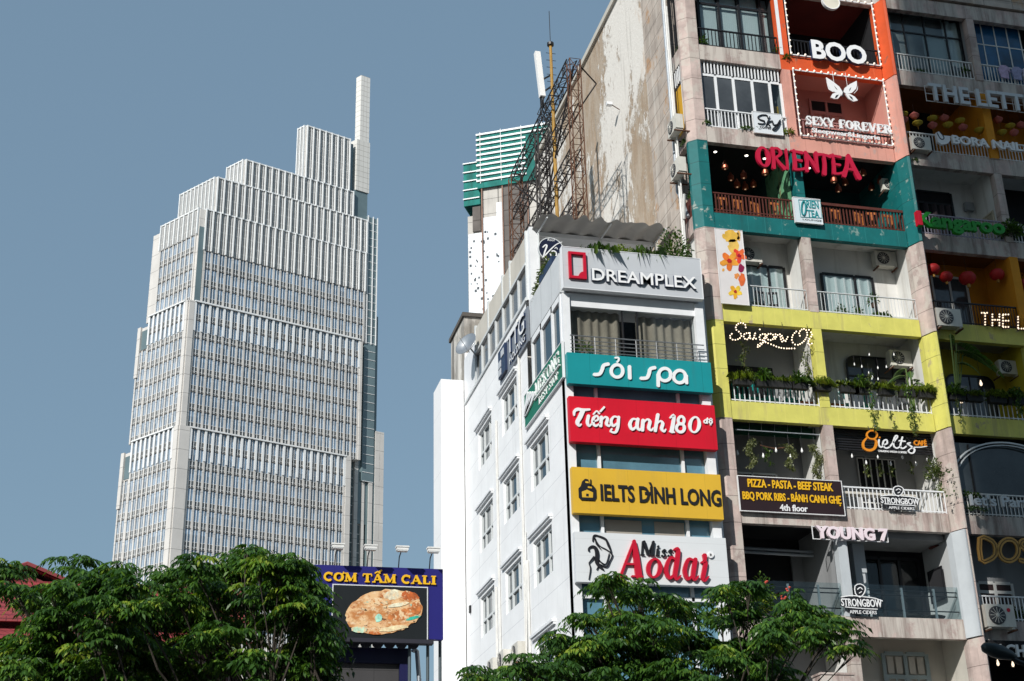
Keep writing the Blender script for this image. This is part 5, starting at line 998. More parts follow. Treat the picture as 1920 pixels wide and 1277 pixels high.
# flower banner
T = C3(38.84); f = FF(38.84); s = sign('flower_banner',f,*T.p(380,1165),'tall white banner printed with orange and red flowers','banner'); p = T.tbox(250,1160,430,668); p = (T.p(272,900)[0],p[1],T.p(450,900)[0],p[3]); board(s,f,p[0],p[2],p[1],p[3],-.04,0,M('white banner',(.66,.63,.62),.6,.06,1.5),m_frame,.015,'banner')
def blot(pts, col, nm='print', c0=.002, jit=5): poly(s,T,[(x+rng.uniform(-jit,jit),y+rng.uniform(-jit,jit)) for x,y in pts],M('print '+nm+str(len(bpy.data.materials)),col,.6,.2,4),'print',c0,.003)
blot(ell(355,720,58,40,22),(.70,.42,.06),jit=9); blot(ell(375,790,38,50,18),(.72,.46,.10),jit=7); blot(ell(410,720,12,35,10),(.72,.40,.10),jit=6)
for cx,cy,r,cols in ((345,885,62,((.70,.16,.02),(.72,.30,.03),(.45,.01,.01))),(385,1090,44,((.72,.36,.02),(.75,.5,.04),(.35,.02,.01))),(410,850,48,((.62,.04,.02),(.68,.12,.03),(.3,.0,.02)))):
    for i in range(5):
        a = i*72+18; ax,ay = cx+r*.55*math.cos(math.radians(a)),cy+r*.55*math.sin(math.radians(a)); blot(ell(ax,ay,r*.55,r*.33,12,a),cols[0] if i%2 else cols[1],c0=.003+.0012*i,jit=3)
    blot(ell(cx,cy,r*.25,r*.25,10),cols[2],c0=.011,jit=3)
blot(ell(425,935,22,30,12),(.25,.008,.06)); blot(ell(430,1010,22,45,14),(.66,.13,.03)); blot(ell(395,985,16,18,10),(.68,.25,.06)); blot(ell(306,945,8,12,8),(.7,.35,.06),jit=2)
# green and red kitchenware letters
T = C4(38.36); f = T.fr; s = sign('letter_sign',f,*T.p(780,700),'green rounded letters with a red stroke on the railing of a white balcony'); p = T.tbox(495,655,1062,570); m_grn = M('bright green lettering',(.008,.26,.015),.4,.05,3)
text(s,f,'Kangaroo',p,m_grn,.14,0,.04); MB().fbox(f,p[0]-.03,p[0]+.14,p[1]-.01,p[3]+.03,-.02,.165).build('red_stroke',m_red,s)
# bulb signs
def ball(b, c, r=.03): b.lathe(c,[(r*.5,-r*.85),(r*.95,-r*.3),(r*.95,r*.3),(r*.5,r*.85)],7)
def bulbs(parent, tr, paths, sp=.075, r=.03, closed=(), tubes=True):
    b = MB(); t = MB()
    for k,pts in enumerate(paths):
        P = [Vector((*tr.p(*q),0)) for q in pts]
        if len(P) == 1: ball(b,tr.fr(P[0].x,P[0].y,.04),r); continue
        Q = []; n = len(P)
        for i in range(n-1 if k not in closed else n):
            p0,p1,p2,p3 = P[(i-1)%n if k in closed else max(i-1,0)],P[i],P[(i+1)%n],P[(i+2)%n if k in closed else min(i+2,n-1)]
            for q in range(10): u = q/10; Q.append(.5*((2*p1)+(p2-p0)*u+(2*p0-5*p1+4*p2-p3)*u*u+(3*p1-p0-3*p2+p3)*u**3))
        Q.append(P[0] if k in closed else P[-1]); acc = sp
        if tubes: t.tube([tr.fr(q.x,q.y,-.01) for q in Q[::3]],.012,4)
        for i in range(1,len(Q)):
            acc += (Q[i]-Q[i-1]).length
            if acc >= sp: ball(b,tr.fr(Q[i].x,Q[i].y,.04),r); acc = 0
    if tubes and t.v: t.build('wire_frame',m_black,parent)
    o = b.build('bulbs',m_bulb,parent); o['kind'] = 'stuff'; return o
T = C5(38.9); f = T.fr; s = sign('bulb_sign',f,*T.p(600,470),'handwritten sign made of lit bulbs hanging in the lime green balcony')
bulbs(s,T,[[(380,272),(372,240),(330,228),(292,255),(295,292),(330,320),(338,355),(300,382),(252,380),(235,352),(255,325)],[(412,322),(372,328),(362,360),(388,382),(415,355),(418,322),(422,368),(448,378)],[(468,322),(456,368),(482,374)],[(510,288)],[(560,332),(520,335),(506,370),(532,390),(562,350),(550,392),(520,432),(490,450),(498,425),(560,402)],ell(605,357,34,30,8),[(655,330),(650,375),(672,342),(696,335),(702,372),(716,402)],[(712,345),(725,375),(742,402),(770,350)],[(560,405),(620,428),(680,452),(740,463),(835,463)],[(848,305),(812,345),(808,400),(850,432),(910,402),(946,345),(936,295),(902,285),(872,320),(882,355)],[(960,290),(990,335),(962,385),(958,430),(1000,412)]],.082,.025,(5,))
b = MB()
for x in (350,560,730,960): q = T.p(x,300); b.tube([(q[0],38.92,q[1]),(q[0],38.95,ZB(3)+.1)],.008,5)
b.build('hanger',m_black,s)
T = C6(38.85); s = sign('bulb_sign',T.fr,*T.p(1380,290),'marquee bulb capitals on the black railing of the orange balcony')
def lt(x0,x1,yt,yb,segs): return [[(x0+(x1-x0)*a,yt+(yb-yt)*b_),(x0+(x1-x0)*c,yt+(yb-yt)*d)] for a,b_,c,d in segs]
LT = {'T':((0,0,1,0),(.5,0,.5,1)),'H':((0,0,0,1),(1,0,1,1),(0,.5,1,.5)),'E':((0,0,0,1),(0,0,1,0),(0,.5,.8,.5),(0,1,1,1)),'L':((0,0,0,1),(0,1,1,1)),'S':((1,0,0,0),(0,0,0,.5),(0,.5,1,.5),(1,.5,1,1),(1,1,0,1))}
pth = []
for c,x0,x1,yt in (('T',1172,1245,135),('H',1275,1340,142),('E',1372,1440,150),('L',1512,1575,165),('E',1610,1670,175),('T',1700,1770,185)): pth += lt(x0,x1,yt,yt+115,LT[c])
bulbs(s,T,pth,.085,.028); b = MB()
for i,q in enumerate(pth): b.rib(T.fr,[T.p(*q[0]),T.p(*q[1])],.1,-.04,.0+.001*i,0)
b.build('letter_backs',M('dark letter backs',(.05,.025,.015),.6),s)
# ielts cafe sign
T = C8(38.85); f = T.fr; s = sign('letter_sign',f,*T.p(450,310),'orange figure eight and white handwriting above the grilled door balcony'); m_or = M('orange lettering',(.70,.24,.015),.45,.05,3)
strokes(s,T,[(ell(246,165,44,36,12),12),([(200,192),(172,230),(178,280),(225,298),(268,278),(284,230),(265,205),(235,200)],[12,16,18,20,20,18,14,10])],m_or,'letter',.06,closed=(0,))
strokes(s,T,[([(308,205),(306,250),(325,270),(350,250)],11)],m_sw); strokes(s,T,[([(312,184),(314,190)],12)],m_or,'dot'); strokes(s,T,[([(350,250),(378,235),(372,208),(348,215),(342,255),(366,278),(398,268)],11)],m_sw); strokes(s,T,[([(398,268),(440,215),(466,180),(450,172),(432,215),(436,262),(460,278),(490,262)],11)],m_sw)
strokes(s,T,[([(508,182),(490,262),(512,280),(540,262)],11),([(478,214),(532,220)],10)],m_sw); strokes(s,T,[([(575,232),(550,240),(582,262),(612,290),(600,318),(572,318),(560,296),(600,272),(660,270),(718,262)],[10,11,11,12,11,10,9,7,7,5])],m_sw)
text(s,f,'CAFÉ',T.tbox(608,252,716,212),m_or,.05,0,.025); text(s,f,'TALKING WITH COFFEE',T.tbox(302,308,545,292),m_sw,.03,0,.008,0,False)
MB().tube([(T.p(250,200)[0],38.9,T.p(250,130)[1]),(T.p(250,200)[0],39.0,ZB(2)+.05)],.012,5).tube([(T.p(600,200)[0],38.9,T.p(600,230)[1]),(T.p(600,200)[0],39.3,ZB(2)-.1)],.012,5).build('hanger',m_black,s)
# cider signs (two)
def cider(T, X, Yt, label):
    f = T.fr; s = sign('sign_board',f,*T.p(*X(480,800)),label,'sign','cider signs on the railings')
    arch = [X(x,y) for x,y in ((318,690),(380,685),(480,690),(580,700),(650,715),(646,760),(600,768),(606,800),(385,795),(383,762),(318,748))]
    poly(s,T,arch,m_sk,'board',0,.05); poly(s,T,[X(x,y) for x,y in ((428,618),(470,605),(508,625),(505,660),(468,694),(432,668))],m_sk,'crest',.0,.06)
    strokes(s,T,[([X(x,y) for x,y in ((428,618),(470,605),(508,625),(505,660),(468,692),(432,668))],X(7,0)[0]-X(0,0)[0])],m_sw,'crest_rim',.015,.06,2,(0,)); strokes(s,T,[([X(448,640),X(470,628),X(488,640)],X(7,0)[0]-X(0,0)[0]),([X(462,665),X(480,655)],X(6,0)[0]-X(0,0)[0])],m_sw,'crest_mark',.012,.06)
    strokes(s,T,[([X(318,690),X(400,681),X(480,687),X(580,697),X(650,716)],X(7,0)[0]-X(0,0)[0]),([X(350,755),X(480,765),X(610,770)],X(6,0)[0]-X(0,0)[0])],m_sw,'border',.015,.05)
    p = T.tbox(*X(322,748),*X(646,700)); text(s,f,'STRONGBOW',(p[0],p[1],p[2],p[3]),m_sw,.02,.05,.012); p = T.tbox(*X(388,798),*X(604,776)); text(s,f,'APPLE CIDERS',p,m_sw,.015,.05,.0,0,False)
cider(C8(38.9),lambda x,y:(x,y),0,'black and white cider sign with crest on the white bar railing'); cider(CB(38.9),lambda x,y:((x-318)/332*333-105,(y-690)/110*135+603+ (0)),0,'black and white cider sign with crest on the glass balustrade')
# menu board
T = C7(38.85); f = T.fr; s = sign('menu_board',f,*T.p(700,900),'dark brown menu board with yellow capitals across the balcony','sign'); p0 = T.p(228,720); p1 = T.p(1180,760); zt = T.p(212,552)[1]; z0 = T.p(243,868)[1]
board(s,f,p0[0],p1[0],z0,zt,-.06,0,M('dark brown panel',(.022,.010,.012),.5,.1,1),m_frame,.025)
text(s,f,'PIZZA - PASTA - BEEF STEAK',T.tbox(305,652,1085,582),m_sy,.03,0,.022); text(s,f,'BBQ PORK RIBS - BÁNH CANH GHẸ',T.tbox(258,765,1160,698),m_sy,.03,0,.022); text(s,f,'4th floor',T.tbox(602,872,855,815),m_sw,.03,0,.014)
# youth letters
T = Tr(0,0,1,38.85); f = T.fr; s = sign('letter_sign',f,*T.p(1596,1016),'pale pink block letters with a number on a frame under the stone fascia'); p = T.tbox(1529,1009,1664,988); text(s,f,'YOUNG 7',p,m_pkw,.1,0,.04,0,True)
b = MB()
for z in (p[1]-.02,p[3]+.02): b.box(p[0]-.08,p[2]+.03,38.86,38.88,z-.012,z+.012)
for x in (p[0]-.07,p[2]+.02): b.box(x-.012,x+.012,38.862,38.882,p[1]-.02,p[3]+.02)
b.build('frame',m_frame,s)
T = C8(38.42); f = T.fr; s = sign('letter_sign',f,*T.p(1350,790),'pale grey party bar letters on the white railing beside creepers'); p = T.tbox(1090,765,1640,680); text(s,f,"let's Party",p,m_grl,.1,0,.02)
s = sign('letter_sign',f,*T.p(1330,1250),'large gold outlined capitals above the lower right railing'); m_gold = M('gold lettering',(.42,.22,.05),.4,.1,3,metal=.3)
for q in ([(1168,1050),(1178,1235),(1240,1238),(1300,1190),(1295,1100),(1240,1055)],ell(1415,1150,82,92,14),[(1590,1075),(1530,1070),(1515,1110),(1560,1150),(1590,1200),(1560,1245),(1510,1235)]):
    cl = (0,) if q[0][0] != 1590 else (); strokes(s,T,[(q,36)],m_gold,'letter',.06,smooth=4 if q[0][0] != 1168 else 2,closed=cl); strokes(s,T,[(q,6)],M('dark letter groove',(.05,.02,.005),.6),'letter_groove',.004,.061,4 if q[0][0] != 1168 else 2,cl)
T = CB(38.9); s = sign('letter_sign',T.fr,*T.p(1240,1085),'white letters on black under the lower right fascia, half behind a street lamp'); p = T.tbox(1100,1075,1385,985); board(s,T.fr,p[0]-.02,28.0,p[1]-.05,ZB(0)-.02,-.08,0,m_dark); text(s,T.fr,'EACH',p,m_sw,.08,0,.03)
# ---------------- lamps, lanterns, bulbs ----------------
def Zp(u, v, z): d = ray(u,v); t = (z-EYE[2])/d[2]; return (t*d[0],t*d[1],z)
lp = thing('red_lantern',(0,0,0),'','lantern'); m_lan = M('red lantern paper',(.40,.015,.015),.6,.15,3)
MB().lathe((0,0,0),[(.09,-.2),(.2,-.14),(.27,-.02),(.27,.06),(.2,.17),(.09,.22)],16).build('shade',m_lan,lp,True)
MB().lathe((0,0,0),[(.05,-.31),(.06,-.2)],8).build('tassel',m_gold,lp); MB().tube([(0,0,.22),(0,0,.85)],.006,4).build('cord',m_black,lp)
for (x,y,s),lb in zip(((600,942,1),(688,992,.95),(830,1002,1.2),(1027,977,1.05),(1200,1050,1.1)),('red lantern closest to the fin pillar on the orange balcony','red lantern second from the fin pillar, slightly lower than its neighbours','largest red lantern, at the middle of the orange balcony','red lantern fourth from the fin pillar, before the orange wall','red lantern right of the orange pillar')):
    place(lp,USED,FP(1580+x*.2819,240+y*.2819,39.3),0,s*.92,lb,'red lanterns of the orange balcony')
hp = thing('hat_lantern',(0,0,0),'','lantern'); MB().lathe((0,0,0),[(.005,.17),(.19,.0),(.19,-.02),(.10,-.14),(.02,-.17)],14).build('hat',M('painted hat',(.45,.12,.10),.65,.15,4),hp); MB().tube([(0,0,-.17),(0,0,-.34)],.006,4).build('tassel',m_gold,hp); MB().tube([(0,0,.17),(0,0,.5)],.005,4).build('cord',m_black,hp)
hy = thing('hat_lantern',(0,0,0),'','lantern'); MB().lathe((0,0,0),[(.005,.12),(.2,.01),(.2,-.02),(.10,-.11),(.02,-.13)],14).build('hat',M('yellow painted hat',(.42,.32,.03),.65,.15,4),hy); MB().tube([(0,0,-.13),(0,0,-.3)],.006,4).build('tassel',m_gold,hy); MB().tube([(0,0,.12),(0,0,.5)],.005,4).build('cord',m_black,hy)
for i,(x,y,k) in enumerate(((520,1020,0),(612,985,0),(640,1050,1),(765,1010,1),(768,1068,0),(868,1005,0),(900,1065,1),(1003,1030,1),(1027,1085,0),(1170,1110,1),(1328,1020,0),(1360,1130,1),(1432,1075,1),(1465,1130,0),(1525,1065,0),(515,975,1))):
    place(hy if k else hp,USED,FP(1580+x*.21922,y*.21922,39.2),i*.7,.95,('yellow' if k else 'pink')+' conical hat lantern hanging among others in the top right cafe',('yellow' if k else 'pink')+' hat lanterns of the top right cafe')
m_dim = EM('dim bulb',(1,.6,.35),.35); cp = thing('cage_lamp',(0,0,0),'','lamp'); m_cop = M('copper lamp',(.30,.07,.035),.35,.2,4,metal=.5)
MB().lathe((0,0,0),[(.1,-.14),(.12,-.12),(.115,.02),(.06,.1),(.03,.18)],12).build('shade',m_cop,cp); MB().lathe((0,0,-.03),[(.03,-.12),(.04,-.1),(.02,-.06)],8).build('bulb',m_dim,cp); MB().tube([(0,0,.18),(0,0,.5)],.006,4).build('cord',m_black,cp)
for i,(u,v) in enumerate([(1270+x*.2818,240+y*.2818) for x,y in ((315,250),(440,310),(355,325),(505,368),(583,288),(710,328),(397,370),(450,385))]+[(1580+x*.2819,240+y*.2819) for x,y in ((135,292),(250,347),(15,355),(190,390),(-60,340),(-30,400))]):
    place(cp,USED,FP(u,v,39.7+.35*(i%4)),0,1.0,'copper cage lamp hanging in the '+('left' if i < 8 else 'right')+' teal balcony','copper lamps of the '+('left' if i < 8 else 'right')+' teal balcony')
dp = thing('downlight',(0,0,0),'','lamp'); MB().lathe((0,0,0),[(.05,0),(.05,.012)],10).build('lens',EM('downlight glow',(1,.93,.8),5),dp); MB().lathe((0,0,0),[(.075,.004),(.07,.016)],12).build('rim',m_alu,dp)
for i,(x,y) in enumerate(((253,160),(460,185),(580,205),(630,291))): c = Zp(1270+x*.2818,240+y*.2818,ZB(5)+.25); place(dp,USED,c,0,1.1,'lit downlight in the dark ceiling of the left teal balcony','downlights of the left teal balcony')
for c in ((21.4,40.4),(22.8,40.2)): place(dp,USED,(c[0],c[1],ZB(5)+.25),0,1.1,'lit downlight in the dark ceiling of the right teal balcony','downlights of the right teal balcony')
for i,(x,y) in enumerate(((735,965),(932,975),(948,1000))): place(dp,USED,Zp(1580+x*.2819,240+y*.2819,ZB(4)+.24),0,.9,'lit downlight in the ceiling of the red lantern balcony','downlights of the red lantern balcony')
bp_ = thing('hanging_bulb',(0,0,0),'','light bulb'); MB().lathe((0,0,0),[(.012,.1),(.022,.06),(.045,-.02),(.035,-.07),(.012,-.09)],10).build('bulb',m_offb,bp_,True); MB().tube([(0,0,.1),(0,0,.55)],.006,4).build('cord',m_black,bp_)
B7 = [(1340+x*.20367,780+y*.20367) for x,y in ((210,340),(447,365),(565,315),(698,375),(803,318),(1030,340))]; B8 = [(1580+x*.21922,780+y*.21922) for x,y in ((80,342),(202,398),(300,348),(412,408),(512,350),(627,410),(723,370))]
for u,v in B7: place(bp_,USED,FP(u,v,39.3),0,.9,'clear bulb hanging over the dark brown menu board','bulbs over the menu board')
for u,v in B8: place(bp_,USED,FP(u,v,39.45),0,.8,'clear bulb hanging before the grilled door','bulbs before the grilled door')
for u,v in [(1600+x*.20356,560+y*.20356) for x,y in ((10,605),(78,625),(147,515),(142,685),(176,722),(226,637),(374,515),(305,628),(228,740),(170,735))]: place(bp_,USED,FP(u,v,39.5),0,.6,'small clear bulb hanging before the rounded window with the banana plant','bulbs before the rounded window')
gb = thing('glowing_bulb',(0,0,0),'','light bulb'); MB().lathe((0,0,0),[(.012,.1),(.022,.06),(.045,-.02),(.035,-.07),(.012,-.09)],10).build('bulb',m_bulb,gb,True); MB().tube([(0,0,.1),(0,0,.7)],.006,4).build('cord',m_black,gb)
for (x,y),lb in zip(((1175,778),(995,940)),('lit bulb hanging by the rounded window of the lime green right balcony','lit bulb low behind the rail of the lime green right balcony')): place(gb,USED,FP(1600+x*.20356,560+y*.20356,39.6),0,1.1,lb)
for u,v in ((1871,1243),(1899,1245)): place(gb,USED,FP(u,v,39.6),0,1.0,'dim lit bulb in the black doorway at lower right','bulbs at the black doorway')
# strings of bulbs framing the orange and the pink balcony
for k,nm in ((6,'orange'),(5,'pink')):
    s = thing('string_lights',(22.2,38.9,ZB(k)+.6),'string of small white bulbs edging the %s balcony opening'%nm,'string lights'); x0,x1,z0,z1 = 20.45,24.0,ZB(k)+.63,ZB(k+1)-.03
    MB().rib(FF(38.93),[(x0,z0),(x1,z0),(x1,z1),(x0,z1)],.05,0,.03,0,True).build('strip',m_wpaint,s); b0_ = None
    n1,n2 = 13,10
    pts = [(x0+(x1-x0)*i/n1,z) for z in (z0,z1) for i in range(n1+1)]+[(x,z0+(z1-z0)*i/n2) for x in (x0,x1) for i in range(1,n2)]
    for i,(x,z) in enumerate(pts):
        if b0_ is None: b = MB(); b.lathe((0,0,0),[(.018,-.05),(.034,-.015),(.034,.02),(.015,.04)],8,(0,-1,0)); o = b.build('bulb',EM('warm white bulb',(1,.9,.75),.6),None); b0_ = o; o.parent = s; ORG[o.name] = Vector((0,0,0)); _z = o.location.copy()
        else: o = b0_.copy(); COL.objects.link(o); o.parent = s
        o.location = Vector((x-22.2,-.02,z-ZB(k)-.6))
# ---------------- chairs and tables on the balconies ----------------
def chair(nm, mat, lb):
    t = thing(nm,(0,0,0),lb,'chair'); MB().box(-.2,.2,-.2,.2,.42,.46).build('seat',mat,t)
    b = MB(); b.box(-.2,-.16,.16,.2,.46,.95).box(.16,.2,.16,.2,.46,.95).box(-.16,.16,.17,.2,.86,.95).box(-.03,.03,.175,.195,.46,.86); b.build('backrest',mat,t)
    for sx in (-.18,.18):
        for sy in (-.18,.18): MB().box(sx-.02,sx+.02,sy-.02,sy+.02,0,.42).build('leg',mat,t)
    return t
wc = chair('wooden_chair',m_wood,''); m_tq = M('turquoise paint',(.01,.26,.24),.45,.1,3); tc = chair('turquoise_chair',m_tq,''); bc = chair('black_chair',m_black,'')
for i,x in enumerate((17.45,18.05,18.65,19.4)): place(wc,USED,(x,39.62+.06*(i%3),ZB(4)+.56),.15*(i%3)+3.14,.98,'orange wooden chair behind the brown railing of the left teal balcony','wooden chairs in the left teal balcony')
for i,x in enumerate((21.0,21.7,22.6,23.1,23.7)): place(wc,USED,(x,39.62+.06*(i%3),ZB(4)+.56),.2*(i%3)+3.0,.98,'orange wooden chair behind the brown railing of the right teal balcony','wooden chairs in the right teal balcony')
for i,x in enumerate((17.45,17.95,18.45,18.75,19.2,19.55)): place(tc,USED,(x,39.5+.1*(i%2),ZB(2)+.56),2.6+.5*(i%3),.9,'turquoise chair behind the railing of the left lime green balcony','turquoise chairs in the left lime balcony')
for i,x in enumerate((21.2,22.0)): place(tc,USED,(x,39.6,ZB(2)+.56),2.8+.5*i,.9,'turquoise chair behind creepers of the right lime green balcony','turquoise chairs in the right lime balcony')
for i,x in enumerate((18.5,19.0)): place(bc,USED,(x,39.6,ZB(3)+.56),3.3-.4*i,.9,'black chair behind the thin railing of the white balcony','black chairs in the white balcony')
for x,lb in ((19.75,'red brown slatted bench beside the lime green middle pillar'),(20.8,'red brown slatted bench behind the creeper railing')):
    t = thing('slatted_bench',(x,39.5,ZB(2)+.56),lb,'bench'); b = MB()
    for j in range(5): b.box(x-.28,x+.28,39.4+j*.06,39.44+j*.06,ZB(2)+.9,ZB(2)+.93)
    b.build('seat',m_wood,t)
    for sx in (-.24,.24): MB().box(x+sx-.02,x+sx+.02,39.42,39.66,ZB(2)+.56,ZB(2)+.9).build('leg',m_wood,t)
T = CB(40.0); q = T.p(755,150); t = thing('red_bundle_lamp',(q[0],40,q[1]),'red bundle hanging with a white bar under the dark ceiling beside the pale fin','lamp'); b = MB()
for i in range(9): d = sph(1)[0]*.14; b.lathe((q[0]+d[0]*1.4,40+d[1],q[1]+d[2]*.7),[(.02,-.07),(.07,-.03),(.07,.03),(.02,.07)],7)
b.build('bundle',m_red,t); MB().tube([(q[0]-.1,39.9,q[1]-.22),(q[0]+.28,39.7,q[1]-.05)],.02).build('bar',m_wpaint,t); MB().tube([(q[0],40,q[1]),(q[0],40,ZB(1)-.1)],.01).build('cord',m_black,t); MB().lathe((q[0]-.3,40.1,q[1]-.2),[(.3,0),(.05,.12)],12).build('shade',M('rust red shade',(.12,.03,.02),.7),t)
bd = thing('notice_board',(23.96,40.2,ZB(0)+1.4),'black framed blank board on the grey side wall beside the pale fin','board'); MB().box(23.97,23.99,39.75,40.55,ZB(0)+1.5,ZB(0)+2.45).build('panel',M('charcoal board',(.03,.03,.033),.5),bd)
b = MB()
for q in ((39.7,39.75,1.45,2.5),(40.55,40.6,1.45,2.5),(39.75,40.55,2.45,2.5),(39.75,40.55,1.45,1.5)): b.box(23.95,23.99,q[0],q[1],ZB(0)+q[2],ZB(0)+q[3])
b.build('frame',m_black,bd)
for i,(x,lb) in enumerate(((22.5,'dark round tray table behind the glass balustrade, left one'),(23.3,'dark round tray table behind the glass balustrade, right one beside the fin'))):
    t = thing('tray_table',(x,39.5,ZB(0)+.56),lb,'table'); MB().lathe((x,39.5,ZB(0)+.74),[(.36,0),(.38,.03),(.3,.06)],18).build('top',M('dark slate top',(.06,.055,.05),.6),t); MB().lathe((x,39.5,ZB(0)+.56),[(.2,0),(.05,.03),(.05,.18)],10).build('base',m_black,t)
q = FP(1565,1268,38.6); t = thing('stone_planter_box',(q[0],38.5,q[2]-1),'pale stone box on the ledge under the lower left balcony','planter'); MB().box(q[0]-.55,q[0]+.5,38.35,38.95,q[2]-1,q[2]).build('box',m_fas,t); MB().box(q[0]-.58,q[0]+.53,38.32,38.97,q[2],q[2]+.06).build('rim',m_fas,t)
# ---------------- plants on the balconies ----------------
m_trough = M('black planter',(.02,.02,.02),.7,.2,3); m_terra = M('dark pot',(.10,.06,.045),.8,.2,4)
def trough(x, k, lb, kind, Y=39.02, w=.5):
    w *= .74; z = ZB(k)+1.36; t = plant('planter_trough',(x,Y,z-.22),lb,'planter','planter troughs on the lime railings'); MB().box(x-w,x+w,Y-.22,Y-.02,z-.24,z).build('trough',m_trough,t)
    if kind == 'g': grass(t,(x,Y-.12,z),(w*.9,.1,.02),int(560*w/.5),.5,W=.018)
    elif kind == 'y': grass(t,(x,Y-.12,z),(w,.1,.02),int(300*w/.5),.36,W=.018); bush(t,(x,Y-.12,z),(w*.8,.15,.16),60,m_lf,.2,.035)
    else: grass(t,(x,Y-.12,z),(w*.6,.1,.02),110,.55,m_lf,W=.035); bush(t,(x,Y-.12,z+.05),(w*.6,.18,.36),150,m_lf,.17,.055)
    return t
T = C5(39.0); X5 = lambda x: T.p(x,740)[0]; T6_ = C6(39.0); X6 = lambda x: T6_.p(x,840)[0]
for x,w,kd,lb in ((X5(335),.4,'g','black trough with a big round grass tuft beside the corner pillar'),(X5(540),.42,'l','black trough with dark fern under the bulb sign'),(X5(700),.4,'y','black trough with yellowish spreading fern, middle of the left lime railing'),(X5(860),.36,'l','black trough with upright leafy fern below the hanging creeper'),(X5(1065),.38,'g','black trough with fern spilling beside the lime middle pillar'),(X5(1310),.42,'y','black trough with yellowish fern right of the lime middle pillar'),(X6(60),.36,'l','black trough with tangled creeper before the rounded window'),(X6(285),.34,'g','black trough with small grass tuft before the white wall'),(X6(470),.36,'y','black trough with variegated trailing leaves beside the banana plant'),(X6(650),.4,'g','black trough with a mossy grass dome beside the lime fin'),(X6(920),.4,'l','dim black trough with dark leaves right of the lime fin'),(X6(1080),.4,'y','dim black trough under the banana leaves'),(X6(1290),.42,'g','dim black trough with grass dome under the lime wall'),(X6(1460),.42,'l','dim black trough with dark creeper at the frame edge')): trough(x,2,lb,kd,39.02,w)
def hang(u, v, Y, ln, n, r, lb, mat=None, name='hanging_plant', L=.09):
    c = FP(u,v,Y); t = plant(name,c,lb,'plant'); vine(t,c,ln,n,r,mat,L=L)
    b = MB(); b.tube([c,(c[0]+.03,Y-.02,c[2]-ln*.6),(c[0],Y-.02,c[2]-ln*.95)],.008,4); b.build('stem',M('stem',(.08,.07,.03),.8) if 'stem' not in bpy.data.materials else bpy.data.materials['stem'],t); return t
k7 = .20367; m_pal = LEAF('pale trailing leaves',[(0,(.07,.09,.045)),(.6,(.17,.19,.09)),(1,(.34,.34,.18))])
for (x,y,ln),lb in zip(((318,215,.95),(680,262,.85),(915,262,1.15)),('leftmost hanging fern over the brown menu board','middle hanging fern over the brown menu board','longest hanging fern over the menu board, beside the grey pillar')):
    t = hang(1340+x*k7,780+y*k7,39.35,ln,620,.15,lb,m_pal,L=.085); q = ORG[t.name]; MB().tube([(q.x,39.35,q.z),(q.x,39.35,ZB(2)-.1)],.008,4).build('cord',m_black,t)
t = hang(1340+470*k7,780+280*k7,39.5,.6,110,.16,'thin dark creeper on a rope over the menu board',m_lf); P = [FP(1340+x*k7,780+y*k7,39.32) for x,y in ((420,268),(480,285),(560,300),(650,290))]; MB().tube(P,.018,5).build('rope',m_rust,t)
for (x,y,ln,n),lb in zip(((350,400,1.0,130),(920,470,1.1,190)),('dark creeper hanging under the lit bulb sign near the corner','brownish creeper hanging beside the lime middle pillar')): hang(1320+x*.20356,560+y*.20356,39.4,ln,n,.16,lb,m_vn)
for (u,v,ln,n,r,Y),lb in zip(((1628,700,.55,90,.1,38.72),(1630,735,1.35,170,.1,38.72),(1668,770,.3,40,.05,38.72),(1700,725,1.35,190,.14,38.7),(1711,775,.75,80,.07,38.7),(1793,745,.9,60,.06,38.75),(1905,740,.7,150,.14,38.75)),('creeper spilling over the trough before the rounded window','long creeper hanging down the lime fascia to the orange figure eight','short creeper on the lime fascia','variegated creeper trailing through the railing beside the fin','creeper tail hanging down the lime fascia above the cafe sign','thin creeper on the lime fascia right of the fin','dark creeper spilling from the trough at the frame edge')): hang(u,v,Y,ln,n,r,lb,m_lf if n > 140 else m_vn,'creeper')
def banana(x, y, z, lb, leaves):
    t = plant('banana_plant',(x,y,z),lb); st = MB()
    for i,(dx,dy,h,ln,az) in enumerate(leaves):
        p0 = Vector((x,y,z)); p1 = Vector((x+dx*.4,y+dy*.4,z+h)); a = math.radians(az); pts = [p1+Vector((math.cos(a)*ln*q,math.sin(a)*ln*q*.6,.35*ln*q-.95*ln*q*q)) for q in np.linspace(0,1,9)]
        st.tube([p0,p0.lerp(p1,.6),p1]+pts[1:],.03,6,.006); b = MB(); side = Vector((-math.sin(a),math.cos(a),0))
        for q in range(8):
            for sg in (1,-1):
                w0,w1 = [.19*ln/1.1*math.sin(math.pi*min(1,(q+r_)/8*.92+.06)) for r_ in (0,.86)]
                A,B_ = pts[q],pts[q].lerp(pts[q+1],.86); b.quad(A,B_,B_+side*sg*w1+Vector((0,0,-.35*w1)),A+side*sg*w0+Vector((0,0,-.35*w0)))
        o = b.build('leaf',m_ban,t); at = o.data.attributes.new('tone','FLOAT','FACE'); at.data.foreach_set('value',[.3+.5*((i*37)%10)/10]*len(o.data.polygons))
    st.build('stem',M('banana stem',(.10,.15,.04),.6) if 'banana stem' not in bpy.data.materials else bpy.data.materials['banana stem'],t)
q = C6(39.6).p(520,800); banana(q[0],39.6,ZB(2)+.56,'banana plant standing in the lime balcony beside the fin',[(-.2,0,1.6,.9,170),(-.1,.1,1.9,.8,120),(.3,0,1.5,.8,10),(.1,-.2,1.7,.7,250),(-.3,-.1,1.2,.6,200),(.25,-.2,1.3,.75,300)])
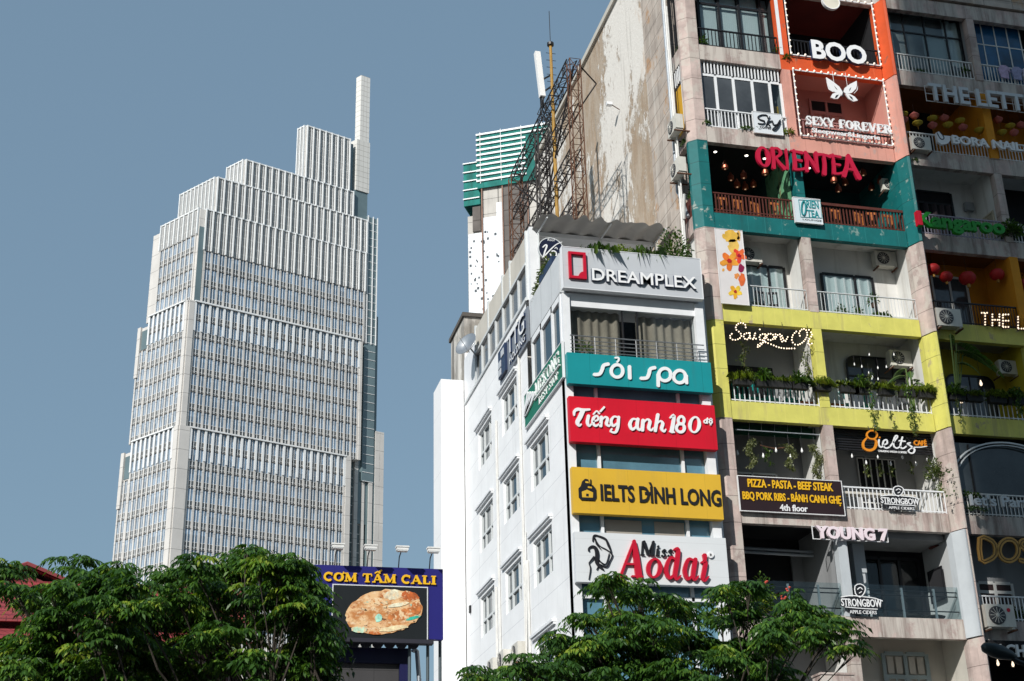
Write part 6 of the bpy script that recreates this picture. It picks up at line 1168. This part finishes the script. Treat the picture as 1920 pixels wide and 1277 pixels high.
banana(24.95,38.9,ZB(2)+.9,'banana plant arching over the fascia right of the lime fin',[(.4,-.6,2.2,1.1,5),(.6,-.5,1.9,1.5,-8),(.2,-.5,1.9,1.2,-30),(.9,-.5,1.8,1.1,-15),(-.1,-.7,2.5,.5,60),(.3,-.3,1.5,.9,-50)])
def pot(u, v, Y, lb, kind='bush', s=1., z=None):
    x,z0 = F(u,v,Y); z0 = z if z is not None else z0; t = plant('potted_plant',(x,Y,z0),lb); MB().lathe((x,Y,z0),[(.07*s,0),(.1*s,.16*s),(.11*s,.18*s)],10).build('pot',m_terra,t)
    if kind == 'bush': bush(t,(x,Y,z0+.2*s),(.2*s,.2*s,.35*s),int(110*s),m_lf,.15*s,.05*s)
    else: grass(t,(x,Y,z0+.18*s),(.06,.06,.02),int(70*s),.45*s,m_lf,W=.035)
    return t
for u,lb in ((1580,'leafy pot plant behind the railing of the white balcony, beside the middle pillar'),(1607,'second leafy pot plant behind the railing of the right white balcony'),(1644,'spiky pot plant behind the white balcony railing, third from the pillar'),(1658,'spiky pot plant close to the window edge of the white balcony'),(1418,'small pot plant beside the flower banner'),(1440,'small low pot plant behind the thin railing near the banner'),(1522,'thin cactus like pot plant beside the white middle pillar')): pot(u,600,39.35,lb,'grass' if 'spiky' in lb or 'thin' in lb else 'bush',.95 if u > 1560 else .7,ZB(3)+.6)
pot(1625,480,39.3,'dark pot plant beside the glass door of the orange balcony','bush',.9,ZB(3)+1.1)
for u,lb in ((1885,'dark leafy pot plant behind the lower right railing'),(1908,'second dark leafy pot plant at the lower right frame edge'),(1850,'small dark pot plant before the lower right door')): pot(u,1130,39.6,lb,'bush',1.2,ZB(0)+.56)
for (u,v,r,n,Y),lb in zip(((1318,72,(.14,.1,.45),170,39.15),(1462,92,(.3,.08,.16),90,39.1),(1475,106,(.12,.12,.14),90,38.95),(1325,230,(.13,.08,.09),70,38.98),(1405,240,(.42,.05,.07),110,38.98),(1478,245,(.2,.1,.16),130,38.95),(1285,265,(.15,.2,.25),120,39.5),(1297,360,(.12,.2,.5),140,39.6),(1725,132,(.35,.06,.12),90,39.1),(1810,130,(.2,.06,.2),80,39.1),(1895,425,(.42,.3,.55),520,38.85),(1690,255,(.1,.1,.35),110,39.05),(1715,300,(.1,.1,.1),40,39.0),(1275,88,(.1,.2,.25),100,39.6)),
   ('green shrub behind the black railing beside the corner pillar','low weeds along the black railing','weed tuft growing on the fascia beside the orange pillar','weed tuft on the fascia at the corner below the white railing','strip of weeds along the fascia under the white railing','grassy weeds beside the small coffee sign','green weeds on the block side below an air conditioner','green creeper on the block side beside the teal pillar','weeds along the grey white railing at top right','climbing weeds at the grey window edge','large dark shrub hanging over the railing by the green lettered balcony','green creeper beside the nail bar air conditioner','weed on the fascia under the nail bar','green weeds on the block side behind the black grille')):
    c = FP(u,v,Y); t = plant('weed_tuft' if n < 300 else 'shrub',(c[0],c[1],c[2]-r[2]),lb); bush(t,(c[0],c[1],c[2]-r[2]*.6),r,n,m_gr if 'grass' in lb else m_lf,.11 if n < 300 else .17,.045 if n < 300 else .07)
c = FP(1752,880,39.2); t = plant('climbing_plant',(c[0],c[1],c[2]-.6),'yellow green climbing plant at the pillar beside the white bar railing'); bush(t,(c[0],c[1],c[2]-.3),(.35,.25,.75),420,m_vn,.14,.05); bush(t,(c[0]+.1,c[1],c[2]-.9),(.2,.15,.5),120,m_gr,.12,.05)
for u,v,lb in ((1622,876,'small hanging fern before the grilled door, leftmost'),(1648,876,'small hanging fern before the grilled door, second'),(1668,878,'small hanging fern before the grilled door, third'),(1706,872,'small hanging fern on the right of the grilled door')): hang(u,v-6,39.8,.4,70,.1,lb,m_vn,L=.08)
c = FP(1815,925,38.95); t = plant('creeper',(c[0],c[1],c[2]-.5),'creeper tangled round the party bar letters'); bush(t,(c[0],c[1],c[2]-.1),(.55,.05,.2),140,m_lf,.1,.06); bush(t,(c[0]+.2,c[1],c[2]-.55),(.5,.05,.2),110,m_lf,.1,.06)
c = FP(1765,900,38.7); t = plant('creeper',(c[0],c[1],c[2]-.6),'few creeper leaves scattered on the grey pillar face'); leaf_mesh('foliage',m_lf,t,[(c[0]+rng.uniform(-.15,.35),38.42+rng.uniform(0,.06),c[2]+rng.uniform(-.7,.4)) for i in range(26)],sph(26),.11,.08,rng.uniform(0,.7,26))
c = FP(1430,1125,38.8); t = plant('flowering_shrub',(c[0],38.8,ZB(0)+.6),'flowering shrub with yellow leaves climbing beside the corner pillar of the glass balcony'); bush(t,(c[0],38.8,ZB(0)+.7),(.38,.25,1.1),460,m_lf,.16,.06); bush(t,(c[0]-.1,38.7,ZB(0)+.6),(.25,.2,.7),110,m_gr,.13,.05)
m_flw = M('coral flowers',(.55,.09,.06),.6,.2,5); b = MB()
for i in range(14): d = sph(1)[0]; q = (c[0]+.4+d[0]*.5,38.65+d[1]*.1,ZB(0)+1.25+d[2]*.3); b.lathe(q,[(.01,-.04),(.05,.0),(.02,.03)],5)
b.build('flowers',m_flw,t)['kind'] = 'stuff'
# ---------------- terrace of the white offices ----------------
cn = thing('terrace_canopy',(13.8,42.5,22.2),'grey fabric canopy with scalloped edge over the rooftop terrace','canopy'); nx,ny = 60,16
vs = [(11.5+i*.078,41.0+j*.27+(.12*math.sin(i*.9) if j == 0 else 0),24.66+.06*math.sin(i*.75)*(1-.3*j/ny)+.32*j/ny*0+.15*math.sin(j*.35)) for j in range(ny+1) for i in range(nx+1)]
MB().add(vs,[(j*(nx+1)+i,j*(nx+1)+i+1,(j+1)*(nx+1)+i+1,(j+1)*(nx+1)+i) for j in range(ny) for i in range(nx)]).build('fabric',M('grey canopy fabric',(.40,.39,.37),.9,.08,2),cn,True)
b = MB()
for x in (11.7,14.0,16.0): b.tube([(x,41.1,24.6),(x,45.2,24.7)],.03,6).tube([(x,42.3,21.5),(x,42.3,24.6)],.03,6)
b.build('poles',m_alu,cn)
for (x,n,r,kd),lb in zip(((12.75,260,(.35,.25,.3),'s'),(13.5,260,(.4,.2,.45),'b'),(14.35,240,(.45,.25,.12),'s'),(15.3,700,(.62,.25,1.3),'b')),('spiky dark plant on the rooftop terrace edge behind the silver sign','bright leafy plant on the rooftop terrace edge','low grassy plant on the rooftop terrace edge','tall bright green shrub at the terrace corner against the weathered wall')):
    t = plant('terrace_plant',(x,38.6,21.6),lb); MB().box(x-.35,x+.35,38.5,38.8,21.5,21.9).build('planter_box',m_trough,t)
    if kd == 's': grass(t,(x,38.6,22.0),(r[0],.1,.1),n,.75,m_lf,W=.045)
    else: bush(t,(x,38.65,22.0),r,n,m_gr if 'bright leafy' in lb else m_lf,.16,.06)
t = plant('terrace_plant',(11.45,40.6,21.9),'yellowish plants spilling from the trough on the side parapet below the round sign'); MB().box(11.31,11.6,39.4,41.0,21.96,22.25).build('planter_box',m_navy,t); bush(t,(11.45,40.6,22.2),(.15,1.1,.5),300,m_vn,.14,.06); bush(t,(11.5,41.9,21.8),(.12,.4,.8),260,m_vn,.14,.06)
t = plant('balcony_plant',(11.95,38.5,18.4),'leafy plant at the left end of the curtained balcony'); bush(t,(11.95,38.5,18.5),(.3,.12,.45),120,m_lf,.14,.05); MB().lathe((11.95,38.6,18.4),[(.08,0),(.1,.16)],10).build('pot',m_terra,t)
ds = thing('satellite_dish',(11.2,50.9,23.3),'grey satellite dish on the far roof edge of the white side wall','satellite dish'); MB().lathe((11.0,50.8,23.8),[(.02,.0),(.3,.05),(.5,.17),(.52,.2),(.49,.2),(.3,.08),(.02,.03)],20,Vector((-.75,-.55,.35)).normalized()).build('dish',m_steel,ds,True); MB().tube([(11.0,50.8,23.8),(11.35,51,23.5),(11.4,51,22.3)],.035).tube([(11.0,50.7,23.5),(10.55,50.45,24.0)],.015).build('mount',m_galv,ds)
for (y,z),lb in zip(((52.6,13.6),(52.4,11.3)),('small dark vent high beside the stair tower','small dark vent low beside the stair tower')): t = thing('wall_vent',(11.3,y,z),lb,'vent'); MB().box(11.28,11.345,y-.08,y+.08,z-.14,z+.14).build('louvre',m_black,t)
# ---------------- rooftop steelwork and aerials ----------------
def lattice(p0, p1, w, n, mat, name, parent, r=.035):
    p0,p1 = Vector(p0),Vector(p1); t = (p1-p0).normalized(); a = Vector((1,0,0)); c = t.cross(a).normalized(); b = MB(); cs = [(a*sx+c*sy)*w/2 for sx,sy in ((-1,-1),(1,-1),(1,1),(-1,1))]
    for q in cs: b.tube([p0+q,p1+q],r,5)
    for i in range(n):
        for j in range(4):
            q0,q1 = cs[j],cs[(j+1)%4]; A = p0.lerp(p1,i/n); B_ = p0.lerp(p1,(i+1)/n)
            b.tube([A+q0,B_+q1] if i%2 else [A+q1,B_+q0],r*.6,4); b.tube([B_+q0,B_+q1],r*.6,4)
    return b.build(name,mat,parent)
st = thing('rooftop_lattice',(13.5,47.5,24.75),'rusty and black lattice frame standing on the roof beside the weathered wall','steel frame'); m_blk = M('blackened steel',(.03,.025,.025),.7,.3,4)
lattice((13.5,43.0,24.75),(13.5,43.0,32.5),.42,11,m_rust,'mast',st,.024); lattice((13.5,52.3,24.75),(13.5,52.3,32.7),.5,11,m_rust,'mast',st,.028); lattice((13.5,47.8,24.75),(13.5,47.8,32.3),.45,11,m_blk,'mast',st)
for z in (32.5,30.6,28.6,26.6): lattice((13.5,43.2,z),(13.5,52.2,z+.15),.4,14,m_blk,'truss',st,.028)
b = MB(); b.tube([(13.5,43,32.3),(13.5,52.3,25)],.04,5).tube([(13.5,52.3,32.3),(13.5,43,25)],.04,5).tube([(13.7,43,32.4),(14.5,43.4,31.9)],.03,5).tube([(13.7,43,30.5),(14.5,43.4,31.9)],.03,5); b.build('braces',m_blk,st)
pl = thing('antenna_pole',(13.5,46.0,24.75),'yellow telecom pole with steps rising above the rusty roof frame','aerial mast'); MB().tube([(13.5,46,24.75),(13.5,46,35.3)],.08,8,.06).build('pole',M('yellow mast paint',(.36,.20,.03),.6,.25,3),pl)
b = MB(); b.lathe((13.5,46,35.3),[(.14,0),(.14,.12)],10).tube([(13.5,46,35.4),(13.5,46,37.0)],.015,4)
for i in range(14): b.tube([(13.3,46,30.5+i*.34),(13.7,46,30.5+i*.34)],.014,4)
b.build('steps',m_black,pl)
an = thing('panel_antenna',(13.25,46.6,32.2),'tall white panel antenna tilted beside the yellow pole','antenna'); c0 = FP(1007,99,46.5); c1 = FP(1017,182,46.5); b = MB(); n_ = 2
for A,B_ in ((c0,c1),): d = Vector((.11,0,0)); e = Vector((0,.12,0)); A,B_ = Vector(A),Vector(B_); b.add([A-d-e,A+d-e,A+d+e,A-d+e,B_-d-e,B_+d-e,B_+d+e,B_-d+e],[(0,1,2,3),(7,6,5,4),(0,4,5,1),(1,5,6,2),(2,6,7,3),(3,7,4,0)])
b.build('panel',m_wht2,an); b = MB(); mid = Vector(c0).lerp(Vector(c1),.6); b.tube([mid+Vector((.1,0,0)),(13.45,46,mid.z-.1)],.04,5).tube([Vector(c1)+Vector((.1,0,.3)),(13.45,46,c1[2]+.2)],.04,5); b.build('bracket',m_black,an)
b = MB()
for i in range(9): x = rng.uniform(-.25,.3); b.tube([Vector(c1)+Vector((rng.uniform(-.1,.1),0,0)),Vector(c1)+Vector((x,rng.uniform(-.3,.3),-.7)),Vector((13.4+rng.uniform(-.15,.3),46,c1[2]-1.6+rng.uniform(-.5,.3))),Vector((13.45+rng.uniform(-.1,.2),46,c1[2]-3))],.022,4)
b.build('cables',m_black,an)['kind'] = 'stuff'
# security camera on the peeling wall
t = thing('wall_camera',FP(1163,180,46)[0:1]+(46.0,30.5) if False else (16.2,46.0,32.6),'small white floodlight on an arm high on the peeling wall','wall lamp'); MB().tube([(16.3,46,32.6),(15.95,46,32.8)],.02).build('arm',m_rust,t); MB().box(15.75,15.98,45.9,46.1,32.75,32.87).build('housing',m_wpaint,t)
# ---------------- house with red roof at far left ----------------
hs_ = thing('red_roofed_house',(-4.3,42,0),'house with red tiled roof and orange brick wall glimpsed behind the left trees','house'); m_rt = M('red roof tiles',(.27,.045,.05),.7,.2,2,.2,joints=(('v',.16,0,.03),('h',.28,0,.03)),jcol=(.10,.015,.02)); ax,az = F(52,1054,41)
MB().add([(ax-5,41,az-2.0),(ax,41,az),(ax,50,az),(ax-5,50,az-2.0),(ax+5,41,az-2.0),(ax+5,50,az-2.0)],[(0,1,2,3),(1,4,5,2)]).add([(ax-5,41,az-2.12),(ax,41,az-.12),(ax,50,az-.12),(ax-5,50,az-2.12),(ax+5,41,az-2.12),(ax+5,50,az-2.12)],[(0,3,2,1),(1,2,5,4)]).build('roof',m_rt,hs_)
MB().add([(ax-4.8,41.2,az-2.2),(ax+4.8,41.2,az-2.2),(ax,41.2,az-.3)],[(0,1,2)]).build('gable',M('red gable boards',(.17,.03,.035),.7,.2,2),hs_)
b = MB(); b.tube([(ax-5.1,40.95,az-2.05),(ax,40.95,az-.05),(ax+5.1,40.95,az-2.05)],.06,5); b.build('verge',M('red verge',(.24,.05,.055),.7),hs_)
MB().add([(ax-6,41.15,az-.5),(ax+6,41.15,az-.5),(ax+6.5,38.6,az-2.1),(ax-6.5,38.6,az-2.1)],[(0,1,2,3)]).box(ax-6.5,ax+6.5,38.5,38.62,az-2.2,az-2.08).add([(ax-6,38.9,az-2.25),(ax+6,38.9,az-2.25),(ax+6.2,38.0,az-2.75),(ax-6.2,38.0,az-2.75)],[(0,1,2,3)]).build('skirt_roof',m_rt,hs_)
MB().box(ax-6,ax+6,41.3,49.5,0,az-1.0).build('wall',M('dark plum wall',(.10,.06,.06),.85,.15,1),hs_)  # house wall in a dark plum colour
MB().box(ax-6,ax+6,38.4,39.2,0,az-4.1).build('brick_wall',M('orange brick wall',(.42,.15,.06),.85,.3,2.5,.2,joints=(('v',.2,0,.02),('h',.35,0,.02)),jcol=(.25,.12,.08)),hs_)
MB().box(ax-6,ax+6,38.3,39.3,az-4.1,az-3.95).build('ledge',m_grey,hs_); b = MB()
for i in range(100): b.box(ax-6+i*.12-.012,ax-6+i*.12+.012,38.5,38.53,az-3.95,az-3.2)
b.box(ax-6,ax+6,38.48,38.55,az-3.2,az-3.14); b.build('balcony_railing',m_black,hs_)
# ---------------- street lamp at the lower right ----------------
sp_ = thing('street_lamp',(18.6,26.0,0),'dark street lamp with a long flat head at the lower right edge','street lamp'); h = FP(1872,1221,26); b = MB(); b.tube([(18.6,26,0),(18.6,26,h[2]-1.2),(18.3,26,h[2]-.6),(h[0]+.45,26,h[2]-.22),(h[0]+.2,26,h[2]-.1)],.09,8,.05); b.build('pole',m_black,sp_)
vs = MB(); vs.lathe((h[0]-.38,26,h[2]+.09),[(.02,0),(.10,.06),(.15,.25),(.15,.45),(.10,.68),(.04,.8)],12,Vector((1,0,-.26)).normalized()); vs.build('lamp_head',M('dark lamp head',(.02,.028,.03),.35),sp_,True)
# ---------------- trees ----------------
m_tree = LEAF('tree leaves',[(0,(.014,.042,.011)),(.45,(.042,.108,.017)),(.8,(.12,.23,.026)),(1,(.24,.30,.035))],.3); m_bark = M('grey brown bark',(.055,.045,.035),.9,.3,4,.4)
def tree(base, Y, pads, label, dens=1., leaf=.15, seed=1, depth=1.1):
    global rng
    rng = np.random.default_rng(seed); t = thing('broadleaf_tree',(base[0],base[1],0),label,'tree'); P,D,Ln,tn = [],[],[],[]; cen = []
    for u,v,du,dv in pads:
        for rep in range(2):
            y = Y+rng.uniform(-depth,depth)+(rep*.9); x,z = F(u+(rep*rng.uniform(-12,12)),v+rep*rng.uniform(4,16),y); s = y*1.12/FPX; rx,rz = du*s,dv*s; rx = max(.08,rx-.20); rz = max(.08,rz); cen.append((x,y,z,rx))
            pt = rng.uniform(0,1); cl = []
            for w_ in range(max(3,int((3+du/11)*dens))):
                a = rng.uniform(0,6.283); el = rng.uniform(-.35,.5)*(1 if rz > .1 else .5); ln_ = rx*rng.uniform(.55,1.45)+.12; d_ = np.array([math.cos(a),math.sin(a)*.8,math.sin(el)*(.45+rz/rx*.6)])
                o_ = np.array([x,y,z])+np.array([rng.normal(0,rx*.22),rng.normal(0,rx*.22),rng.normal(0,rz*.5)])
                k_ = max(2,int(ln_/.15)); cl += [(o_+d_*ln_*(q_+.6)/k_+np.array([0,0,-.10*ln_*((q_+.6)/k_)**2])+rng.normal(0,.035,3),d_) for q_ in range(k_)]
            for c,out in cl:
                out = np.array([out[0],out[1],.2]); bright = rng.uniform(0,1) < .11
                tw = rng.uniform(0,6.28)
                for q in range(4):
                    b_ = tw+q*1.5708+rng.uniform(-.4,.4); dr = np.array([math.cos(b_),math.sin(b_),rng.uniform(.05,.45)])+out*.45; dr /= np.linalg.norm(dr); ln = rng.uniform(.2,.36)*leaf/.11
                    for k in range(6):
                        f_ = (k+1)/6; p = c+dr*ln*f_+np.array([0,0,-.62*ln*f_*f_]); sd = np.cross(dr,[0,0,1.]); sd /= np.linalg.norm(sd)+1e-6
                        for sg in ((1,-1) if k < 5 else (0,)):
                            P.append(p); D.append(dr*.6+sd*sg*.7+np.array([0,0,-.62])); Ln.append(leaf*rng.uniform(.65,1.25)); tn.append(np.clip((.88 if bright else .34+.22*pt)+rng.normal(0,.13),0,1))
    leaf_mesh('crown',m_tree,t,P,D,np.array(Ln),np.array(Ln)*.40,np.array(tn),.38)
    b = MB(); cz = np.array(cen); mid = Vector((base[0]+.1,base[1],cz[:,2].min()-1.2)); b.tube([(base[0],base[1],0),(base[0]+.1,base[1]+.05,mid.z*.5),mid],.24,9,.17)
    fork = []
    for i in range(6):
        a = i*1.047; sel = cz[rng.integers(len(cz))]; e = mid+Vector((math.cos(a)*.9,math.sin(a)*.9,rng.uniform(.6,1.1))); fork.append(e)
        b.tube([mid-Vector((0,0,.1)),mid.lerp(e,.55)+Vector((0,0,-.1)),e],.09,7,.05)
    for i,(x,y,z,rx) in enumerate(cen):
        c = Vector((x,y,z-.12)); e = min(fork,key=lambda q:(q-c).length); m1 = e.lerp(c,.5)+Vector((rng.uniform(-.2,.2),rng.uniform(-.2,.2),-.12)); b.tube([e,m1,c],.024,5,.008)
        for k in range(4): a = rng.uniform(0,6.28); b.tube([m1.lerp(c,.7),c+Vector((math.cos(a)*rx*.8,math.sin(a)*rx*.8,.0))],.012,4,.005)
    b.build('trunk',m_bark,t); return t
PR = [(1140,1074,26,7),(1192,1088,32,13),(1245,1102,28,11),(1100,1138,26,6),(1170,1122,42,18),(1282,1127,38,13),(1215,1150,58,18),(1062,1186,38,8),(1100,1190,46,13),(1150,1170,42,16),(898,1250,30,9),(938,1256,36,14),(975,1226,34,13),(1012,1238,42,16),(1052,1236,42,18),(1092,1216,42,14),(1132,1210,46,18),(1182,1200,52,20),(1240,1190,48,18),(1300,1182,46,16),(1362,1092,24,14),(1352,1122,40,15),(1402,1078,20,8),(1396,1132,36,18),(1448,1152,38,16),(1486,1112,24,9),(1530,1128,40,9),(1500,1150,46,12),(1556,1150,36,9),(1588,1192,22,6),(1545,1172,40,9),(1440,1186,50,14),(1380,1182,50,18),(1340,1216,50,18),(1400,1232,56,18),(1458,1232,40,12),(1478,1266,40,12),(1280,1232,56,18),(1210,1242,56,18),(1140,1256,56,16),(1060,1268,56,14),(980,1274,56,11),(902,1280,34,7),(1320,1268,56,16),(1230,1276,56,14),(1420,1276,48,12),(1110,1290,90,14),(1300,1300,90,14),(1450,1300,60,12)]
tree((10.6,26.5),26,[(u,v+15,a,b_) for u,v,a,b_ in PR],'leafy street tree in front of the white offices, its branches crossing the red lettering',.72,.125,3)
PL = [(14,1048,9,12),(30,1092,32,10),(98,1088,30,10),(70,1112,26,6),(110,1128,20,8),(132,1052,10,9),(150,1086,42,16),(192,1080,34,15),(214,1054,10,14),(140,1130,50,20),(200,1118,52,20),(246,1086,34,12),(258,1120,44,16),(30,1192,34,12),(100,1160,40,12),(112,1192,46,14),(180,1172,52,20),(240,1165,48,18),(56,1228,46,14),(20,1240,30,14),(120,1226,50,16),(185,1230,50,18),(245,1220,46,20),(100,1262,60,12),(190,1275,60,12),(30,1280,30,8),(270,1270,50,12)]
tree((1.2-1.3,22.5),22,[(u,v+12,a,b_) for u,v,a,b_ in PL],'leafy street tree at the far left in front of the red roof',1.0,.10,5)
PM = [(330,1066,24,12),(374,1042,28,12),(345,1098,44,16),(402,1072,38,16),(455,1032,20,9),(465,1012,6,5),(440,1060,44,16),(490,1037,30,11),(530,1042,34,12),(575,1047,30,12),(600,1078,34,14),(545,1084,52,16),(480,1100,52,16),(420,1120,50,14),(368,1140,48,16),(628,1118,24,16),(640,1152,18,12),(560,1128,52,13),(300,1118,42,16),(285,1158,38,16),(350,1185,44,14),(420,1170,44,14),(490,1146,52,13),(622,1178,36,15),(580,1202,34,11),(600,1140,40,15),(300,1222,42,18),(360,1236,38,15),(430,1222,40,16),(490,1226,34,14),(556,1236,30,12),(600,1240,30,14),(290,1268,46,10),(380,1274,46,9),(460,1270,46,9),(540,1276,46,8),(625,1215,16,22)]
tree((2.0,22.8),22.4,[(u-6 if u < 540 else 534+(u-540)*.6,v+12,a,b_) for u,v,a,b_ in PM],'tallest leafy street tree covering the foot of the stepped tower and the billboard corner',1.0,.10,9)
c = FP(617,1235,23.2); t = plant('hanging_vine',(c[0],23.2,c[2]-1),'dark hanging vine column left of the billboard posts'); leaf_mesh('foliage',m_tree,t,np.array(c)+np.stack([rng.normal(0,.14,900),rng.normal(0,.12,900),rng.uniform(-1.3,.45,900)],1),sph(900)+np.array([0,0,-.8]),rng.uniform(.09,.16,900),.05,rng.beta(1.5,4,900),.3); MB().tube([(c[0],23.2,c[2]-1.3),(c[0],23.2,c[2]+.5)],.04,5).build('stem',m_bark,t)
